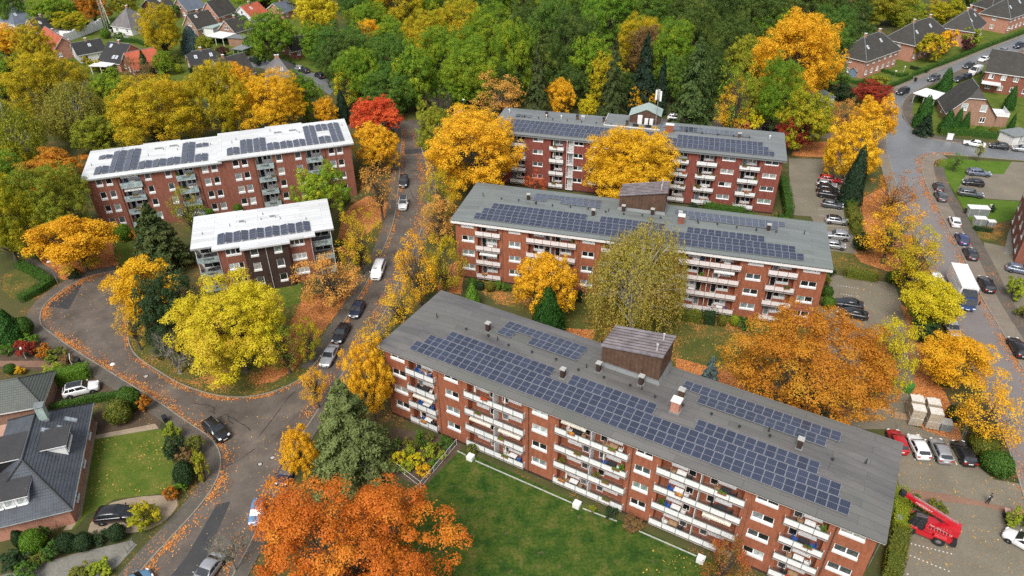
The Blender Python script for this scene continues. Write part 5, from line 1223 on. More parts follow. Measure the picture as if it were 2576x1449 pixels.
add((2090, 250, 2165, 330), 'loose2', 'lf_peach', 'peach coloured bushy tree left of the red maple', 0.6)
add((1953, 288, 2035, 380), 'mid1', 'lf_darkred', 'dark red tree at the right end of the farthest block', 0.6)
add((1572, 85, 1672, 285), 'spruce0', 'nd_spruce', 'dark spruce in the middle of the wood edge', 0.5, name='conifer', cat='conifer')
add((1640, 130, 1690, 290), 'spruce1', 'nd_spruce', 'slimmer dark spruce right of the dark spruce', 0.5, name='conifer', cat='conifer')
add((1498, 100, 1592, 305), 'cedar0', 'nd_pine', 'tall pine left of the dark spruce', 1.5, name='conifer', cat='conifer')
add((1680, 85, 1815, 330), 'cedar0', 'nd_cedar', 'broad bright green conifer right of the antenna mast', 0.8, name='conifer', cat='conifer')
add((1750, 95, 1812, 320), 'spruce0', 'nd_cedar', 'second bright green conifer right of the antenna mast', 0.8, name='conifer', cat='conifer')
add((1310, 115, 1395, 300), 'cedar0', 'nd_pine', 'pine standing among the orange trees at the wood edge', 2.0, name='conifer', cat='conifer')
add((1225, 230, 1262, 300), 'cone1', 'nd_cedar', 'small conifer at the left end of the farthest roof', 0.1, name='conifer', cat='conifer')
add((842, 225, 878, 310), 'cone1', 'nd_spruce', 'small dark conifer left of the bright red tree', 0.1, name='conifer', cat='conifer')
add((1190, 180, 1335, 300), 'loose0', 'lf_peach', 'salmon orange tree at the wood edge', 1.0)
add((1365, 200, 1448, 300), 'mid0', 'lf_gold', 'orange yellow tree behind the farthest roof', 0.8)
add((1453, 242, 1508, 305), 'mid2', 'lf_lemon', 'small round yellow tree behind the farthest roof', 0.5)
add((1585, 208, 1648, 285), 'mid1', 'lf_gold', 'small orange tree between the dark spruce and the stair head', 0.5)
add((1060, 195, 1165, 300), 'bare1', 'bark', 'bare grey bushy tree at the end of the narrow road', 0.3, 'bark')
add((790, 245, 850, 320), 'mid3', 'lf_gold', 'small golden tree left of the slim dark conifer', 0.8)
add((715, 185, 810, 300), 'mid1', 'lf_greenyellow', 'green tree right of the bright yellow tree', 1.0)
add((835, 175, 905, 270), 'loose1', 'lf_lemon', 'pale yellow tree above the bright red tree', 1.0)
add((1810, 130, 1915, 330), 'thin1', 'lf_greenyellow', 'thin half bare tree right of the bright green conifers', 1.5)
add((1795, 200, 1880, 330), 'loose0', 'lf_gold', 'thin golden tree behind the right half of the farthest roof', 1.0)
add((1860, 280, 1925, 345), 'shrub0', 'lf_lemon', 'yellow bush behind the right half of the farthest roof', 0.2)
add((1845, 300, 1900, 345), 'shrub1', 'lf_peach', 'peach bush behind the right half of the farthest roof', 0.2)
add((355, 15, 455, 140), 'big2', 'lf_mixgold', 'tall amber tree among the houses', 1.0)
add((452, 65, 505, 130), 'cone0', 'nd_blue', 'blue green conifer among the houses', 0.1, name='conifer', cat='conifer')
add((340, 125, 385, 195), 'spruce1', 'nd_cedar', 'fir in front of the orange roofed house', 0.1, name='conifer', cat='conifer')
add((385, 130, 435, 185), 'mid0', 'lf_greenyellow', 'round yellow green tree right of the fir', 0.4)
add((620, 30, 745, 140), 'mid1', 'lf_greenyellow', 'broad green tree over the residential street', 2.0)
add((745, -20, 855, 105), 'mid2', 'lf_lemon', 'yellow green tree above the brick shed', 2.5)
add((185, -30, 270, 55), 'mid3', 'lf_rust', 'rusty tree near the top left corner', 1.0)
add((75, -10, 190, 70), 'mid0', 'lf_greenyellow', 'green trees near the top left corner', 1.0)
add((-10, -30, 60, 60), 'mid1', 'lf_green', 'dark green tree in the top left corner', 1.0)
add((130, 30, 220, 85), 'mid2', 'lf_turning', 'yellow green tree above the unfinished white house', 0.5)
add((270, -30, 350, 40), 'mid1', 'lf_olive', 'olive tree at the top left of the grey gabled house', 1.0)
add((490, 90, 535, 140), 'mid3', 'lf_olive', 'small olive tree right of the blue green conifer', 0.4)
add((478, 55, 505, 80), 'cone1', 'nd_thuja', 'small green conical shrub beside a gabled house', 0.1, name='conifer', cat='conifer')
# the wood behind
WOOD = [((805, 60, 935, 200), 'lf_green'), ((815, 95, 900, 220), 'lf_darkgreen'), ((880, 10, 975, 110), 'lf_greenyellow'), ((890, 50, 965, 130), 'lf_gold'), ((850, 125, 955, 270), 'lf_greenyellow'), ((935, 90, 1030, 250), 'lf_green'), ((950, 45, 1030, 150), 'lf_greenyellow'),
        ((1000, 110, 1090, 280), 'lf_greenyellow'), ((1030, 30, 1125, 160), 'lf_turning'), ((1100, 5, 1205, 150), 'lf_turning'), ((1060, 70, 1160, 220), 'lf_greenyellow'), ((1120, 100, 1240, 270), 'lf_greenyellow'), ((1185, 15, 1290, 160), 'lf_greenyellow'), ((1235, 60, 1330, 250), 'lf_greenyellow'),
        ((930, 170, 1040, 290), 'lf_green'), ((1275, 10, 1375, 170), 'lf_darkgreen'), ((1340, 0, 1440, 190), 'lf_green'), ((1300, 100, 1390, 240), 'lf_darkgreen'), ((1400, 30, 1500, 220), 'lf_darkgreen'), ((1468, -20, 1590, 110), 'lf_brightgreen'), ((1440, 90, 1530, 240), 'lf_greenyellow'),
        ((1560, 40, 1660, 180), 'lf_mixgold'), ((1590, 70, 1690, 200), 'lf_brown'), ((1600, -30, 1700, 110), 'lf_green'), ((1680, -40, 1800, 120), 'lf_darkgreen'), ((1770, -30, 1880, 140), 'lf_darkgreen'), ((1850, -20, 1960, 150), 'lf_darkgreen'), ((1900, 30, 1990, 160), 'lf_greenyellow'),
        ((1960, -40, 2080, 110), 'lf_darkgreen'), ((2040, 20, 2140, 170), 'lf_green'), ((2080, -40, 2180, 100), 'lf_darkgreen'), ((2100, 50, 2190, 150), 'lf_darkgreen'), ((2160, -50, 2270, 60), 'lf_olive'), ((2230, -20, 2310, 60), 'lf_greenyellow'), ((2340, 0, 2420, 70), 'lf_turning'), ((2400, -40, 2480, 30), 'lf_green'),
        ((860, -60, 960, 60), 'lf_green'), ((950, -60, 1060, 70), 'lf_turning'), ((1050, -60, 1150, 60), 'lf_greenyellow'), ((1150, -70, 1260, 60), 'lf_green'), ((1250, -70, 1370, 50), 'lf_greenyellow'), ((1370, -70, 1480, 60), 'lf_green'), ((1480, -80, 1600, 40), 'lf_greenyellow'), ((720, -60, 830, 30), 'lf_turning'), ((600, -60, 720, 20), 'lf_greenyellow'),
        ((1640, 50, 1740, 215), 'lf_greenyellow'), ((1700, 10, 1800, 175), 'lf_darkgreen'), ((1785, 50, 1880, 205), 'lf_darkgreen'), ((1835, 95, 1925, 235), 'lf_olive'), ((1485, 140, 1565, 262), 'lf_turning'), ((1120, 185, 1200, 275), 'lf_greenyellow'), ((1240, 165, 1315, 265), 'lf_darkgreen'), ((1390, 170, 1470, 270), 'lf_darkgreen'), ((1660, 140, 1720, 260), 'lf_green'), ((1730, 120, 1830, 250), 'lf_darkgreen'), ((1545, 180, 1600, 270), 'lf_darkgreen'), ((1870, 200, 1940, 300), 'lf_olive'), ((760, 60, 840, 150), 'lf_greenyellow'), ((2000, 90, 2090, 200), 'lf_darkgreen'), ((2060, 150, 2130, 230), 'lf_green'),
        ((1600, -90, 1720, 20), 'lf_olive'), ((1720, -90, 1850, 20), 'lf_darkgreen'), ((1850, -90, 1980, 20), 'lf_green'), ((1980, -90, 2110, 10), 'lf_darkgreen'), ((2270, 30, 2330, 90), 'lf_olive')]
nm = {'lf_green': 'green', 'lf_darkgreen': 'dark green', 'lf_greenyellow': 'yellowing green', 'lf_gold': 'orange', 'lf_turning': 'half yellow', 'lf_lemon': 'yellow', 'lf_brightgreen': 'bright green', 'lf_mixgold': 'amber', 'lf_brown': 'brown', 'lf_olive': 'olive'}
seen = {}
ORD = ['leftmost', 'second from left', 'third from left', 'fourth from left', 'fifth from left', 'sixth from left']
def place(bx_, mt):
    x = (bx_[0] + bx_[2]) / 2; row = 'front edge' if bx_[3] > 205 else ('middle' if bx_[3] > 120 else 'back')
    side = 'left part' if x < 1050 else ('centre left' if x < 1250 else ('centre' if x < 1500 else ('right of centre' if x < 1800 else 'right part')))
    return '%s tree at the %s of the wood, %s' % (nm[mt], row, side)
keys = {}
for t_ in WOOD: keys.setdefault(place(*t_), []).append(t_)
for v in keys.values(): v.sort(key=lambda t_: t_[0][0] + t_[0][2])
for i, t_ in enumerate(WOOD):
    k = place(*t_); lb = k if len(keys[k]) == 1 else k + ', ' + ORD[keys[k].index(t_)]
    x0_, y0_, x1_, y1_ = t_[0]; e_ = (x1_ - x0_) * .13
    tree((x0_ - e_, y0_, x1_ + e_, y1_), ('big%d' % (i % 3)) if t_[0][2] - t_[0][0] > 90 else 'mid%d' % (i % 4), t_[1], lb, zb=0.2, name='forest_tree', group='trees of the wood behind the blocks')
gb = random.Random(5); GB = []
for i, (x, y) in enumerate(((160, 128), (214, 152), (240, 165), (420, 98), (520, 112), (538, 148), (440, 150), (590, 165), (652, 150), (300, 92), (150, 48), (345, 72), (402, 52), (500, 44), (592, 48), (662, 58), (682, 100), (20, 82), (60, 104), (255, 128), (280, 182), (225, 110), (560, 170), (470, 110), (700, 70), (520, 20), (640, 75), (120, 60))):
    GB.append((x, y, gb.uniform(9, 20), gb.choice(['hd_green', 'hd_olive', 'lf_greenyellow', 'hd_dark', 'hd_fresh', 'lf_turning', 'lf_brown']), i))
GN = {'hd_green': 'green', 'hd_olive': 'olive', 'lf_greenyellow': 'yellowish green', 'hd_dark': 'dark', 'hd_fresh': 'bright green', 'lf_turning': 'yellowing', 'lf_brown': 'brown'}; GC = {}
for x, y, r_, mt, i in sorted(GB):
    GC[mt] = GC.get(mt, 0) + 1
    shrub((x - r_, y - r_ * .75, x + r_, y + r_ * .75), mt, '%s garden bush among the gabled houses, number %s of its colour from the left' % (GN[mt], ['one', 'two', 'three', 'four', 'five', 'six', 'seven', 'eight', 'nine', 'ten'][GC[mt] - 1]), 'shrub%d' % (i % 3), 'garden_bush', 'bush', 'garden bushes among the gabled houses')
# fallen leaves
litter('fallen_leaves', 'loose orange leaves along the kerbs of the western road', [(outl, 0.0, 0.8), (outl, -0.6, 1.9), (isl, -0.1, 0.7), (leftl, 0.0, 0.8), (leftl, -2.6, 0.3), (rightl, 0.2, 2.2)], 30000, seed=4)
litter('fallen_leaves', 'loose leaves scattered over the western road surface', [[(330, 960), (100, 800), (180, 710), (320, 700), (320, 830), (400, 936), (560, 1002), (760, 955), (900, 760), (1000, 560), (1006, 400), (1070, 400), (1066, 560), (960, 805), (720, 1190), (560, 1449), (360, 1449), (555, 1190), (540, 1110)]], 4200, 'litter_yellow', 0.15, seed=5)
litter('fallen_leaves', 'thick orange leaf drifts on the beds and lawns', [[(760, 760), (850, 740), (905, 690), (800, 850), (740, 930), (640, 970), (700, 900)], [(925, 492), (985, 510), (952, 565), (890, 620), (850, 600)], [(90, 640), (160, 590), (280, 600), (310, 650), (217, 693), (160, 705)], [(2165, 500), (2262, 480), (2300, 610), (2350, 700), (2240, 685), (2150, 640)], [(2010, 360), (2100, 355), (2160, 385), (1990, 392)], [(2265, 766), (2330, 880), (2440, 1160), (2320, 1080), (2300, 900)], [(1700, 900), (1850, 940), (1900, 1010), (1700, 960)], [(1300, 820), (1500, 830), (1480, 880)], [(1150, 655), (1165, 740), (1100, 735)]], 42000, seed=6)
litter('fallen_leaves', 'orange leaves along the kerbs of the eastern road', [(el[:26], -1.6, 1.0), (er2[14:], -1.3, 0.3), (er2[18:], 0.2, 4.0)], 16000, seed=8)
litter('fallen_leaves', 'yellow leaves scattered on the lawns and car parks', [[(1150, 690), (1990, 790), (2020, 1010), (1600, 900)], [(2089, 690), (2249, 713), (2330, 1000), (2150, 1080)], [(2240, 1060), (2412, 1100), (2576, 1225), (2576, 1449), (2255, 1420)], [(225, 1112), (405, 1078), (425, 1240), (205, 1250)], [(1650, 1372), (1780, 1420), (1720, 1449), (1600, 1449)]], 4500, 'litter_yellow', 0.15, seed=9)
# ------------------------------------------------------------------ houses
def proj_y(p):
    x, y, z = p.x, p.y * _st + (p.z - CAM_H) * _ct, depth(p); u, v = FPX * x / z, -FPX * y / z
    return 724.5 + _sr * u + _cr * v
def roof_faces(kind, Lx, Ly, ze, zr, ax, ov, cut=0.35):
    """slopes of a roof over 0..Lx, 0..Ly; ridge along ax"""
    if ax == 'y':
        F, g, r = roof_faces(kind, Ly, Lx, ze, zr, 'x', ov, cut); sw = lambda q: [(p[1], p[0], p[2]) for p in q][::-1]
        return [sw(f) for f in F], [sw(f) for f in g], [(p[1], p[0], p[2]) for p in r]
    h = zr - ze; s = h / (Ly / 2); lo = ze - s * ov; m = Ly / 2; F = []; Gb = []
    if kind == 'hip':
        c = min(m * 1.05, Lx * 0.45); sx = h / c; o2 = ov * s / sx
        A, B, C, D = (-o2, -ov, lo), (Lx + o2, -ov, lo), (Lx + o2, Ly + ov, lo), (-o2, Ly + ov, lo); E, Fp = (c, m, zr), (Lx - c, m, zr)
        F = [[A, B, Fp, E], [C, D, E, Fp], [B, C, Fp], [D, A, E]]; R_ = [E, Fp]
    else:
        k = cut if kind == 'halfhip' else 0.0; zh = zr - h * k; mh = m * (1 - k); c = m * k * 0.9
        A, B, C, D = (-ov, -ov, lo), (Lx + ov, -ov, lo), (Lx + ov, Ly + ov, lo), (-ov, Ly + ov, lo)
        if k:
            F = [[A, B, (Lx + ov, mh, zh), (Lx - c, m, zr), (c, m, zr), (-ov, mh, zh)], [C, D, (-ov, Ly - mh, zh), (c, m, zr), (Lx - c, m, zr), (Lx + ov, Ly - mh, zh)],
                 [(Lx + ov, mh, zh), (Lx + ov, Ly - mh, zh), (Lx - c, m, zr)], [(-ov, Ly - mh, zh), (-ov, mh, zh), (c, m, zr)]]
            Gb = [[(0, Ly, ze), (0, 0, ze), (0, mh, zh - .05), (0, Ly - mh, zh - .05)], [(Lx, 0, ze), (Lx, Ly, ze), (Lx, Ly - mh, zh - .05), (Lx, mh, zh - .05)]]
        else:
            F = [[A, B, (Lx + ov, m, zr), (-ov, m, zr)], [C, D, (-ov, m, zr), (Lx + ov, m, zr)]]
            Gb = [[(0, Ly, ze), (0, 0, ze), (0, m, zr - .05)], [(Lx, 0, ze), (Lx, Ly, ze), (Lx, m, zr - .05)]]
        R_ = [(c, m, zr), (Lx - c, m, zr)]
    return F, Gb, R_
def build_roof(par, kind, Lx, Ly, ze, zr, ax, mat, ov=0.4, t=0.16, verge='white_paint'):
    F, Gb, Rg = roof_faces(kind, Lx, Ly, ze, zr, ax, ov); b = MB()
    for f in F:
        b.ngon([(p[0], p[1], p[2] + 0.02) for p in f])
    o = b.build('roof', [mat], par); uv_planar(o.data)
    e = MB(); 
    for f in F:      # underside and edge boards
        e.ngon([(p[0], p[1], p[2] - t) for p in f][::-1])
        p, q = Vector(f[0]), Vector(f[1]); e.quad(p - Vector((0, 0, t)), q - Vector((0, 0, t)), q + Vector((0, 0, 0.015)), p + Vector((0, 0, 0.015)))
    if kind in ('gable', 'halfhip'):
        for f in F[:2]:
            for p, q in ((f[1], f[2]), (f[-1], f[0])):
                p, q = Vector(p), Vector(q); e.quad(p - Vector((0, 0, t)), q - Vector((0, 0, t)), q + Vector((0, 0, 0.03)), p + Vector((0, 0, 0.03)))
    e.build('roof_edge', [verge], o)
    rc = MB(); rc.tube(Vector(Rg[0]) + Vector((0, 0, .03)), Vector(Rg[1]) + Vector((0, 0, .03)), 0.11, k=6)
    if kind == 'hip':
        for f in F:
            for p in f:
                for r_ in Rg:
                    if (Vector(p) - Vector(r_)).length < 1e-6: pass
        lows = [F[0][0], F[0][1], F[1][0], F[1][1]]
        for p, r_ in ((F[0][0], F[0][3]), (F[0][1], F[0][2]), (F[1][0], F[1][3]), (F[1][1], F[1][2])): rc.tube(Vector(p) + Vector((0, 0, .03)), Vector(r_) + Vector((0, 0, .03)), 0.09, k=6)
    rc.build('ridge_tiles', [mat if False else 'lead'], o)
    return o, Gb
def slope_box(par, name, x, y, w_, d, z, tilt, az, mats, h=0.06):
    """a roof window lying on a slope"""
    b = MB(); b.box(-w_ / 2, w_ / 2, -d / 2, d / 2, 0, h, 0); b.box(-w_ / 2 + 0.09, w_ / 2 - 0.09, -d / 2 + 0.09, d / 2 - 0.09, h + 0.002, h + 0.01, 1)
    o = b.build(name, mats, par); o.location = (x, y, z); o.rotation_euler = (Matrix.Rotation(az, 3, 'Z') @ Matrix.Rotation(tilt, 3, 'X')).to_euler(); return o
def house(label, c, l, r, ze, apex, kind, ax, roofmat, wallmat, storeys=1, chims=((0.5, 0.0),), sky=(), wl=None, wr=None, zr=None, minw=8.0, door=True, name='house', ov=0.4, up=0):
    P, Lp, Rp = G(*c, ze), G(*l, ze), G(*r, ze); a, b = Rp - P, Lp - P
    ya = math.atan2(a.y, a.x); yb = math.atan2(b.y, b.x) - math.pi / 2
    while yb - ya > math.pi: yb -= 2 * math.pi
    while yb - ya < -math.pi: yb += 2 * math.pi
    yaw = (ya + yb) / 2; Lx, Ly = max(a.length, minw), max(b.length, minw)
    Wd = Ly if ax == 'x' else Lx
    if zr is None:
        M = P + (Vector((-math.sin(yaw), math.cos(yaw), 0)) * Ly / 2 if ax == 'x' else Vector((math.cos(yaw), math.sin(yaw), 0)) * Lx / 2)
        zr = ze + 0.3
        for _ in range(60):
            if proj_y(Vector((M.x, M.y, zr))) <= apex: break
            zr += 0.15
        zr = min(max(zr, ze + Wd * 0.33), ze + Wd * 0.62)
    root = empty(name, (P.x, P.y, 0), yaw, label, 'house')
    ins = 0.0
    w_ = MB(); w_.box(ins, Lx, ins, Ly, 0, ze - 0.06)
    F, Gb, Rg = roof_faces(kind, Lx, Ly, ze, zr, ax, ov)
    for g_ in Gb: w_.ngon([(p[0], p[1], p[2] - 0.058 if abs(p[2] - ze) < 1e-6 else p[2]) for p in g_])
    w_.build('wall', [wallmat], root)
    ro, _ = build_roof(root, kind, Lx, Ly, ze, zr, ax, roofmat, ov)
    for t, off in chims:
        p = Vector(Rg[0]).lerp(Vector(Rg[1]), t); chimney(ro, p.x + (off if ax == 'y' else 0), p.y + (off if ax == 'x' else 0), zr - abs(off) - 0.2, 0.6, 0.9, 'brick_pink', 'white_paint')
    s = (zr - ze) / (Wd / 2); tl = math.atan(s)
    for t, q in sky:       # roof windows on the slope that looks at the viewer
        if ax == 'x': slope_box(ro, 'roof_window', Lx * t, Ly / 2 * q, 0.8, 1.2, ze + s * Ly / 2 * q + 0.03, tl, 0, ['white_frame', 'skylight'])
        else: slope_box(ro, 'roof_window', Lx / 2 * q, Ly * t, 0.8, 1.2, ze + s * Lx / 2 * q + 0.03, tl, -math.pi / 2, ['white_frame', 'skylight'])
    # windows on the two sides in view
    sh = ze / storeys
    def row(n, L, face, z0, h, w0):
        for i in range(n):
            m = L * (i + 0.5) / n; 
            if face == 'r': window(root, m - w0 / 2, m + w0 / 2, z0, z0 + h, -0.1, 2 if w0 > 0.9 else 1, 0.12)
            else: window(root, -0.1, -0.1 + w0, z0, z0 + h, m + w0 / 2, 2 if w0 > 0.9 else 1, 0.12, rz=-math.pi / 2) 
    for k in range(storeys):
        nl = wl if wl is not None else max(1, int(Ly / 3.5)); nr = wr if wr is not None else max(1, int(Lx / 3.5))
        row(nr, Lx, 'r', sh * k + 0.95, min(1.25, sh - 1.3), 1.15); row(nl, Ly, 'l', sh * k + 0.95, min(1.25, sh - 1.3), 1.15)
    if kind == 'gable' and up:
        if ax == 'x': row(up, Ly * 0.5, 'l', ze + 0.3, 1.1, 0.9) if False else [window(root, -0.1, 0.75, ze + 0.2, ze + 1.3, Ly / 2 + 0.43 + (i - (up - 1) / 2) * 1.3, 1, 0.1, rz=-math.pi / 2) for i in range(up)]
        else: [window(root, Lx / 2 - 0.43 + (i - (up - 1) / 2) * 1.3, Lx / 2 + 0.43 + (i - (up - 1) / 2) * 1.3, ze + 0.2, ze + 1.3, -0.1, 1, 0.1) for i in range(up)]
    return root, ro, (Lx, Ly, zr, s)
house('house with blue grey hipped roof at the upper left corner', (36, 60), (0, 48), (88, 47), 3, 0, 'hip', 'x', 'tile_bluegrey', 'white_paint', zr=7.5, sky=((.35, .5),))
house('dark roofed brick house left of the unfinished white house', (98, 80), (75, 66), (140, 70), 3, 48, 'gable', 'x', 'tile_black', 'brick_pink', sky=((.3, .6),), up=1)
house('red tiled house half hidden by trees left of the building site', (131, 131), (104, 100), (155, 126), 2.8, 93, 'gable', 'y', 'tile_red', 'brick_pink')
house('dark roofed house with white gable below the building site', (196, 137), (173, 127), (247, 130), 2.8, 118, 'gable', 'x', 'tile_black', 'white_paint', sky=((.55, .6),))
h5 = house('dark roofed house with tall brick gable and white pergola', (300, 158), (268, 147), (346, 130), 2.9, 111, 'gable', 'y', 'tile_black', 'brick_pink', sky=((.25, .25), (.4, .25), (.8, .8)), up=1)
house('orange tiled house behind the fir', (340, 175), (318, 152), (395, 162), 2.8, 136, 'gable', 'x', 'tile_red', 'brick_brown', chims=())
house('white house with grey brown roof and terrace', (328, 68), (290, 62), (362, 57), 3.0, 0, 'hip', 'x', 'tile_grey', 'white_paint', zr=8.0, sky=((.75, .5),), minw=9)
house('brick house behind the tall amber tree', (392, 20), (366, 12), (428, 8), 3, 0, 'gable', 'x', 'tile_brown', 'brick_brown', sky=((.5, .6),))
house('brick house with blue grey gabled roof and white verges', (470, 25), (440, 18), (508, 14), 3.2, -3, 'gable', 'x', 'tile_bluegrey', 'brick_tan', up=2, wr=3)
h11 = house('brown roofed brick house with a flat blue grey garage', (496, 71), (466, 62), (540, 59), 3, 37, 'gable', 'x', 'tile_brown', 'brick_tan', sky=((.3, .75),), up=2)
house('brown roofed brick house with a white veranda', (591, 80), (557, 73), (628, 69), 3, 52, 'gable', 'x', 'tile_brown', 'brick_tan', up=2)
house('tall salmon brick house with a pale green conservatory', (549, 40), (520, 32), (580, 25), 4.2, 5, 'gable', 'x', 'tile_brown', 'brick_pink', storeys=2, up=2)
house('white house with red tiled roof', (630, 40), (600, 31), (656, 29), 3, 16, 'gable', 'x', 'tile_red', 'white_paint', sky=((.4, .6),), up=1)
house('house with blue grey roof and white verges near the street', (712, 30), (688, 26), (740, 18), 3, 12, 'gable', 'x', 'tile_bluegrey', 'brick_pink')
house('dark slate roofed brick house with a dormer above the trees', (483, 168), (460, 159), (524, 165), 2.8, 132, 'halfhip', 'x', 'tile_black', 'brick_pink', sky=((.25, .6), (.8, .6)), up=1)
house('white gabled house with grey brown roof', (568, 198), (541, 183), (632, 176), 3.0, 151, 'gable', 'x', 'tile_brown', 'white_paint', up=2, chims=((.3, 0),))
house('grey roofed house with two chimneys beside the white gabled house', (668, 208), (628, 173), (710, 208), 2.8, 165, 'hip', 'x', 'tile_grey', 'brick_brown', sky=((.3, .5), (.6, .5)), chims=((.1, 0), (.8, 0)), zr=7.2)
house('low brick house under the trees by the residential street', (735, 128), (700, 112), (830, 112), 2.6, 0, 'gable', 'x', 'tile_black', 'brick_brown', zr=5.4, chims=())
NEH = [('hip roofed salmon brick house beside the red maple', (2180, 150), (2106, 133), (2270, 121)), ('second hip roofed salmon brick house along the wet road', (2302, 110), (2243, 95), (2374, 79)),
       ('third hip roofed salmon brick house along the wet road', (2452, 77), (2378, 70), (2512, 60)), ('fourth hip roofed salmon brick house, at the upper right corner', (2542, 43), (2480, 32), (2605, 22))]
for i, (lb, c, l, r) in enumerate(NEH):
    house(lb, c, l, r, 5.6, 0, 'hip', 'x', 'tile_brown', 'brick_pink', storeys=2, chims=((.05, 0), (.95, 0)), sky=((.62, .6), (.2, .5)), wl=1, wr=6, zr=10.2, minw=9.5, ov=0.5)
house('red brick house at the very top right', (2495, 22), (2462, 8), (2560, 2), 5.6, 0, 'hip', 'x', 'tile_brown', 'brick_red', storeys=2, zr=9, wl=2)
# corner house with half hipped roof
hn6 = house('tan brick corner house with steep brown half hipped roof', (2385, 281), (2364, 246), (2506, 291), 2.9, 0, 'halfhip', 'y', 'tile_brown', 'brick_tan', zr=9.0, chims=(), wl=1, wr=2, minw=10)
rt, ro, (Lx, Ly, zr, s) = hn6
for i in (0, 1): window(rt, Lx * (0.3 + 0.4 * i) - 0.7, Lx * (0.3 + 0.4 * i) + 0.7, 3.6, 5.3, -0.1, 1, 0.1, panes=['pane_pale'])
b = MB(); b.box(Lx + 0.02, Lx + 3.0, 0.5, 6.0, 0, 2.6); b.build('annex_wall', ['brick_tan'], rt); 
b = MB()
for i in range(4): b.box(Lx + 0.05 + i * 0.74, Lx + 0.75 + i * 0.74, 0.45, 0.5, 2.65, 3.55)
b.box(Lx + 2.98, Lx + 3.03, 0.5, 6.0, 2.65, 3.55); b.box(Lx, Lx + 3.05, 0.4, 6.05, 2.6, 2.65); b.build('terrace_railing', ['white_paint'], rt)
hn7 = house('large two storey brick house with brown roof at the right edge', (2483, 178), (2470, 140), (2640, 205), 5.6, 0, 'gable', 'x', 'tile_brown', 'brick_brown', storeys=2, zr=9.6, wr=5, wl=1, minw=10)
b = MB(); b.box(-0.3, 4.2, -2.6, -0.05, 2.7, 2.95); b.build('canopy', ['white_paint'], hn7[0])
# eastern brick block cut by the right edge
b = empty('apartment_block', tuple(G(2550, 662)), R(62), 'dark brick building cut by the right edge beside the paved path', 'building')
w_ = MB(); facade(w_, 0, 16, 0, 8.6, 0, [(2 + 4 * i, 3.6 + 4 * i, 1 + 2.8 * k, 2.3 + 2.8 * k) for i in range(4) for k in range(3)]); w_.quad((0, 9, 0), (0, 0, 0), (0, 0, 8.6), (0, 9, 8.6)); w_.quad((16, 0, 0), (16, 9, 0), (16, 9, 8.6), (16, 0, 8.6)); w_.quad((16, 9, 0), (0, 9, 0), (0, 9, 8.6), (16, 9, 8.6))
# the block stands beyond the path: it turns its long side to the path
w_.v = [(x, -y, z) for x, y, z in w_.v]; w_.f = [f[::-1] for f in w_.f]
w_.v = [(x, y, z) for x, y, z in w_.v]
w_.build('wall', ['brick_brown'], b); q = MB(); q.box(-0.4, 16.4, -9.4, 0.4, 8.61, 8.9); q.build('roof', ['roof_slate'], b)
for i in range(4):
    for k in range(3): window(b, 3.6 + 4 * i, 3.6 + 4 * i + 1.6, 1 + 2.8 * k, 2.3 + 2.8 * k, 0.0, 2, 0.2, rz=math.pi)
# flat garages, carport, conservatory, veranda
def flat_shed(label, c, l, r, h, roofm, wallm, name='garage', cat='garage', open_=False, th=0.2):
    P, Lp, Rp = G(*c, h), G(*l, h), G(*r, h); a, b_ = Rp - P, Lp - P; yaw = math.atan2(a.y, a.x); Lx, Ly = max(a.length, 2.5), max(b_.length, 2.5)
    root = empty(name, (P.x, P.y, 0), yaw, label, cat)
    q = MB(); q.box(-0.25, Lx + 0.25, -0.25, Ly + 0.25, h, h + th); q.build('roof', [roofm], root)
    q = MB()
    if open_:
        for x in (0.1, Lx - 0.1):
            for y in (0.1, Ly / 2, Ly - 0.1): q.box(x - 0.07, x + 0.07, y - 0.07, y + 0.07, 0, h - 0.003)
        q.build('posts', [wallm], root)
    else:
        q.box(0, Lx, 0, Ly, 0, h - 0.003); q.build('wall', [wallm], root)
        window(root, Lx * 0.3, Lx * 0.7, 0.15, 2.1, -0.1, 2, 0, 'garage_door', panes=['pane_pale', 'pane_grey'])
    return root
flat_shed('dark flat garage with white wall left of the building site', (142, 80), (128, 72), (166, 73), 2.6, 'roof_slate', 'white_paint')
flat_shed('garage with blue grey flat roof and white walls among the brick houses', (535, 72), (520, 63), (563, 60), 2.7, 'seam_green', 'white_paint')
flat_shed('white flat roofed veranda in front of a brown roofed house', (560, 97), (537, 87), (592, 86), 2.6, 'white_paint', 'white_frame', 'veranda', 'veranda', True)
flat_shed('conservatory with pale green roof behind a salmon brick house', (568, 27), (556, 16), (590, 20), 2.6, 'seam_green', 'white_paint', 'conservatory', 'conservatory')
flat_shed('carport with blue grey flat roof beside the hedge', (610, 127), (589, 122), (638, 116), 2.4, 'lead', 'grey_pipe', 'carport', 'carport', True)
flat_shed('brick garage with white door by the residential street', (611, 98), (604, 88), (626, 90), 2.6, 'tile_red' if False else 'roof_slate', 'brick_tan')
flat_shed('white pergola in front of a tall brick gable', (275, 168), (252, 158), (297, 156), 2.5, 'white_paint', 'white_frame', 'pergola', 'pergola', True)
flat_shed('white carport at the bend of the wet road', (2352, 250), (2332, 232), (2382, 238), 2.6, 'white_paint', 'grey_pipe', 'carport', 'carport', True)
flat_shed('pale garage behind the yellow tree at the wood edge', (2030, 250), (2008, 232), (2100, 245), 2.6, 'tile_black' if False else 'roof_slate', 'white_paint')
flat_shed('small beige garden shed with grey roof at the right edge', (2552, 345), (2546, 330), (2600, 338), 2.2, 'lead', 'fascia', 'garden_shed', 'shed')
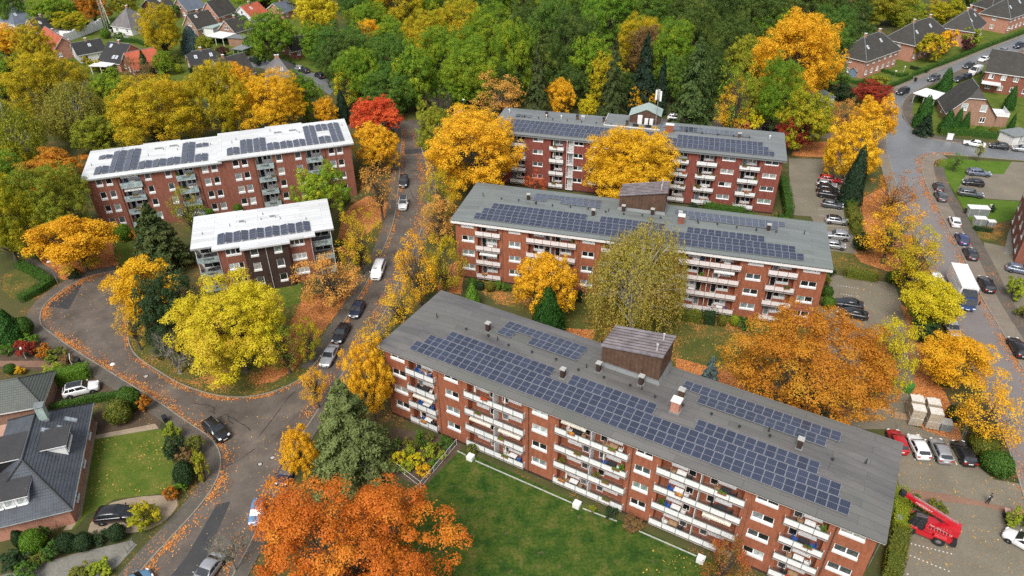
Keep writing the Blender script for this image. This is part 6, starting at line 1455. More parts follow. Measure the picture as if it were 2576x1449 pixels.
# blue playhouse
P = G(2150, 196); b = empty('garden_shed', tuple(P), R(35), 'small blue wooden garden shed by the salmon brick house', 'shed')
plain('blue_wood', (0.19, 0.27, 0.36), 0.7); q = MB(); q.box(0, 2.2, 0, 2.0, 0, 1.9); q.ngon([(0, 2.0, 1.9), (0, 0, 1.9), (0, 1, 2.6)]); q.ngon([(2.2, 0, 1.9), (2.2, 2, 1.9), (2.2, 1, 2.6)]); q.build('wall', ['blue_wood'], b)
q = MB(); q.quad((-.2, -.25, 1.78), (2.4, -.25, 1.78), (2.4, 1, 2.68), (-.2, 1, 2.68)); q.quad((2.4, 2.25, 1.78), (-.2, 2.25, 1.78), (-.2, 1, 2.68), (2.4, 1, 2.68)); q.build('roof', ['lead'], b)
# unfinished house: white block walls on a slab
P0, P1, P2 = G(165, 108), G(262, 70), G(140, 84); yaw = math.atan2((P1 - P0).y, (P1 - P0).x); bs = empty('unfinished_house', tuple(P0), yaw, 'unfinished house of bare white block walls on a building site', 'building')
LX, LY = (P1 - P0).length, 10.5
plain('white_block', (0.82, 0.81, 0.80), 0.8, 0.05)
q = MB(); q.box(0, LX, 0, LY, 0, 0.25); q.build('floor_slab', ['white_block'], bs)
rr = random.Random(3)
def bw(x0, x1, y0, y1, h): 
    w__ = MB(); n = max(1, int(max(x1 - x0, y1 - y0) / 1.6))
    for i in range(n):
        hh = h + rr.choice([0, 0, -0.5, 0.4, -0.25]); 
        if x1 - x0 > y1 - y0: w__.box(x0 + (x1 - x0) * i / n, x0 + (x1 - x0) * (i + .9) / n, y0, y1, 0.252, hh)
        else: w__.box(x0, x1, y0 + (y1 - y0) * i / n, y0 + (y1 - y0) * (i + .9) / n, 0.252, hh)
    w__.build('wall', ['white_block'], bs)
bw(0, LX, 0, 0.3, 3.0); bw(0, LX, LY - .3, LY, 3.3); bw(0, 0.3, .32, LY - .32, 2.6); bw(LX - .3, LX, .32, LY - .32, 2.6)
for x in (LX * .2, LX * .42, LX * .63, LX * .82): bw(x, x + 0.25, .32, LY - .32, 2.4)
bw(0.32, LX * .2 - .02, LY * .5, LY * .5 + .2, 2.3); bw(LX * .45, LX * .63 - .02, LY * .45, LY * .45 + .2, 2.3)
pal = {'pale_yellow': (0.62, 0.55, 0.14), 'violet_wrap': (0.35, 0.2, 0.45), 'white_wrap': (0.75, 0.74, 0.72), 'magenta_wrap': (0.45, 0.13, 0.32)}
for k, v in pal.items(): plain(k, v, 0.5)
for i, (x, y, mt, lb) in enumerate(((150, 103, 'violet_wrap', 'violet wrapped pallet in front of the building site'), (160, 108, 'pale_yellow', 'yellow wrapped pallet in front of the building site'), (172, 108, 'white_wrap', 'white wrapped pallet in front of the building site'), (144, 98, 'magenta_wrap', 'magenta wrapped pallet in front of the building site'))):
    r_ = empty('pallet_stack', tuple(G(x, y)), yaw + 0.2 * i, lb, 'pallet'); q = MB(); q.box(-.6, .6, -.5, .5, .16, 1.2); q.build('wrapped_goods', [mt], r_); q = MB(); q.box(-.6, .6, -.5, .5, 0, .15); q.build('pallet', ['concrete'], r_)
# site crane mast behind
q = MB(); P = G(272, 80)
for i in range(12):
    z = i * 1.5
    for sx, sy in ((-.4, -.4), (.4, -.4), (.4, .4), (-.4, .4)): q.tube((sx, sy, z), (sx, sy, z + 1.5), .05, k=4)
    q.tube((-.4, -.4, z), (.4, -.4, z + 1.5), .03, k=4); q.tube((.4, -.4, z), (.4, .4, z + 1.5), .03, k=4); q.tube((-.4, .4, z), (-.4, -.4, z + 1.5), .03, k=4)
cr = empty('site_crane', tuple(P), 0.3, 'grey lattice crane mast behind the unfinished house', 'crane'); q.build('mast', ['grey_pipe'], cr)
q = MB(); q.tube((0, 0, 17), (2.5, -6, 4), .12, k=6); q.tube((0, 0, 18), (-3, 4, 22), .18, k=6); q.build('folding_jib', ['grey_pipe'], cr); q = MB(); q.box(-1.3, 1.3, -1.3, 1.3, 0, .8); q.build('ballast', ['concrete'], cr)

# ------------------------------------------------------------------ slate bungalow in the foreground, lower left
PS, YS = (-49.03, 53.21), R(108.8)
S1 = empty('house', (PS[0], PS[1], 0), YS, 'large hipped house with dark slate tiles beside the front garden lawn', 'house')
LXS, LYS, ZE, ZR = 18.2, 9.8, 2.75, 6.1
q = MB(); q.box(0.55, LXS - .5, 0.55, LYS + 5, 0, ZE - 0.1); q.build('wall', ['brick_pink'], S1)
def tiled(par, name, faces, mat, under='white_paint', t=0.14):
    b = MB()
    for f in faces: b.ngon(f)
    o = b.build(name, [mat], par); uv_planar(o.data); return o
A1, B1, C1, D1, E1, F1 = (0, 0, ZE), (LXS, 0, ZE), (LXS, LYS, ZE), (0, LYS, ZE), (6.1, 4.9, ZR), (14.1, 4.9, ZR)
ro = tiled(S1, 'roof', [[A1, B1, F1, E1], [C1, D1, E1, F1], [B1, C1, F1], [D1, A1, E1]], 'tile_slate')
q = MB(); q.box(0.0, LXS, 0.0, LYS, ZE - 0.2, ZE - 0.02); q.build('roof_edge', ['white_paint'], ro)
q = MB()
for a, b in ((A1, B1), (A1, D1)): 
    a, b = Vector(a), Vector(b); n = Vector((0, -.09, -.02)) if a.y == b.y else Vector((-.09, 0, -.02)); q.tube(a + n, b + n, .07, k=6)
q.build('gutter', ['lead'], ro)
q = MB()
for a, b in ((E1, F1), (A1, E1), (B1, F1), (D1, E1), (C1, F1)): q.tube(Vector(a) + Vector((0, 0, .03)), Vector(b) + Vector((0, 0, .03)), .11, k=6)
q.build('ridge_tiles', ['tile_black'], ro)
# rows of tiles as real courses on the two slopes in view
def courses(par, a, b, c, d, n, mat):
    """thin steps across a slope from eave a-b up to ridge d-c"""
    a, b, c, d = map(Vector, (a, b, c, d)); nrm = (b - a).cross(d - a).normalized(); q = MB()
    for i in range(n):
        t0, t1 = i / n, (i + 1.0) / n
        p0, p1, p2, p3 = a.lerp(d, t0), b.lerp(c, t0), b.lerp(c, t1), a.lerp(d, t1)
        q.quad(p0 + nrm * .055, p1 + nrm * .055, p2 + nrm * .015, p3 + nrm * .015); q.quad(p0 + nrm * .01, p1 + nrm * .01, p1 + nrm * .055, p0 + nrm * .055)
    o = q.build('tile_courses', [mat], par); uv_planar(o.data)
courses(ro, A1, B1, F1, E1, 17, 'tile_slate'); courses(ro, D1, A1, E1, E1, 18, 'tile_slate'); courses(ro, C1, D1, E1, F1, 17, 'tile_slate')
# dormers
def dormer(par, x0, x1, y0, y1, z0, z1, face, n, deck='asphalt_patch'):
    q = MB(); q.box(x0, x1, y0, y1, z0, z1 - .003); o = q.build('dormer', ['white_paint' if n else 'tile_black'], par)
    q = MB(); q.box(x0 - .25, x1 + .25, y0 - .25, y1 + .25, z1, z1 + .12); q.build('dormer_roof', [deck], o)
    q = MB(); q.box(x0 - .28, x1 + .28, y0 - .28, y1 + .28, z1 - .1, z1 - .004); q.build('dormer_edge', ['white_paint'], o)
    L = (y1 - y0) if face == 'x' else (x1 - x0)
    for i in range(n):
        m = (i + .5) * L / n; w2 = L / n - .25
        if face == 'x': window(o, x0 - .1, x0 - .1 + w2, z1 - 1.25, z1 - .15, y0 + m + w2 / 2, 1, .1, rz=-math.pi / 2)
        else: window(o, x0 + m - w2 / 2, x0 + m + w2 / 2, z1 - 1.25, z1 - .15, y0 - .1, 1, .1)
    return o
dormer(ro, 1.6, 5.6, 4.2, 8.9, ZE, 5.05, 'x', 4); dormer(ro, 8.2, 11.2, 1.2, 4.4, ZE + .4, 5.35, 'y', 1)
dormer(ro, 7.2, 11.2, 5.6, 9.5, ZE, 5.75, 'y', 0)
chimney(ro, 13.6, 4.0, 5.6, 0.95, 1.9, 'seam_green', 'lead', 0.9)
tl = math.atan((ZR - ZE) / 4.9)
for x, y, dx in ((12.4, 2.2, 1.5), (14.2, 1.7, 1.5), (11.5, 3.6, 1.2)): slope_box(ro, 'roof_window', x, y, .75, dx, ZE + (ZR - ZE) * y / 4.9 + .09, tl, 0, ['lead', 'skylight'])
for x in (3.0, 8.5, 13.5): window(S1, x, x + 1.4, 0.7, 2.0, 0.46, 2, .1)
# greenish tiled neighbour
S2 = empty('house', (-61.2, 69.93, 0), R(106.0), 'hipped house with mossy grey tiles beside the white car', 'house')
q = MB(); q.box(.45, 6.9, .45, 16, 0, 2.6); q.build('wall', ['brick_tan'], S2)
A2, B2, C2, D2, E2, F2 = (0, 0, 2.7), (7.35, 0, 2.7), (7.35, 17, 2.7), (0, 17, 2.7), (3.6, 3.0, 5.2), (3.6, 14, 5.2)
r2 = tiled(S2, 'roof', [[A2, B2, E2], [B2, C2, F2, E2], [D2, A2, E2, F2], [C2, D2, F2]], 'tile_greengrey')
q = MB(); q.box(0, 7.35, 0, 17, 2.5, 2.69); q.build('roof_edge', ['fascia'], r2)
q = MB()
for a, b in ((E2, F2), (A2, E2), (B2, E2)): q.tube(Vector(a) + Vector((0, 0, .03)), Vector(b) + Vector((0, 0, .03)), .11, k=6)
q.build('ridge_tiles', ['tile_greengrey'], r2)
courses(r2, D2, A2, E2, F2, 14, 'tile_greengrey'); courses(r2, A2, B2, E2, E2, 12, 'tile_greengrey')
slope_box(r2, 'roof_window', 1.8, 6.0, .7, .9, 2.7 + 2.5 * .5 + .1, math.atan(2.5 / 3.6), -math.pi / 2, ['lead', 'skylight'])
# ------------------------------------------------------------------ vehicles
def paint(name, c, metal=0.0, rough=0.28):
    t = NT(name); n = t.noise(t.coord(), 1.2, 4); c = C4(c)
    t.col(t.ramp(n, [(0.3, [x * 0.85 for x in c[:3]]), (0.7, [x * 1.08 for x in c[:3]])])).set(Roughness=rough, Metallic=metal, Coat_Weight=0.6, Coat_Roughness=0.08, Specular_IOR_Level=0.5); MATS[name] = t.m
for n_, c_, m_ in (('car_black', (0.012, 0.012, 0.014), 0), ('car_white', (0.78, 0.78, 0.78), 0), ('car_silver', (0.42, 0.43, 0.45), .5), ('car_grey', (0.10, 0.108, 0.12), .3), ('car_dark', (0.03, 0.033, 0.04), .2), ('car_blue', (0.04, 0.055, 0.16), .2), ('car_sky', (0.13, 0.27, 0.43), .2), ('car_red', (0.42, 0.012, 0.02), 0), ('car_bluegrey', (0.17, 0.20, 0.27), .4), ('car_navy', (0.02, 0.028, 0.06), .2), ('truck_blue', (0.02, 0.05, 0.16), 0), ('machine_red', (0.50, 0.012, 0.022), 0)): paint(n_, c_, m_)
plain('lamp_clear', (0.75, 0.77, 0.8), 0.1, 0.02); plain('lamp_red', (0.4, 0.01, 0.01), 0.2, 0.02); plain('plate', (0.78, 0.78, 0.76), 0.5, 0.02); plain('rim', (0.4, 0.4, 0.42), 0.3, 0.05, metal=0.7)
# kind: L, W, H, hood z, belt z, (wind base x, wind top x, rear top x, rear base x) as parts of L, boot z
KINDS = {'hatch': (4.05, 1.78, 1.47, .86, .96, (.22, .06, -.38, -.475), .98), 'small': (3.55, 1.64, 1.48, .84, .95, (.26, .10, -.38, -.475), .96), 'sedan': (4.65, 1.82, 1.43, .86, .95, (.19, .04, -.24, -.36), .98),
         'wagon': (4.7, 1.82, 1.48, .87, .97, (.20, .05, -.40, -.475), .99), 'suv': (4.5, 1.87, 1.66, 1.0, 1.1, (.22, .08, -.39, -.47), 1.12), 'mpv': (5.05, 1.93, 1.88, 1.02, 1.15, (.31, .17, -.45, -.485), 1.2), 'panel': (5.6, 2.0, 2.4, 1.15, 1.35, (.36, .25, -.485, -.495), 1.4)}
def car_parts(kind):
    L, Wd, H, hz, bz, (a0, a1, b1, b0), tz = KINDS[kind]; w = Wd / 2; zb = 0.2
    st = [(.5, hz - .32, w * .62), (.485, hz - .22, w * .8), (.44, hz - .1, w * .93), (a0 + .1, hz - .02, w * .985), (a0, bz - .02, w), (0, bz, w), (b1, bz + .01, w), (b0 + .02, tz - .02, w * .97), (-.48, tz - .08 if b0 > -.44 else tz - .02, w * .93), (-.495, tz - .28, w * .84), (-.5, .55, w * .78)]
    if b0 > -.44: st.insert(8, (-.45, tz - .02, w * .96))
    b = MB(); K = 11
    for i, (fx, zt, hw) in enumerate(st):
        x = fx * L; ring = [(-.86, zb), (-.99, zb + .18), (-1.0, zt - .16), (-.95, zt - .03), (-.6, zt + .02), (0, zt + .035), (.6, zt + .02), (.95, zt - .03), (1.0, zt - .16), (.99, zb + .18), (.86, zb)]
        b.v += [(x, y * hw, max(z, zb)) for y, z in ring]
        if i:
            n = len(b.v) - 2 * K
            for k in range(K - 1): b.f.append((n + k, n + K + k, n + K + k + 1, n + k + 1)); b.mi.append(0)
            b.f.append((n, n + K - 1, n + 2 * K - 1, n + K)); b.mi.append(0)
    b.f.append(tuple(range(K))); b.mi.append(0); n = len(b.v) - K; b.f.append(tuple(range(n + K - 1, n - 1, -1))); b.mi.append(0)
    # cabin shell with a softly domed roof
    wb, wt = w * .93, w * .74; xs = [(a0 * L, a1 * L), (b0 * L, b1 * L)]; zbelt = bz - .02
    n = len(b.v)
    for t in (0, .25, .5, .75, 1):
        xb, xt = xs[0][0] + (xs[1][0] - xs[0][0]) * t, xs[0][1] + (xs[1][1] - xs[0][1]) * t; zt = H - .07 * (2 * t - .9) ** 2 - (.02 if t in (0, 1) else 0)
        b.v += [(xb, -wb, zbelt), (xt, -wt - .05, zt - .09), (xt, -wt + .06, zt - .01), (xt, 0, zt + .02), (xt, wt - .06, zt - .01), (xt, wt + .05, zt - .09), (xb, wb, zbelt)]
    for i in range(4):
        for k in range(6): b.f.append((n + i * 7 + k, n + i * 7 + k + 1, n + i * 7 + 7 + k + 1, n + i * 7 + 7 + k)); b.mi.append(0)
    b.f.append(tuple(n + k for k in range(6, -1, -1))); b.mi.append(0); b.f.append(tuple(n + 28 + k for k in range(7))); b.mi.append(0)
    P = {'body': b.mesh('body', ['car_black'], True)}
    ht = H - .09
    def lerp(p, q, t): return tuple(p[i] + (q[i] - p[i]) * t for i in range(3))
    def glassq(name, A_, B_, C_, D_, off, mu=.06, mv=.1, mv1=.06):
        q = MB(); f = lambda u, v: lerp(lerp(A_, B_, u), lerp(D_, C_, u), v)
        q.quad(*[tuple(Vector(p) + Vector(off)) for p in (f(mu, mv), f(1 - mu, mv), f(1 - mu, 1 - mv1), f(mu, 1 - mv1))]); P[name] = q.mesh(name, ['car_glass'])
    glassq('windscreen', (a0 * L, wb, zbelt), (a0 * L, -wb, zbelt), (a1 * L, -wt - .05, ht), (a1 * L, wt + .05, ht), (.02, 0, .035), .06, .06, .0)
    if kind != 'panel': glassq('rear_window', (b0 * L, -wb, zbelt), (b0 * L, wb, zbelt), (b1 * L, wt + .05, ht - .02), (b1 * L, -wt - .05, ht - .02), (-.02, 0, .03), .08, .14, .04)
    for sg, nm_ in ((1, 'side_window_l'), (-1, 'side_window_r')):
        q = MB(); A_, B_, C_, D_ = (a0 * L, sg * wb, zbelt), (b0 * L, sg * wb, zbelt), (b1 * L, sg * (wt + .05), ht - .02), (a1 * L, sg * (wt + .05), ht - .02)
        f = lambda u, v: Vector(lerp(lerp(A_, B_, u), lerp(D_, C_, u), v)) + Vector((0, sg * .02, .01))
        cuts = ((.05, .44), (.48, .74), (.78, .94)) if kind in ('wagon', 'suv', 'mpv') else (((.06, .48), (.52, .9)) if kind != 'panel' else ((.03, .2),))
        for c0, c1 in cuts:
            pts = [f(c0, .1), f(c1, .1), f(c1, .95), f(c0, .95)]; q.ngon(pts if sg < 0 else pts[::-1])
        P[nm_] = q.mesh('side_window', ['car_glass'])
    r = .31 if kind in ('small', 'hatch') else (.36 if kind in ('suv', 'mpv', 'panel') else .33)
    q = MB(); q.lathe([(r * .62, -.1), (r * .95, -.1), (r, -.06), (r, .06), (r * .95, .1), (r * .62, .1), (r * .62, -.1)], 16)
    q.v = [(x, z, y) for x, y, z in q.v]; P['tyre'] = q.mesh('wheel', ['dark_rubber'], True)
    q = MB(); q.lathe([(0, .085), (r * .2, .09), (r * .63, .07)], 12); q.lathe([(r * .63, -.07), (r * .2, -.09), (0, -.085)], 12); q.v = [(x, z, y) for x, y, z in q.v]; P['rim'] = q.mesh('rim', ['rim'])
    q = MB(); q.lathe([(r * 1.18, -.006), (r * 1.18, .006), (0, .006)], 18); q.v = [(x, z, y) for x, y, z in q.v]; P['arch'] = q.mesh('wheel_arch', ['dark_rubber'])
    q = MB(); q.hexa([(-.12, -.17, 0), (.1, -.17, 0), (.02, .17, 0), (-.2, .17, 0), (-.16, -.15, .13), (.04, -.15, .13), (-.04, .15, .13), (-.24, .15, .13)]); P['headlight'] = q.mesh('headlight', ['lamp_clear'])
    q = MB(); q.box(-.06, .06, -.16, .16, 0, .2); P['tail'] = q.mesh('tail_light', ['lamp_red'])
    q = MB(); q.box(-.02, .02, -.26, .26, 0, .11); P['plate'] = q.mesh('number_plate', ['plate'])
    q = MB(); q.hexa([(-.07, -.1, 0), (.07, -.1, 0), (.05, .1, 0), (-.07, .1, 0), (-.06, -.1, .13), (.05, -.1, .13), (.03, .1, .13), (-.06, .1, .13)]); P['mirror'] = q.mesh('mirror', ['car_black'])
    q = MB(); q.box(-.03, .03, -w * .45, w * .45, 0, .2); P['grille'] = q.mesh('grille', ['black_metal'])
    q = MB()
    for sg in (-1, 1): q.box((b1 + .04) * L, (a1 - .06) * L, sg * wt * .86 - .02, sg * wt * .86 + .02, H - .02, H + .05)
    P['rack'] = q.mesh('roof_rails', ['galvanised'])
    q = MB(); q.box((b1 + .03) * L, (a1 - .02) * L, -wt * .9, wt * .9, H + .015, H + .03); P['blackroof'] = q.mesh('roof_panel', ['car_glass'])
    return P, r
CARP = {}
def car(kind, col, c, f, label, rack=False, black_roof=False, z=0.035, group=None, yaw=None):
    if kind not in CARP: CARP[kind] = car_parts(kind)
    P, r = CARP[kind]; L, Wd, H, hz, bz, ab, tz = KINDS[kind]; w = Wd / 2
    p = G(c[0], c[1], H * .5); q = G(f[0], f[1], H * .5); yw = math.atan2((q - p).y, (q - p).x) if yaw is None else yaw
    o = empty('car' if kind not in ('panel', 'mpv') else 'van', (p.x, p.y, z), yw, label, 'car' if kind not in ('panel', 'mpv') else 'van', group)
    obj('body', P['body'], o, mat=col)
    for k in ('windscreen', 'rear_window', 'side_window_l', 'side_window_r'):
        if k in P: obj(k.replace('_l', '').replace('_r', '') if k.startswith('side') else k, P[k], o)
    ax = L * .31
    for x in (ax, -ax):
        for s_ in (1, -1):
            obj('wheel_arch', P['arch'], o, (x, s_ * (w + .004), r), rot=(0, 0, 0) if s_ > 0 else (0, 0, math.pi))
            t = obj('wheel', P['tyre'], o, (x, s_ * (w - .075), r), rot=(0, 0, 0)); obj('rim', P['rim'], t)
    for s_ in (1, -1):
        obj('headlight', P['headlight'], o, (L * .485, s_ * w * .66, hz - .24), scale=(1, s_, 1)); obj('tail_light', P['tail'], o, (-L * .488, s_ * w * .72, tz - .33))
        obj('mirror', P['mirror'], o, (ab[0] * L - .12, s_ * (w + .08), bz + .02), mat=col)
    obj('number_plate', P['plate'], o, (L * .5 + .015, 0, .42)); obj('number_plate', P['plate'], o, (-L * .5 - .015, 0, .6)); obj('grille', P['grille'], o, (L * .495, 0, hz - .48))
    if rack: obj('roof_rails', P['rack'], o)
    if black_roof: obj('roof_panel', P['blackroof'], o)
    return o
car('suv', 'car_dark', (1015, 455), (1013, 470), 'dark grey car parked highest up the tree-lined road')
car('suv', 'car_white', (1014, 510), (1011, 530), 'white car parked on the tree-lined road behind the white van', black_roof=True)
car('mpv', 'car_white', (951, 677), (942, 700), 'white van driving down the tree-lined road', z=.04)
car('hatch', 'car_navy', (898, 777), (886, 800), 'dark blue car with leaves on it, uppermost of three parked below the van')
car('sedan', 'car_black', (858, 836), (846, 858), 'black car parked between the dark blue and the silver car')
car('sedan', 'car_silver', (828, 893), (815, 918), 'silver car parked lowest in the row below the white van')
car('suv', 'car_black', (543, 1079), (563, 1098), 'black car with roof rails at the kerb of the junction', rack=True)
car('suv', 'car_white', (203, 976), (245, 966), 'white car with black roof on the driveway by the mossy roof', rack=True, black_roof=True)
car('suv', 'car_black', (292, 1292), (330, 1288), 'black car on the sandy driveway of the slate house')
car('small', 'car_sky', (648, 1285), (642, 1310), 'light blue small car half under the huge orange tree')
car('sedan', 'car_silver', (520, 1436), (500, 1462), 'silver car at the bottom edge left of the huge orange tree')
car('small', 'car_sky', (338, 1466), (355, 1454), 'light blue car cut by the bottom edge')
car('hatch', 'car_navy', (722, 1185), (712, 1205), 'dark blue car half hidden by golden leaves at the road edge')
car('hatch', 'car_black', (641, 150), (655, 153), 'black car highest up the residential street')
car('wagon', 'car_silver', (748, 170), (735, 167), 'silver car by the green roofed garage on the residential street'); car('hatch', 'car_dark', (765, 176), (752, 172), 'dark car directly behind the silver one on the residential street')
car('suv', 'car_black', (804, 188), (796, 184), 'black car where the residential street meets the wood')
car('hatch', 'car_white', (1163, 286), (1180, 287), 'white car behind the bright yellow tree near the farthest block'); car('suv', 'car_white', (1702, 295), (1720, 297), 'white car behind the gabled stair head'); car('suv', 'car_black', (1942, 320), (1955, 322), 'black car behind the right end of the farthest block')
for k, c_, y, lb in (('wagon', 'car_red', (2090, 450), 'red car at the head of the upper car park'), ('hatch', 'car_silver', (2080, 462), 'silver car next to the red car in the upper car park'), ('suv', 'car_black', (2083, 475), 'black car next to the silver one in the upper car park'), ('suv', 'car_black', (2086, 487), 'second black car in the upper car park row'), ('hatch', 'car_grey', (2095, 513), 'dark grey hatchback below the black cars in the upper car park')):
    car(k, c_, y, (y[0] + 20, y[1] + 3), lb)
car('hatch', 'car_silver', (2105, 553), (2130, 556), 'silver car with black roof in the upper car park', black_roof=True)
car('suv', 'car_silver', (2106, 591), (2080, 588), 'silver off-road car with roof rack beside the middle block', rack=True); car('small', 'car_silver', (2102, 615), (2125, 618), 'small silver car beside the middle block, lowest of its row')
car('sedan', 'car_dark', (2134, 762), (2110, 758), 'dark car in the middle car park, upper of two'); car('sedan', 'car_black', (2145, 786), (2120, 781), 'black car in the middle car park, lower of two')
car('hatch', 'car_red', (2258, 1108), (2246, 1080), 'red car beside the right corner of the nearest roof', yaw=None); car('hatch', 'car_white', (2311, 1121), (2297, 1093), 'white car between the red and the silver car below the stacked pallets'); car('hatch', 'car_silver', (2367, 1131), (2354, 1103), 'silver grey car between the white and the black car below the stacked pallets'); car('hatch', 'car_black', (2426, 1137), (2410, 1108), 'black hatchback at the right end of the row below the pallets')
car('hatch', 'car_white', (2578, 1362), (2560, 1352), 'white car cut by the right edge near the bins')
car('small', 'car_dark', (2361, 469), (2357, 460), 'small dark car on the pavement near the green corner lawn'); car('hatch', 'car_grey', (2367, 492), (2360, 480), 'grey hatchback parked highest along the eastern road'); car('small', 'car_white', (2402, 556), (2396, 543), 'small white car parked along the eastern road'); car('hatch', 'car_blue', (2421, 599), (2414, 585), 'dark blue hatchback parked along the eastern road'); car('hatch', 'car_dark', (2442, 636), (2434, 621), 'dark grey hatchback parked behind the blue one'); car('wagon', 'car_black', (2482, 713), (2472, 693), 'black car parked right of the white truck')
car('mpv', 'car_white', (2358, 712), (2366, 730), 'white van behind the bright yellow tree beside the truck'); car('hatch', 'car_silver', (2396, 824), (2403, 838), 'silver car in front of the bright yellow tree'); car('small', 'car_white', (2382, 790), (2388, 803), 'small white car mostly hidden under the bright yellow tree')
car('wagon', 'car_black', (2562, 872), (2550, 852), 'black car cut by the right edge along the eastern road'); car('hatch', 'car_bluegrey', (2566, 676), (2585, 680), 'blue grey car cut by the right edge on the yard')
for k, c_, y, f, lb in (('suv', 'car_black', (2272, 228), (2262, 232), 'black car rounding the bend of the wet road'), ('suv', 'car_grey', (2350, 195), (2335, 201), 'grey car driving down the wet road'), ('wagon', 'car_dark', (2437, 164), (2422, 170), 'dark car beside the delivery van on the wet road'), ('sedan', 'car_white', (2475, 148), (2460, 154), 'white car parked along the wet road'), ('wagon', 'car_silver', (2499, 139), (2484, 145), 'silver grey car parked behind the white one on the wet road'), ('hatch', 'car_silver', (2522, 127), (2508, 132), 'silver car next to the pavement bin on the wet road'), ('suv', 'car_navy', (2564, 113), (2548, 119), 'dark blue car near the upper right corner'), ('panel', 'car_white', (2455, 176), (2438, 183), 'white delivery van on the wet road'), ('hatch', 'car_dark', (2413, 198), (2400, 203), 'dark small car behind the steep roofed corner house'), ('hatch', 'car_navy', (2430, 192), (2416, 197), 'dark blue car between the delivery van and the corner house')):
    car(k, c_, y, f, lb)
car('sedan', 'car_white', (2452, 360), (2430, 356), 'white silver car on the side street by the hedge'); car('hatch', 'car_black', (2514, 366), (2490, 363), 'black car behind the white one on the side street'); car('hatch', 'car_silver', (2572, 373), (2548, 370), 'silver car cut by the right edge on the side street')
car('wagon', 'car_bluegrey', (2463, 433), (2485, 435), 'blue grey estate car beside the green corner lawn'); car('hatch', 'car_black', (2449, 458), (2425, 455), 'black car in the middle of three beside the green corner lawn'); car('wagon', 'car_grey', (2443, 485), (2465, 488), 'dark grey estate car at the lower edge of the corner car park')

# truck
tr_ = empty('truck', (73.4, 98.2, 0.04), math.atan2(-7.2, -1.9), 'truck with white box body and blue cab on the eastern road', 'truck')
q = MB(); q.box(-3.9, 3.6, -1.25, 1.25, 1.0, 3.55); q.build('box_body', ['car_white'], tr_)
q = MB(); q.box(-3.9, 5.2, -.45, .45, .55, .98); q.build('chassis', ['black_metal'], tr_)
q = MB(); q.hexa([(3.72, -1.12, .6), (5.55, -1.12, .55), (5.55, 1.12, .55), (3.72, 1.12, .6), (3.72, -1.08, 2.55), (5.0, -1.02, 2.5), (5.0, 1.02, 2.5), (3.72, 1.08, 2.55)]); cb = q.build('cab', ['truck_blue'], tr_)
q = MB(); q.quad((5.52, -1.0, 1.35), (5.52, 1.0, 1.35), (5.08, .95, 2.35), (5.08, -.95, 2.35)); q.v = [(x + .03, y, z + .02) for x, y, z in q.v]; q.build('windscreen', ['car_glass'], cb)
for s_ in (1, -1):
    q = MB(); q.quad((3.95, s_ * 1.125, 1.4), (5.3, s_ * 1.125, 1.4), (4.95, s_ * 1.07, 2.3), (3.95, s_ * 1.10, 2.3)); q.v = [(x, y + s_ * .02, z) for x, y, z in q.v]; q.build('side_window', ['car_glass'], cb)
    q = MB(); q.box(5.1, 5.25, s_ * 1.4 - .1, s_ * 1.4 + .1, 1.5, 2.2); q.build('mirror', ['black_metal'], cb); q = MB(); q.box(5.54, 5.62, s_ * .85 - .2, s_ * .85 + .2, .75, .95); q.build('headlight', ['lamp_clear'], cb)
    for x in (-2.3, 4.5):
        q = MB(); q.lathe([(.28, -.15), (.46, -.15), (.48, -.1), (.48, .1), (.46, .15), (.28, .15), (.28, -.15)], 16); q.v = [(x_, z_, y_) for x_, y_, z_ in q.v]; wo = q.build('wheel', ['dark_rubber'], tr_, (x, s_ * 1.05, .48)); q = MB(); q.lathe([(0, .1), (.29, .08)], 12); q.lathe([(.29, -.08), (0, -.1)], 12); q.v = [(x_, z_, y_) for x_, y_, z_ in q.v]; q.build('rim', ['rim'], wo)
q = MB(); q.hexa([(3.75, -1.0, 2.56), (4.9, -1.0, 2.56), (4.9, 1.0, 2.56), (3.75, 1.0, 2.56), (3.75, -1.0, 3.3), (4.0, -.9, 3.3), (4.0, .9, 3.3), (3.75, 1.0, 3.3)]); q.build('wind_deflector', ['car_glass'], cb)
q = MB(); q.box(5.56, 5.6, -.28, .28, .6, .72); q.build('number_plate', ['plate'], cb)

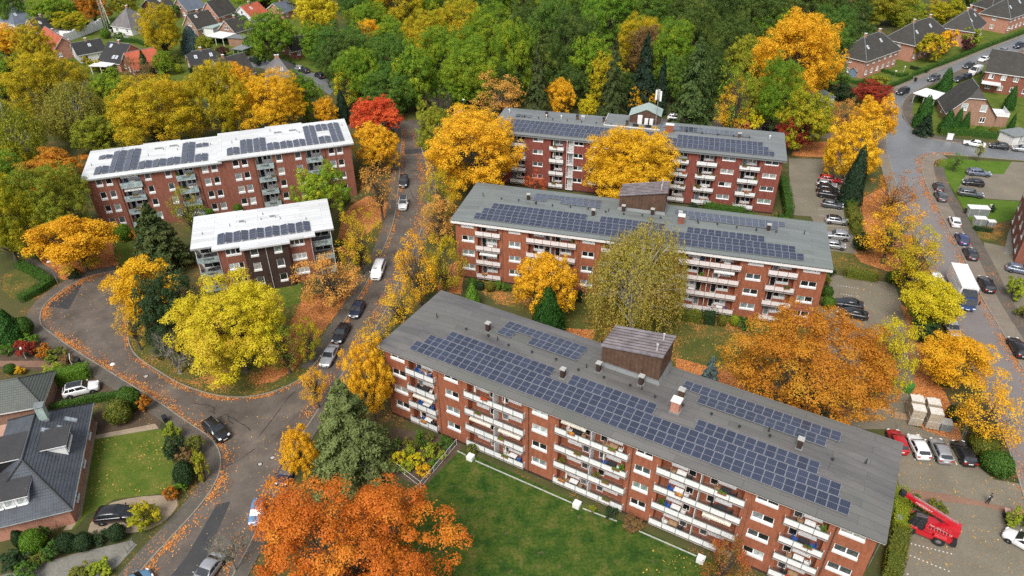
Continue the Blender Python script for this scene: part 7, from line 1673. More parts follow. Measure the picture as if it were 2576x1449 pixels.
# red rotating telehandler
th = empty('telehandler', (45.66, 51.6, .03), R(147.5), 'red telescopic handler with raised boom beside the nearest block', 'crane')
q = MB(); q.box(-2.6, 2.4, -.75, .75, .55, 1.15); q.box(-1.0, 1.0, -1.1, 1.1, .5, 1.05); q.build('chassis', ['machine_red'], th)
q = MB(); q.box(2.4, 3.1, -.9, .9, .45, 1.1); q.box(-3.1, -2.6, -.9, .9, .45, 1.0); q.build('outrigger_beam', ['black_metal'], th)
for x in (1.45, -1.45):
    for s_ in (1, -1):
        q = MB(); q.lathe([(.33, -.22), (.58, -.22), (.62, -.15), (.62, .15), (.58, .22), (.33, .22), (.33, -.22)], 18); q.v = [(x_, z_, y_) for x_, y_, z_ in q.v]; wo = q.build('wheel', ['dark_rubber'], th, (x, s_ * 1.02, .62)); q = MB(); q.lathe([(0, .12), (.34, .1)], 12); q.lathe([(.34, -.1), (0, -.12)], 12); q.v = [(x_, z_, y_) for x_, y_, z_ in q.v]; q.build('rim', ['rim'], wo)
        q = MB(); q.hexa([(x - .75, s_ * .8, 1.16), (x + .75, s_ * .8, 1.16), (x + .75, s_ * 1.25, 1.16), (x - .75, s_ * 1.25, 1.16), (x - .6, s_ * .8, 1.34), (x + .6, s_ * .8, 1.34), (x + .6, s_ * 1.22, 1.34), (x - .6, s_ * 1.22, 1.34)] if s_ > 0 else [(x - .75, -1.25, 1.16), (x + .75, -1.25, 1.16), (x + .75, -.8, 1.16), (x - .75, -.8, 1.16), (x - .6, -1.22, 1.34), (x + .6, -1.22, 1.34), (x + .6, -.8, 1.34), (x - .6, -.8, 1.34)])
        for i in range(6): q.box(x - .5 + i * .2, x - .44 + i * .2, s_ * 1.02 - .18, s_ * 1.02 + .18, 1.342, 1.37)
        q.build('mudguard', ['machine_red'], th)
q = MB(); q.hexa([(-3.0, -.85, 1.5), (.3, -.85, 1.2), (.3, .5, 1.2), (-3.0, .5, 1.5), (-3.0, -.8, 2.45), (.2, -.85, 1.8), (.2, .5, 1.8), (-3.0, .45, 2.45)]); q.build('turret', ['machine_red'], th)
q = MB(); q.box(-2.3, .2, .52, 1.0, 1.36, 1.75); q.build('engine_cover', ['machine_red'], th)
for i in range(7): q = MB(); q.box(-2.1 + i * .3, -1.95 + i * .3, .58, .94, 1.752, 1.78); q.build('louvre', ['black_metal'], th)
q = MB(); q.lathe([(.0, 1.16), (.7, 1.16), (.7, 1.22), (0, 1.22)], 16); q.build('slew_ring', ['black_metal'], th)
q = MB(); q.box(2.45, 3.0, .3, .95, 1.1, 1.45); q.build('front_box', ['galvanised'], th)
q = MB(); q.hexa([(.35, .02, 1.2), (2.0, .02, 1.2), (2.0, 1.05, 1.2), (.35, 1.05, 1.2), (.25, .1, 2.75), (1.45, .1, 2.75), (1.45, .95, 2.75), (.25, .95, 2.75)]); cb = q.build('cab', ['car_glass'], th)
q = MB()
for a, c in (((.35, 1.06, 1.2), (.25, .96, 2.78)), ((2.0, 1.06, 1.2), (1.45, .96, 2.78)), ((1.2, 1.07, 1.2), (.95, .97, 2.78)), ((.25, .96, 2.78), (1.45, .96, 2.78)), ((.25, .1, 2.78), (1.45, .1, 2.78)), ((1.45, .96, 2.78), (1.45, .1, 2.78)), ((2.0, .02, 1.2), (1.45, .1, 2.78))): q.tube(a, c, .045, k=5)
q.build('cab_frame', ['black_metal'], cb)
bm_ = empty('boom', (0, 0, 0)); bm_.parent = th; bm_.location = (-2.7, -.44, 2.35); bm_.rotation_euler = (0, -R(16), 0); bm_.name = 'boom'
q = MB(); q.box(-.2, 5.0, -.27, .27, -.25, .3); q.build('boom_section', ['machine_red'], bm_)
q = MB(); q.box(5.0, 5.9, -.21, .21, -.19, .24); q.build('boom_section', ['machine_red'], bm_)
q = MB(); q.box(5.9, 6.5, -.3, .3, -.35, .2); q.tube((6.2, -.5, -.1), (6.2, .5, -.1), .09, k=8); q.build('boom_head', ['black_metal'], bm_)
q = MB(); q.box(.2, 5.2, -.06, .06, .32, .42); q.build('hose_track', ['galvanised'], bm_); q = MB(); q.tube((.6, .1, -.9), (2.6, .1, -.25), .1, k=8); q.build('lift_cylinder', ['black_metal'], bm_)
def lettering(txt, par, size, mat, loc, rot):
    cu = bpy.data.curves.new('lettering', 'FONT'); cu.body = txt; cu.size = size; cu.extrude = 0.004; cu.materials.append(MATS[mat]); t_ = bpy.data.objects.new('lettering', cu); COL.objects.link(t_); me = bpy.data.meshes.new_from_object(t_.evaluated_get(bpy.context.evaluated_depsgraph_get())); bpy.data.objects.remove(t_); o = obj('lettering', me, par, loc, rot=rot); return o
# letters read from the viewer's side, which is the +y side: they run from front to rear
lettering('MASTERLIFT', bm_, .34, 'white_paint', (4.7, .28, -.1), (R(90), 0, R(180)))
lettering('max. 25m Hubh\u00f6he', th, .3, 'white_paint', (-.1, .535, 1.9), (R(90), R(10), R(180)))

# ------------------------------------------------------------------ person on the car park
def person(loc, yaw, label):
    root = empty('person', loc, yaw, label, 'person')
    J = {'pel': (0, 0, .95), 'spine': (0, .01, 1.2), 'chest': (0, .0, 1.4), 'neck': (0, .01, 1.52), 'hl': (.1, 0, .92), 'kl': (.11, -.05, .5), 'al': (.11, .03, .08), 'tl': (.12, -.14, .04), 'hr': (-.1, 0, .92), 'kr': (-.1, .06, .5), 'ar': (-.1, .16, .09), 'tr': (-.1, 0, .04), 'sl': (.2, 0, 1.42), 'el': (.27, .02, 1.15), 'wl': (.16, -.22, 1.12), 'sr': (-.2, 0, 1.42), 'er': (-.28, .02, 1.15), 'wr': (-.14, -.22, 1.14)}
    E_l = [('pel', 'spine'), ('spine', 'chest'), ('chest', 'neck'), ('pel', 'hl'), ('hl', 'kl'), ('kl', 'al'), ('al', 'tl'), ('pel', 'hr'), ('hr', 'kr'), ('kr', 'ar'), ('ar', 'tr'), ('chest', 'sl'), ('sl', 'el'), ('el', 'wl'), ('chest', 'sr'), ('sr', 'er'), ('er', 'wr')]
    rad = {'pel': .15, 'spine': .14, 'chest': .16, 'neck': .06, 'h': .1, 'k': .065, 'a': .05, 't': .045, 's': .075, 'e': .05, 'w': .038}
    ks = list(J); me = bpy.data.meshes.new('body'); me.from_pydata([J[k] for k in ks], [(ks.index(a), ks.index(b)) for a, b in E_l], []); o = obj('body', me, root)
    m = o.modifiers.new('skin', 'SKIN')
    for i, k in enumerate(ks):
        r_ = rad.get(k, rad.get(k[0], .06)); me.skin_vertices[0].data[i].radius = (r_, r_ * .8)
    me.skin_vertices[0].data[0].use_root = True
    o.modifiers.new('sub', 'SUBSURF').levels = 1; me.materials.append(MATS['cloth_dark'])
    q = MB(); q.lathe([(0, 1.5), (.06, 1.52), (.085, 1.6), (.095, 1.68), (.075, 1.75), (0, 1.78)], 10); h = q.build('head', ['skin'], root, smooth=True)
    q = MB(); q.lathe([(.098, 1.66), (.105, 1.72), (.08, 1.78), (0, 1.8)], 10, (0, .012)); q.build('hair', ['hair_dark'], root, smooth=True)
    q = MB(); q.tube((0, -.09, 1.63), (0, -.12, 1.61), .018, .012, 5); q.build('nose', ['skin'], h)
    for s_ in (1, -1):
        q = MB(); q.box(-.045, .045, -.05, .02, -.03, .03)
        for i in range(4): q.tube((-.035 + i * .023, -.05, 0), (-.035 + i * .02, -.12 - .01 * (i % 2), .01), .011, .008, 5)
        q.tube((s_ * -.04, -.01, 0), (s_ * -.075, -.06, .015), .012, .009, 5); q.build('hand', ['skin'], root, (s_ * .15, -.25, 1.13))
    q = MB(); q.tube((.19, 0, 1.44), (.25, .02, 1.24), .085, .07, 8); q.tube((-.19, 0, 1.44), (-.25, .02, 1.24), .085, .07, 8); q.build('sleeve', ['cloth_pale'], root)
    return root
plain('cloth_dark', (0.025, 0.027, 0.035), 0.8); plain('cloth_pale', (0.42, 0.42, 0.46), 0.8); plain('skin', (0.5, 0.3, 0.22), 0.6); plain('hair_dark', (0.03, 0.02, 0.015), 0.7)
person((54.83, 55.42, .036), R(20), 'person in dark clothes with pale sleeves standing on the car park')
# ------------------------------------------------------------------ street furniture and small things
def lamp(base, h, label, arm=False, head='white_paint'):
    p = G(*base); o = empty('street_lamp', (p.x, p.y, .1), 0.4, label, 'street lamp')
    q = MB(); q.tube((0, 0, 0), (0, 0, h * .25), .07, .06, 8); q.tube((0, 0, h * .25), (0, 0, h), .05, .035, 8); q.build('pole', ['galvanised'], o)
    q = MB(); q.lathe([(0, h + .02), (.3, h + .02), (.33, h + .1), (.2, h + .2), (0, h + .24)], 12); q.build('lamp_head', [head], o); q = MB(); q.lathe([(.1, h - .08), (.26, h), (.26, h + .015), (0, h + .015)], 12); q.build('lamp_glass', ['lamp_clear'], o)
    return o
lamp((308, 977), 4.2, 'street lamp beside the hedge and the white car'); lamp((146, 713), 4.2, 'street lamp at the end of the turning circle'); lamp((705, 182), 4.0, 'street lamp on the residential street'); lamp((1168, 292), 4.2, 'street lamp near the white car at the wood edge'); lamp((2245, 211), 3.5, 'lamp post in the garden of the salmon brick house'); lamp((2527, 104), 4.0, 'lamp post along the hedge at the upper right')
for x, y, lb in ((66, 903, 'small white garden lamp before the red shrub'), (2272, 185, 'white garden lamp behind the clipped hedge')):
    p = G(x, y); o = empty('garden_lamp', (p.x, p.y, .02), 0, lb, 'lamp'); q = MB(); q.tube((0, 0, 0), (0, 0, 1.9), .04, k=6); q.build('pole', ['white_paint'], o); q = MB(); q.lathe([(0, 1.9), (.22, 1.95), (.16, 2.15), (0, 2.2)], 8); q.build('lamp_head', ['white_paint'], o)
def cover(x, y, r, label):
    p = G(x, y); o = empty('manhole_cover', (p.x, p.y, .041), 0, label, 'manhole cover'); q = MB(); q.lathe([(r * .72, .006), (r, .006), (r, 0)], 16); q.build('rim', ['black_metal'], o); q = MB(); q.lathe([(0, .004), (r * .7, .004)], 14); q.build('lid', ['concrete'], o)
cover(367, 947, .42, 'manhole cover with dark rim on the loop road'); cover(685, 1152, .35, 'manhole cover near the golden tree, right one'); cover(654, 1168, .35, 'manhole cover near the golden tree, left one'); cover(1020, 590, .35, 'manhole cover on the tree-lined road')
# bins
def bin_(x, y, yaw, body, lid, label):
    p = G(x, y); o = empty('wheeled_bin', (p.x, p.y, .05), yaw, label, 'bin'); q = MB(); q.hexa([(-.24, -.28, .05), (.24, -.28, .05), (.24, .28, .05), (-.24, .28, .05), (-.29, -.34, .95), (.29, -.34, .95), (.29, .34, .95), (-.29, .34, .95)]); q.build('bin_body', [body], o)
    q = MB(); q.hexa([(-.31, -.38, .952), (.31, -.38, .952), (.31, .36, .952), (-.31, .36, .952), (-.28, -.33, 1.03), (.28, -.33, 1.03), (.28, .36, 1.06), (-.28, .36, 1.06)]); q.build('lid', [lid], o); q = MB(); q.tube((-.25, .34, .9), (.25, .34, .9), .03, k=6); q.build('handle', ['black_metal'], o)
plain('bin_brown', (0.22, 0.12, 0.09), .5); plain('bin_lid', (0.42, 0.27, 0.22), .5); plain('bin_dark', (0.02, 0.022, 0.025), .5); plain('bin_green', (0.05, 0.2, 0.04), .5)
bin_(2527, 1300, R(-20), 'bin_dark', 'bin_lid', 'upper brown lidded bin at the right edge of the car park'); bin_(2534, 1316, R(-20), 'bin_dark', 'bin_lid', 'lower brown lidded bin at the right edge of the car park')
bin_(2302, 205, 0, 'bin_dark', 'bin_dark', 'black bin beside the hedge at the bend'); bin_(418, 1062, R(40), 'bin_dark', 'bin_dark', 'black post box at the garden corner by the junction')
bin_(199, 918, 0, 'bin_dark', 'bin_dark', 'black bin beside the white garden board')
p = G(2284, 985); o = empty('container', (p.x, p.y, .03), R(40), 'green waste container under the yellow tree', 'container'); q = MB(); q.box(-.6, .6, -.45, .45, .15, 1.1); q.build('bin_body', ['bin_green'], o); q = MB(); q.hexa([(-.63, -.48, 1.102), (.63, -.48, 1.102), (.63, .48, 1.102), (-.63, .48, 1.102), (-.55, -.3, 1.3), (.55, -.3, 1.3), (.55, .3, 1.3), (-.55, .3, 1.3)]); q.build('lid', ['bin_green'], o)
# recycling containers and the cable cabinet
def cabinet(x, y, yaw, w_, d, h, label, name='bin_shelter', cat='shelter', n=2):
    p = G(x, y); o = empty(name, (p.x, p.y, .04), yaw, label, cat); q = MB(); q.box(0, w_, 0, d, 0, h); q.build('cabinet_body', ['concrete' if n > 1 else 'white_paint'], o); q = MB(); q.box(-.06, w_ + .06, -.06, d + .06, h + .002, h + .1); q.build('roof', ['white_paint'], o)
    for i in range(n): q = MB(); q.box(.08 + i * w_ / n, (i + 1) * w_ / n - .08, -.05, -.003, .1, h - .1); q.build('door', ['lead' if n > 1 else 'white_frame'], o)
cabinet(2434, 545, R(-8), 3.6, 1.6, 1.7, 'larger pale bin shelter with two grey doors on the green lawn'); cabinet(2450, 568, R(-8), 2.0, 1.2, 1.4, 'smaller pale bin shelter behind a low hedge', n=2); cabinet(2484, 570, R(-8), 1.3, 1.0, .9, 'lowest pale bin shelter behind a low hedge', n=2)
cabinet(2380, 352, R(-15), 1.3, .4, 1.4, 'white cable cabinet on the pavement before the hedge', 'cable_cabinet', 'cabinet', 1)
cabinet(2488, 532, R(-8), .5, .4, 1.2, 'narrow white cabinet right of the larger bin shelter', 'cable_cabinet', 'cabinet', 1)
# pale shafts on the front lawn with the edging between them
def shaft(x, y, label):
    p = G(x, y); o = empty('light_shaft', (p.x, p.y, .02), YA, label, 'shaft'); q = MB(); q.box(-.4, .4, -.4, .4, 0, .38); q.build('shaft_base', ['fascia'], o); q = MB(); q.box(-.34, .34, -.34, .34, .38, .5); q.build('shaft_neck', ['concrete'], o); q = MB(); q.box(-.42, .42, -.42, .42, .502, .62); q.build('shaft_cap', ['white_paint'], o)
shaft(1184, 1155, 'white shaft on the front lawn nearest the railing'); shaft(1451, 1274, 'white shaft in the middle of the front lawn edge'); shaft(1762, 1412, 'white shaft near the small red tree')
for k, (a, c) in enumerate((((1150, 1135), (1172, 1146)), ((1196, 1160), (1438, 1266)), ((1466, 1280), (1552, 1312)), ((1573, 1322), (1752, 1400)))):
    ribbon('lawn_edging', [Vector(x) for x in W([a, c])], -.06, .06, 'concrete', 0, .12)
# railing at the corner of the lawn
def railing(a, c, label, h=1.0, mat='parapet_white', n=None, name='fence', post=True, bars=True):
    A_, C_ = G(*a), G(*c); L = (C_ - A_).length; o = empty(name, (A_.x, A_.y, .02), math.atan2((C_ - A_).y, (C_ - A_).x), label, 'fence'); n = n or max(2, int(L / 2))
    for i in range(n + 1): q = MB(); q.box(L * i / n - .022, L * i / n + .022, -.022, .022, 0, h + .05); q.build('post', [mat], o)
    for z in (.12, h): q = MB(); q.box(0, L, -.015, .015, z, z + .03); q.build('rail', [mat], o)
    if bars:
        q = MB()
        for i in range(int(L / .3)): q.box(i * .3 + .12, i * .3 + .132, -.006, .006, .12, h)
        tag(q.build('bars', [mat], o), kind='stuff')
    return o
railing((1060, 1226), (1149, 1120), 'pale metal railing between the flower bed and the front lawn'); railing((980, 1166), (1058, 1226), 'pale metal railing along the lower side of the flower bed', bars=False)
railing((2255, 1078), (2420, 1110), 'temporary mesh site fence in front of the stacked pallets', 1.9, 'galvanised', 5); railing((2416, 1108), (2442, 1040), 'rope line fence beside the stacked pallets', 1.0, 'galvanised', 2, bars=False)
railing((2182, 1430), (2212, 1372), 'grey railing at the cellar steps of the nearest block', 1.0, 'lead', 2, bars=False)
railing((148, 1318), (152, 1352), 'wooden garden gate by the corner of the slate house', 1.2, 'clad_brown', 2); railing((222, 1352), (330, 1330), 'low dark board fence along the paved drive', .5, 'clad_brown', 5, bars=False)
railing((320, 1392), (338, 1370), 'small metal gate at the paved drive', 1.0, 'lead', 2)
# stacked building material
plain('wrap_tan', (0.42, 0.35, 0.26), .6, .12); plain('wrap_white', (0.66, 0.62, 0.56), .5, .08); plain('timber', (0.36, 0.23, 0.13), .8, .15)
yw = R(-15)
for i, (x, y, z, lb) in enumerate(((2283, 1070, 0, 'lower left pallet of wrapped insulation behind the site fence'), (2326, 1079, 0, 'lower right pallet of wrapped insulation behind the site fence'), (2283, 1070, 1.35, 'upper left pallet of wrapped insulation, front row'), (2326, 1079, 1.35, 'upper right pallet of wrapped insulation, front row'), (2279, 1046, 1.35, 'left pallet of wrapped insulation in the back row'), (2320, 1054, 1.35, 'right pallet of wrapped insulation in the back row'))):
    p = G(x, y); o = empty('pallet_stack', (p.x, p.y, .05 + z), yw, lb, 'pallet'); q = MB(); q.box(0, 1.56, 0, 1.3, .13, 1.3); q.build('wrapped_goods', ['wrap_tan'], o); q = MB(); q.box(-.01, 1.57, -.01, 1.31, 1.302, 1.34); q.build('top_sheet', ['wrap_white'], o)
    q = MB()
    for k in range(3): q.box(.05 + k * .55, .15 + k * .55, 0, 1.15, 0, .125)
    q.build('pallet', ['timber'], o)
    if i in (4, 5):
        q = MB(); q.box(0, 1.5, 0, 1.25, -z, -.01); q.build('lower_goods', ['wrap_tan'], o)
p = G(2362, 1085); o = empty('crate', (p.x, p.y, .05), yw, 'grey slatted crate at the right end of the pallets', 'crate')
for k in range(7): q = MB(); q.box(0, 1.3, 0, 1.2, .1 + k * .16, .21 + k * .16); q.build('slat', ['lead'], o)
q = MB(); q.box(-.05, 1.35, -.05, 1.25, 1.23, 1.3); q.build('lid', ['concrete'], o)
for i, (x, y, lb) in enumerate(((2262, 1050, 'loose timber boards left of the pallets'), (2340, 1012, 'white wrapped boards behind the pallets'), (2305, 1006, 'pile of torn white packaging behind the pallets'))):
    p = G(x, y); o = empty('board_stack', (p.x, p.y, .05), yw + .3 * i, lb, 'boards')
    for k in range(4): q = MB(); q.box(-.9 + .08 * k, .9 - .05 * k, -.5 + .06 * k, .5 - .03 * k, .02 + k * .11, .11 + k * .11); q.build('board', ['timber' if i == 0 else 'wrap_white'], o)
# painted bay marks: rows of pale setts
plain('marking', (0.62, 0.61, 0.57), .8, .1)
def dots(pts, label):
    a = [Vector(x) for x in W(pts)]; n = int((a[1] - a[0]).length / .38); q = MB()
    for i in range(n):
        c_ = a[0].lerp(a[1], (i + .5) / n); q.box(c_.x - .07, c_.x + .07, c_.y - .07, c_.y + .07, .034, .05)
    o = q.build('bay_marking', ['marking']); tag(o, label, kind='structure')
for i, (a, c) in enumerate((((2294, 1128), (2302, 1160)), ((2346, 1140), (2352, 1162)), ((2394, 1142), (2408, 1172)), ((2268, 1362), (2398, 1395)), ((2285, 1396), (2392, 1440)), ((2262, 1433), (2290, 1449)), ((2105, 718), (2160, 726)), ((2112, 739), (2165, 748)), ((2058, 526), (2118, 530)), ((2062, 543), (2122, 548)), ((2078, 568), (2126, 571)))): dots((a, c), 'row of pale bay marks')
# white board, stones, flag
p = G(181, 912); o = empty('garden_board', (p.x, p.y, .02), R(120), 'white board standing at the garden corner', 'sign'); q = MB(); q.box(-.9, .9, -.03, .03, .2, 1.1); q.build('board', ['white_paint'], o); q = MB(); q.box(-.8, -.72, -.05, .05, 0, .2); q.box(.72, .8, -.05, .05, 0, .2); q.build('feet', ['concrete'], o)
p = G(2153, 110); o = empty('flagpole', (p.x, p.y, 0), .5, 'flagpole with white and red pennant behind the salmon brick house', 'flag'); q = MB(); q.tube((0, 0, 0), (0, 0, 10), .06, .03, 6); q.build('pole', ['white_paint'], o); q = MB(); q.ngon([(.04, 0, 9.9), (1.5, .25, 8.2), (1.3, .2, 8.0), (.04, 0, 8.9)]); q.ngon([(.04, .03, 8.9), (1.3, .23, 8.0), (1.5, .28, 8.2), (.04, .03, 9.9)]); q.build('pennant', ['parapet_white'], o)
# garden furniture of the white house terrace
p = G(305, 85); o = empty('garden_table', (p.x, p.y, 0), .3, 'dark garden table on the terrace of the white house', 'table'); q = MB(); q.box(-.8, .8, -.5, .5, .7, .75); q.build('tabletop', ['black_metal'], o)
for sx in (-.7, .7):
    for sy in (-.4, .4): q = MB(); q.box(sx - .04, sx + .04, sy - .04, sy + .04, 0, .7); q.build('leg', ['black_metal'], o)
sheet('terrace', [(268, 88), (300, 78), (332, 84), (320, 98), (285, 98)], 'setts', 0.03)

# ------------------------------------------------------------------ hedges and shrubs
hedge([(2236, 222), (2292, 199)], .9, 1.2, 'hd_green', 'clipped hedge along the bend before the salmon brick house')
hedge([(2297, 192), (2334, 178)], 1.0, 1.3, 'hd_green', 'short clipped hedge section before the second salmon brick house')
hedge([(2334, 176), (2400, 152), (2480, 120), (2576, 84), (2620, 66)], 1.0, 1.3, 'hd_green', 'long clipped hedge along the wet road', dens=30, leaf=.2)
hedge([(2110, 203), (2158, 213), (2172, 206)], .8, 1.0, 'hd_green', 'low hedge below the first salmon brick house')
hedge([(2218, 180), (2262, 194), (2282, 190)], .8, 1.0, 'hd_green', 'garden hedge beside the first salmon brick house'); hedge([(2290, 173), (2330, 184)], .8, 1.0, 'hd_dark', 'dark garden hedge below the second salmon brick house')
hedge([(2362, 336), (2450, 342), (2576, 358), (2620, 364)], 1.4, 1.6, 'hd_green', 'dark green hedge along the side street', dens=40)
hedge([(2302, 258), (2322, 238), (2366, 218)], 1.0, 1.4, 'hd_green', 'hedge around the corner garden at the bend')
hedge([(1772, 528), (1868, 541)], 1.6, 1.6, 'hd_green', 'hedge at the foot of the farthest block'); hedge([(1968, 468), (1976, 510), (1982, 548)], 1.6, 2.4, 'hd_green', 'tall hedge at the right end of the farthest block')
hedge([(1690, 797), (1762, 808)], 1.8, 1.6, 'hd_olive', 'yellowing hedge at the foot of the middle block'); hedge([(1770, 810), (1796, 812)], 1.9, 2.0, 'hd_dark', 'dark clipped block hedge at the foot of the middle block')
hedge([(2128, 694), (2200, 706)], 1.6, 1.6, 'hd_olive', 'yellow speckled hedge between the two car parks'); hedge([(2138, 500), (2142, 545), (2152, 590)], 1.8, 1.6, 'hd_olive', 'loose green hedge along the upper car park')
hedge([(140, 966), (222, 948)], 2.0, 2.2, 'hd_fresh', 'bright green clipped hedge beside the white car', dens=80); hedge([(134, 1034), (215, 1015), (300, 1000)], .8, 1.1, 'hd_green', 'narrow hedge between the slate house and the drive', dens=80)
hedge([(52, 672), (95, 693), (128, 716), (100, 735), (58, 757)], 1.5, 1.2, 'hd_green', 'angled green hedge by the turning circle', dens=70)
hedge([(2450, 578), (2492, 585)], .8, .8, 'hd_dark', 'low dark hedge before the smaller bin shelters'); hedge([(530, 112), (568, 100), (612, 92)], 1.2, 1.6, 'hd_green', 'green hedge below the white veranda'); hedge([(590, 133), (640, 122)], 1.2, 1.3, 'hd_green', 'green hedge beside the flat carport'); hedge([(630, 138), (700, 132)], 2.0, 1.6, 'hd_olive', 'brownish hedge along the residential street')
hedge([(300, 105), (345, 108), (372, 118)], 1.0, 1.4, 'hd_green', 'garden hedge right of the dark roofed house')
hedge([(2258, 1355), (2248, 1400), (2238, 1460)], 1.8, 1.9, 'hd_olive', 'loose hedge along the right end of the nearest block', dens=70); hedge([(2256, 1250), (2262, 1290), (2260, 1340)], 1.8, 1.6, 'hd_lime', 'yellow green bushes behind the red boom', dens=70)
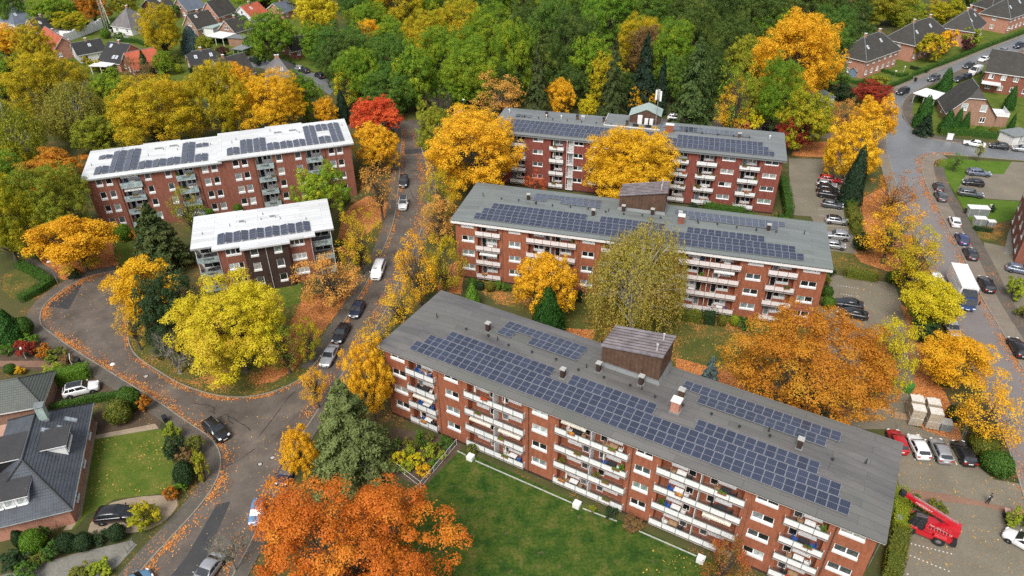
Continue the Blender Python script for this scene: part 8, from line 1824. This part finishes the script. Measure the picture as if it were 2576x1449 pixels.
S = [((297, 1036, 31, 33), 'hd_olive', 'ball1', 'round olive shrub beside the lawn path'), ((322, 1002, 28, 30), 'hd_green', 'ball0', 'bright green shrub above the round olive one'), ((364, 1015, 20, 22), 'lf_rust', 'shrub0', 'reddish shrub at the corner by the kerb'),
     ((430, 1088, 24, 26), 'hd_lime', 'shrub1', 'pale yellow green shrub at the garden tip'), ((436, 1128, 28, 30), 'hd_dark', 'shrub2', 'dark blue green shrub on the garden edge'), ((474, 1150, 30, 28), 'lf_brown', 'shrub0', 'brown red shrub on the garden edge'), ((462, 1192, 26, 32), 'hd_dark', 'ball1', 'dark clipped shrub on the garden edge'), ((456, 1218, 26, 18), 'hd_fresh', 'shrub1', 'bright green low shrub on the garden edge'), ((430, 1242, 18, 20), 'lf_rust', 'shrub2', 'small red shrub at the drive'), ((492, 1118, 22, 26), 'hd_olive', 'shrub0', 'olive shrub by the kerb bend'), ((505, 1170, 22, 40), 'lf_olive', 'shrub1', 'thin olive shrub along the garden wall'),
     ((292, 1340, 22, 22), 'hd_dark', 'ball0', 'dark round clipped shrub, rightmost along the drive'), ((252, 1352, 22, 18), 'hd_dark', 'shrub2', 'loose dark shrub along the drive'), ((207, 1364, 25, 24), 'hd_dark', 'ball1', 'dark round clipped shrub, second along the drive'), ((166, 1366, 24, 26), 'hd_dark', 'ball0', 'dark clipped shrub left of the second one'), ((132, 1388, 28, 27), 'hd_green', 'shrub0', 'glossy green shrub along the drive'), ((82, 1362, 29, 32), 'hd_fresh', 'ball0', 'bright green round shrub at the slate house'), ((48, 1358, 16, 26), 'hd_dark', 'ball1', 'dark shrub left of the bright green one'), ((115, 1340, 16, 20), 'hd_green', 'shrub1', 'green shrub against the slate house wall'), ((34, 1408, 38, 28), 'hd_dark', 'shrub2', 'broad dark shrub at the lower left'), ((92, 1410, 28, 18), 'hd_olive', 'shrub0', 'olive shrub above the paved drive'), ((250, 1428, 34, 24), 'hd_lime', 'shrub1', 'yellow green shrub at the lower end of the paved drive'), ((196, 1442, 28, 22), 'hd_olive', 'shrub2', 'olive shrub at the bottom edge'), ((60, 1446, 40, 14), 'hd_green', 'shrub0', 'green shrub in the bottom left corner'),
     ((362, 1298, 40, 38), 'lf_turning', 'shrub2', 'yellow orange bush hanging over the black car'),
     ((60, 822, 20, 26), 'hd_green', 'ball1', 'green round shrub at the pavement of the turning circle'), ((77, 855, 24, 18), 'hd_fresh', 'shrub0', 'bright green shrub behind the red maple bush'), ((63, 880, 30, 26), 'lf_darkred', 'shrub1', 'crimson maple bush in the flower garden'), ((108, 885, 20, 18), 'lf_rust', 'shrub2', 'rusty shrub in the flower garden'), ((140, 890, 26, 18), 'hd_olive', 'shrub0', 'olive shrub in the flower garden'), ((128, 905, 18, 10), 'hd_fresh', 'shrub1', 'low bright green plant in the flower garden'), ((25, 928, 14, 14), 'hd_green', 'ball0', 'green ball shrub left of the mossy roof'), ((48, 934, 14, 12), 'lf_yellow', 'shrub1', 'yellow shrub above the mossy roof'), ((128, 934, 26, 14), 'hd_lime', 'shrub2', 'yellow green shrub beside the bright hedge'), ((14, 880, 20, 16), 'hd_fresh', 'shrub0', 'green plant at the left edge of the flower garden'), ((165, 905, 20, 14), 'lf_brown', 'shrub0', 'brownish plants at the pavement edge'),
     ((1000, 1113, 12, 13), 'hd_fresh', 'shrub0', 'bright green shrub, leftmost in the bed before the nearest block'), ((1022, 1114, 13, 14), 'hd_olive', 'shrub1', 'olive shrub in the upper row of the bed'), ((1054, 1097, 12, 14), 'hd_fresh', 'shrub2', 'green shrub closest to the brick wall in the bed'), ((1082, 1100, 12, 13), 'hd_olive', 'shrub0', 'olive shrub right of the green one near the wall'), ((1046, 1122, 14, 16), 'hd_olive', 'shrub1', 'olive shrub in the middle of the bed'), ((1078, 1136, 18, 18), 'hd_lime', 'shrub2', 'yellow green shrub in the middle of the bed'), ((1044, 1156, 24, 20), 'lf_lemon', 'shrub0', 'yellow shrub in the lower row of the bed'), ((1004, 1154, 22, 22), 'lf_lemon', 'shrub1', 'yellow shrub beside the conifer in the bed'), ((1122, 1114, 18, 18), 'hd_green', 'shrub2', 'green shrub at the top of the railing'), ((1110, 1146, 14, 14), 'hd_lime', 'shrub0', 'yellow green shrub beside the railing'), ((1090, 1166, 14, 14), 'hd_fresh', 'shrub1', 'fresh green shrub beside the railing'), ((1066, 1184, 20, 18), 'lf_yellow', 'shrub2', 'golden shrub at the lower end of the railing'),
     ((985, 1128, 16, 16), 'hd_green', 'shrub1', 'green shrub beside the conifer, upper left of the bed'), ((1030, 1136, 16, 15), 'hd_lime', 'shrub2', 'lime shrub in the left middle of the bed'), ((1062, 1116, 13, 13), 'hd_green', 'shrub0', 'green shrub between the olive ones in the bed'), ((1098, 1124, 14, 14), 'hd_olive', 'shrub1', 'olive shrub right of centre in the bed'), ((1024, 1172, 20, 17), 'hd_lime', 'shrub2', 'yellow green shrub at the lower left of the bed'), ((985, 1168, 16, 16), 'lf_turning', 'shrub0', 'yellowing shrub under the conifer in the bed'), ((1062, 1152, 13, 13), 'hd_olive', 'shrub2', 'olive shrub between the yellow ones in the bed'),
     ((1190, 1128, 16, 16), 'hd_olive', 'shrub0', 'climbing green shrub at the first balcony'), ((1538, 1292, 22, 20), 'hd_dark', 'shrub1', 'dark shrub against the ground floor parapet'), ((1592, 1318, 26, 16), 'lf_brown', 'shrub2', 'brownish shrub at the gap of the lawn edging'),
     ((1188, 712, 12, 14), 'hd_green', 'ball0', 'round shrub, first from left at the middle block'), ((1208, 718, 11, 12), 'hd_dark', 'ball1', 'dark round shrub, second from left at the middle block'), ((1233, 720, 11, 14), 'hd_olive', 'ball0', 'olive domed shrub, third from left at the middle block'), ((1256, 718, 14, 13), 'hd_fresh', 'shrub0', 'bright shrub, fourth from left at the middle block'), ((1276, 724, 14, 10), 'hd_green', 'shrub1', 'green shrub, fifth from left at the middle block'),
     ((1818, 806, 11, 15), 'hd_olive', 'ball0', 'olive shrub right of the dark block hedge'), ((1848, 806, 12, 15), 'hd_lime', 'ball1', 'yellow green shrub at the middle block'), ((1874, 815, 24, 18), 'hd_green', 'shrub0', 'broad green shrub beside the rust orange tree'), ((1750, 790, 10, 14), 'hd_lime', 'shrub1', 'lime shrub at the end of the yellowing hedge'), ((1455, 745, 16, 14), 'hd_dark', 'shrub2', 'dark shrub between the courtyard tree and the birch'),
     ((2082, 734, 14, 15), 'hd_green', 'ball0', 'upper green ball shrub right of the middle block'), ((2084, 760, 17, 16), 'hd_fresh', 'ball1', 'lower bright ball shrub right of the middle block'), ((2092, 685, 14, 12), 'hd_dark', 'shrub0', 'dark shrub behind the right corner of the middle block'), ((2080, 706, 12, 16), 'hd_olive', 'shrub1', 'olive shrub at the right end of the middle block'), ((2252, 697, 20, 18), 'hd_green', 'ball0', 'green ball shrub at the end of the speckled hedge'), ((2170, 608, 21, 23), 'hd_dark', 'ball1', 'dark barrel shaped shrub beside the upper car park'), ((2152, 555, 18, 20), 'hd_olive', 'shrub2', 'yellowing shrub above the barrel shaped one'), ((2142, 512, 14, 14), 'hd_green', 'shrub0', 'green shrub beside the tall cypress'),
     ((1886, 544, 14, 12), 'hd_green', 'ball0', 'ball shrub right of the hedge at the farthest block'), ((1978, 558, 14, 12), 'hd_fresh', 'ball1', 'bright ball shrub at the end of the tall hedge'), ((1960, 548, 14, 14), 'hd_green', 'shrub0', 'green shrub left of the bright ball shrub'), ((1745, 520, 16, 10), 'hd_dark', 'shrub1', 'dark low shrub left of the hedge at the farthest block'),
     ((2335, 842, 36, 30), 'hd_dark', 'shrub0', 'dark evergreen bush under the bright yellow tree'), ((2318, 800, 24, 26), 'hd_green', 'shrub2', 'green bush left of the bright yellow tree'), ((2378, 952, 22, 20), 'hd_green', 'ball0', 'green ball shrub under the orange tree'), ((2404, 1040, 20, 22), 'hd_dark', 'ball1', 'dark shrub right of the pallets'), ((2479, 1118, 36, 30), 'hd_olive', 'ball0', 'olive dome shrub right of the parked cars'), ((2512, 1166, 38, 32), 'hd_green', 'ball1', 'large green dome shrub right of the parked cars'), ((2555, 724, 30, 30), 'hd_lime', 'shrub1', 'big yellow green bush at the right edge'), ((2575, 785, 18, 16), 'hd_olive', 'shrub2', 'olive bush cut by the right edge'),
     ((2352, 1284, 34, 26), 'hd_olive', 'shrub0', 'olive bush behind the red boom'), ((2300, 1262, 26, 18), 'hd_green', 'shrub1', 'green bush between the boom and the red path'), ((2560, 1306, 28, 28), 'hd_lime', 'shrub2', 'yellowing bush right of the bins'), ((2448, 1085, 12, 12), 'hd_olive', 'shrub0', 'small shrub near the white stone'),
     ((2465, 326, 10, 9), 'hd_fresh', 'ball0', 'left ball shrub behind the side street hedge'), ((2499, 329, 10, 9), 'hd_olive', 'ball1', 'middle ball shrub behind the side street hedge'), ((2530, 332, 10, 9), 'hd_fresh', 'ball0', 'right ball shrub behind the side street hedge'), ((2480, 212, 8, 7), 'hd_green', 'ball1', 'tiny ball shrub below the white canopy'), ((2432, 530, 8, 8), 'hd_dark', 'shrub0', 'dark shrub left of the larger bin shelter'), ((2496, 525, 9, 10), 'hd_dark', 'shrub1', 'dark shrub right of the larger bin shelter'),
     ((310, 585, 18, 22), 'hd_fresh', 'ball0', 'bright green shrub at the left end of the long facade'), ((291, 580, 11, 12), 'hd_lime', 'ball1', 'small lime shrub at the left end of the long facade'), ((598, 523, 11, 12), 'hd_fresh', 'ball0', 'bright ball shrub behind the small white roof, right'), ((526, 533, 12, 12), 'hd_fresh', 'ball1', 'bright ball shrub behind the small white roof, left'), ((335, 590, 14, 14), 'lf_rust', 'shrub0', 'rusty shrub before the long facade'), ((865, 505, 22, 14), 'hd_green', 'shrub1', 'green shrub at the right end of the long facade'), ((185, 690, 18, 10), 'hd_dark', 'shrub2', 'low dark shrub under the orange maple'),
     ((265, 84, 12, 12), 'hd_fresh', 'ball0', 'round green tree in the white house garden'), ((275, 62, 14, 14), 'hd_green', 'ball1', 'green bush left of the white house'), ((210, 62, 20, 16), 'hd_green', 'shrub0', 'green bush above the unfinished house'), ((410, 195, 18, 14), 'hd_lime', 'shrub1', 'lime shrub among the houses'), ((448, 172, 10, 12), 'hd_lime', 'ball0', 'yellow ball shrub left of the slate roofed house'), ((500, 185, 22, 20), 'hd_dark', 'shrub2', 'dark bushes below the slate roofed house'), ((560, 130, 18, 14), 'lf_purple', 'shrub0', 'purple leaved bush above the white gabled house'), ((735, 165, 14, 10), 'hd_dark', 'shrub1', 'dark bush at the street bend'), ((690, 190, 18, 12), 'hd_green', 'ball1', 'round green bush beside the street'), ((430, 30, 20, 16), 'hd_green', 'shrub2', 'green bushes behind the amber tree'), ((580, 88, 10, 8), 'hd_fresh', 'shrub0', 'small bright bush by the veranda'),
     ((2212, 205, 26, 14), 'lf_olive', 'shrub1', 'olive garden bush beside the red maple'), ((2120, 232, 26, 22), 'hd_dark', 'shrub2', 'dark bush left of the red maple'), ((2340, 120, 40, 36), 'lf_turning', 'shrub0', 'spreading green and orange tree before the second brick house'), ((2380, 110, 34, 32), 'lf_gold', 'shrub1', 'orange tree before the third brick house'), ((2445, 95, 24, 24), 'hd_lime', 'shrub2', 'lime green tree before the third brick house'), ((2432, 115, 18, 18), 'lf_purple', 'shrub0', 'purple brown bush along the long hedge')]
for (cx, cy, rx, ry), mt, pk, lb in S: shrub((cx - rx, cy - ry, cx + rx, cy + ry), mt, lb, pk)
for bx4, mt, lb in (((2306, 238, 2350, 320), 'nd_thuja', 'cone shaped thuja at the corner garden, leftmost'), ((2368, 275, 2404, 332), 'nd_thuja', 'dark thuja before the tan brick corner house, first'), ((2399, 270, 2423, 330), 'nd_thuja', 'dark thuja before the tan brick corner house, second'), ((2418, 280, 2442, 334), 'nd_thuja', 'dark thuja before the tan brick corner house, third'), ((2363, 170, 2400, 238), 'nd_thuja', 'tall thuja above the white carport'), ((2532, 215, 2560, 275), 'nd_thuja', 'thuja below the large brick house'), ((2538, 285, 2556, 335), 'nd_thuja', 'slim thuja right of the tan brick corner house'), ((-25, 770, 48, 862), 'nd_thuja', 'large clipped thuja at the left edge of the flower garden'), ((2300, 282, 2360, 340), 'nd_spruce', 'dark bluish conifer at the corner garden')):
    add(bx4, 'cone1' if mt == 'nd_thuja' else 'spruce1', mt, lb, .05, name='conifer', cat='conifer')
for k, (bx4, mt, lb) in enumerate((((1765, 1335, 1900, 1490), 'lf_redgreen', 'sparse small tree with red leaves at the lower right of the lawn'), ((1480, 1270, 1500, 1290), 'lf_olive', 'tiny climbing plant at the ground floor balcony'))):
    add(bx4, 'loose0' if k == 0 else 'shrub0', mt, lb, .5)
add((495, 1290, 640, 1440), 'bare1', 'bark_pale', 'bare greenish tree standing beside the lower road', 1.5, 'bark_pale')
add((2385, 385, 2430, 425), 'loose1', 'lf_brightgreen', 'young green tree on the corner lawn', .8); add((2455, 360, 2480, 395), 'loose2', 'lf_olive', 'thin young tree on the corner lawn', 1.2)

# ------------------------------------------------------------------ things on the balconies
plain('plastic_white', (0.74, 0.74, 0.72), .4); plain('plastic_blue', (0.03, 0.1, 0.35), .4); plain('wood_red', (0.25, 0.1, 0.05), .6); plain('fabric_black', (0.03, 0.03, 0.035), .8); plain('fabric_cream', (0.68, 0.64, 0.55), .8); plain('terracotta', (0.4, 0.15, 0.08), .7); plain('fabric_plaid', (0.18, 0.12, 0.2), .8); plain('flower_red', (0.5, 0.04, 0.06), .6); plain('flower_white', (0.75, 0.72, 0.7), .6)
def tmesh(mat):
    def f():
        q = MB(); q.box(-.5, .5, -.32, .32, .68, .73)
        for sx in (-.43, .43):
            for sy in (-.26, .26): q.box(sx - .025, sx + .025, sy - .025, sy + .025, 0, .68)
        return q.mesh('balcony_table', [mat])
    return shared(('btab', mat), f)
def cmesh(mat):
    def f():
        q = MB(); q.box(-.24, .24, -.24, .24, .4, .45); q.hexa([(-.24, .2, .45), (.24, .2, .45), (.24, .25, .45), (-.24, .25, .45), (-.23, .28, .95), (.23, .28, .95), (.23, .33, .95), (-.23, .33, .95)])
        for sx in (-.21, .21):
            for sy in (-.2, .2): q.box(sx - .02, sx + .02, sy - .02, sy + .02, 0, .4)
            q.box(sx - .02, sx + .02, -.2, .2, .62, .65); q.box(sx - .02, sx + .02, -.22, -.18, .45, .62)
        return q.mesh('balcony_chair', [mat])
    return shared(('bch', mat), f)
def pmesh():
    def f():
        q = MB(); q.tube((0, 0, 0), (0, 0, 2.2), .02, k=5); q.lathe([(.03, .9), (.13, 1.1), (.09, 1.9), (.02, 2.25)], 8); q.lathe([(.25, 0), (.25, .06), (.03, .08)], 10); return q.mesh('closed_parasol', ['fabric_cream'])
    return shared('parasol', f)
def amesh(mat):
    def f():
        q = MB(); q.hexa([(-1.5, -1.0, -.45), (1.5, -1.0, -.45), (1.5, 0, 0), (-1.5, 0, 0), (-1.5, -1.0, -.41), (1.5, -1.0, -.41), (1.5, 0, .04), (-1.5, 0, .04)])
        for i in range(15): q.box(-1.5 + i * .2, -1.5 + i * .2 + .17, -1.03, -1.005, -.62, -.43)
        return q.mesh('awning', [mat])
    return shared(('awn', mat), f)
def potmesh():
    def f():
        q = MB(); q.lathe([(0, .02), (.14, .0), (.19, .3), (.16, .3), (0, .26)], 10); return q.mesh('pot', ['terracotta'])
    return shared('pot', f)
def boxm():
    def f():
        q = MB(); q.box(-.45, .45, -.09, .09, 0, .18); return q.mesh('flower_box', ['wood_red'])
    return shared('fbox', f)
FLN = ['ground floor', 'first floor', 'second floor', 'top floor']; CLN = ['leftmost', 'second', 'middle', 'fourth', 'rightmost']
br_ = random.Random(11)
def furnish(pos, yaw, blk, balcs, prob, fl_z):
    for ci, (a, b, n) in enumerate(balcs):
        halves = [(a, b, '')] if n <= 3 else [(a, (a + b) / 2, 'left half of '), ((a + b) / 2, b, 'right half of ')]
        for fi, F in enumerate(fl_z):
            for h0, h1, hn in halves:
                where = '%s%s %s balcony, %s' % (hn, FLN[fi], CLN[ci], blk); m = OV + (h0 + h1) / 2
                if br_.random() < prob:
                    mt, w1 = br_.choice([('plastic_white', 'white'), ('fabric_black', 'black'), ('timber', 'wooden'), ('plastic_white', 'white')]); o = obj('balcony_table', tmesh(mt), None, at(pos, yaw, m + .2, OV + .35, F + .01), yaw); tag(o, '%s table on %s' % (w1, where), 'table')
                    for s_ in (-1, 1):
                        mt2, w2 = br_.choice([('plastic_white', 'white'), ('fabric_black', 'black'), ('timber', 'wooden'), ('plastic_blue', 'blue')]); o = obj('balcony_chair', cmesh(mt2), None, at(pos, yaw, m + .2 + s_ * .85, OV + .3, F + .01), yaw + s_ * -1.4); tag(o, '%s chair %s of table on %s' % (w2, 'left' if s_ < 0 else 'right', where), 'chair')
                if br_.random() < prob * .7:
                    x = m + br_.uniform(-1.2, 1.2); o = empty('flower_box', at(pos, yaw, x, OV - .5, F + .82), yaw, 'flower box hung outside the %s' % where, 'flower box'); obj('planter', boxm(), o)
                    obj('plant', PROTO['shrub%d' % br_.randint(0, 2)][0], o, (0, 0, .28), 0, (.5, .16, .2), br_.choice(['hd_fresh', 'hd_green', 'lf_red', 'hd_olive', 'lf_peach']))
                if br_.random() < prob * .45:
                    x = m + br_.choice([-1.4, 1.4]); o = empty('potted_plant', at(pos, yaw, x, OV + .2, F + .01), yaw, 'potted plant on the %s' % where, 'plant'); obj('pot', potmesh(), o); obj('plant', PROTO['shrub%d' % br_.randint(0, 2)][0], o, (0, 0, .75), 1.0, (.42, .42, .5), br_.choice(['hd_fresh', 'hd_green', 'hd_olive']))
                if br_.random() < prob * .25:
                    o = obj('closed_parasol', pmesh(), None, at(pos, yaw, m - .7, OV + .1, F + .01), yaw); tag(o, 'closed cream parasol on the %s' % where, 'parasol')
                if br_.random() < prob * .22:
                    mt, w1 = br_.choice([('fabric_cream', 'cream'), ('plastic_white', 'white')]); o = obj('awning', amesh(mt), None, at(pos, yaw, m, OV + .75, F + 2.4), yaw); tag(o, '%s awning over the %s' % (w1, where), 'awning')
furnish(PA, YA, 'nearest block', BALCS, .62, FL); furnish(PB, YB, 'middle block', BALCS, .45, FL)
furnish(PC, YC, 'farthest block', [(12.45, 15.5, 2), (37.0, 40.3, 2), (41.75, 45.65, 2), (49.75, 53.6, 2)], .4, FL)
furnish(PD, YD, 'white-roofed block', [(a, b, 2) for a, b in DB + DBR], .6, FD)
for u, lb in ((1.6, 'left'), (20.2, 'right')):
    for F, fl in ((FE[2], 'top'), (FE[1], 'middle')): o = obj('balcony_table', tmesh('fabric_black'), None, at(PE, YE, u + .5, 1.2, F + .01), YE); tag(o, 'black table on the %s %s corner balcony of the stepped white-roofed block' % (fl, lb), 'table')
# laundry on the top left balcony of the nearest block
o = empty('clothes_horse', at(PA, YA, OV + 6.3, OV + .3, FL[3] + .01), YA, 'drying rack hung with dark and pink laundry on the top left balcony', 'laundry')
q = MB()
for s_ in (-.8, .8): q.tube((s_, -.25, 0), (s_, .25, 1.0), .02, k=5); q.tube((s_, .25, 0), (s_, -.25, 1.0), .02, k=5)
q.tube((-.8, -.25, 1), (.8, -.25, 1), .015, k=4); q.tube((-.8, .25, 1), (.8, .25, 1), .015, k=4); q.build('rack', ['galvanised'], o)
for i, mt in enumerate(('plastic_blue', 'fabric_plaid', 'flower_white', 'fabric_plaid', 'plastic_blue')): q = MB(); q.box(-.75 + i * .3, -.5 + i * .3, -.27, -.23, .35, 1.0); q.build('garment', [mt], o)
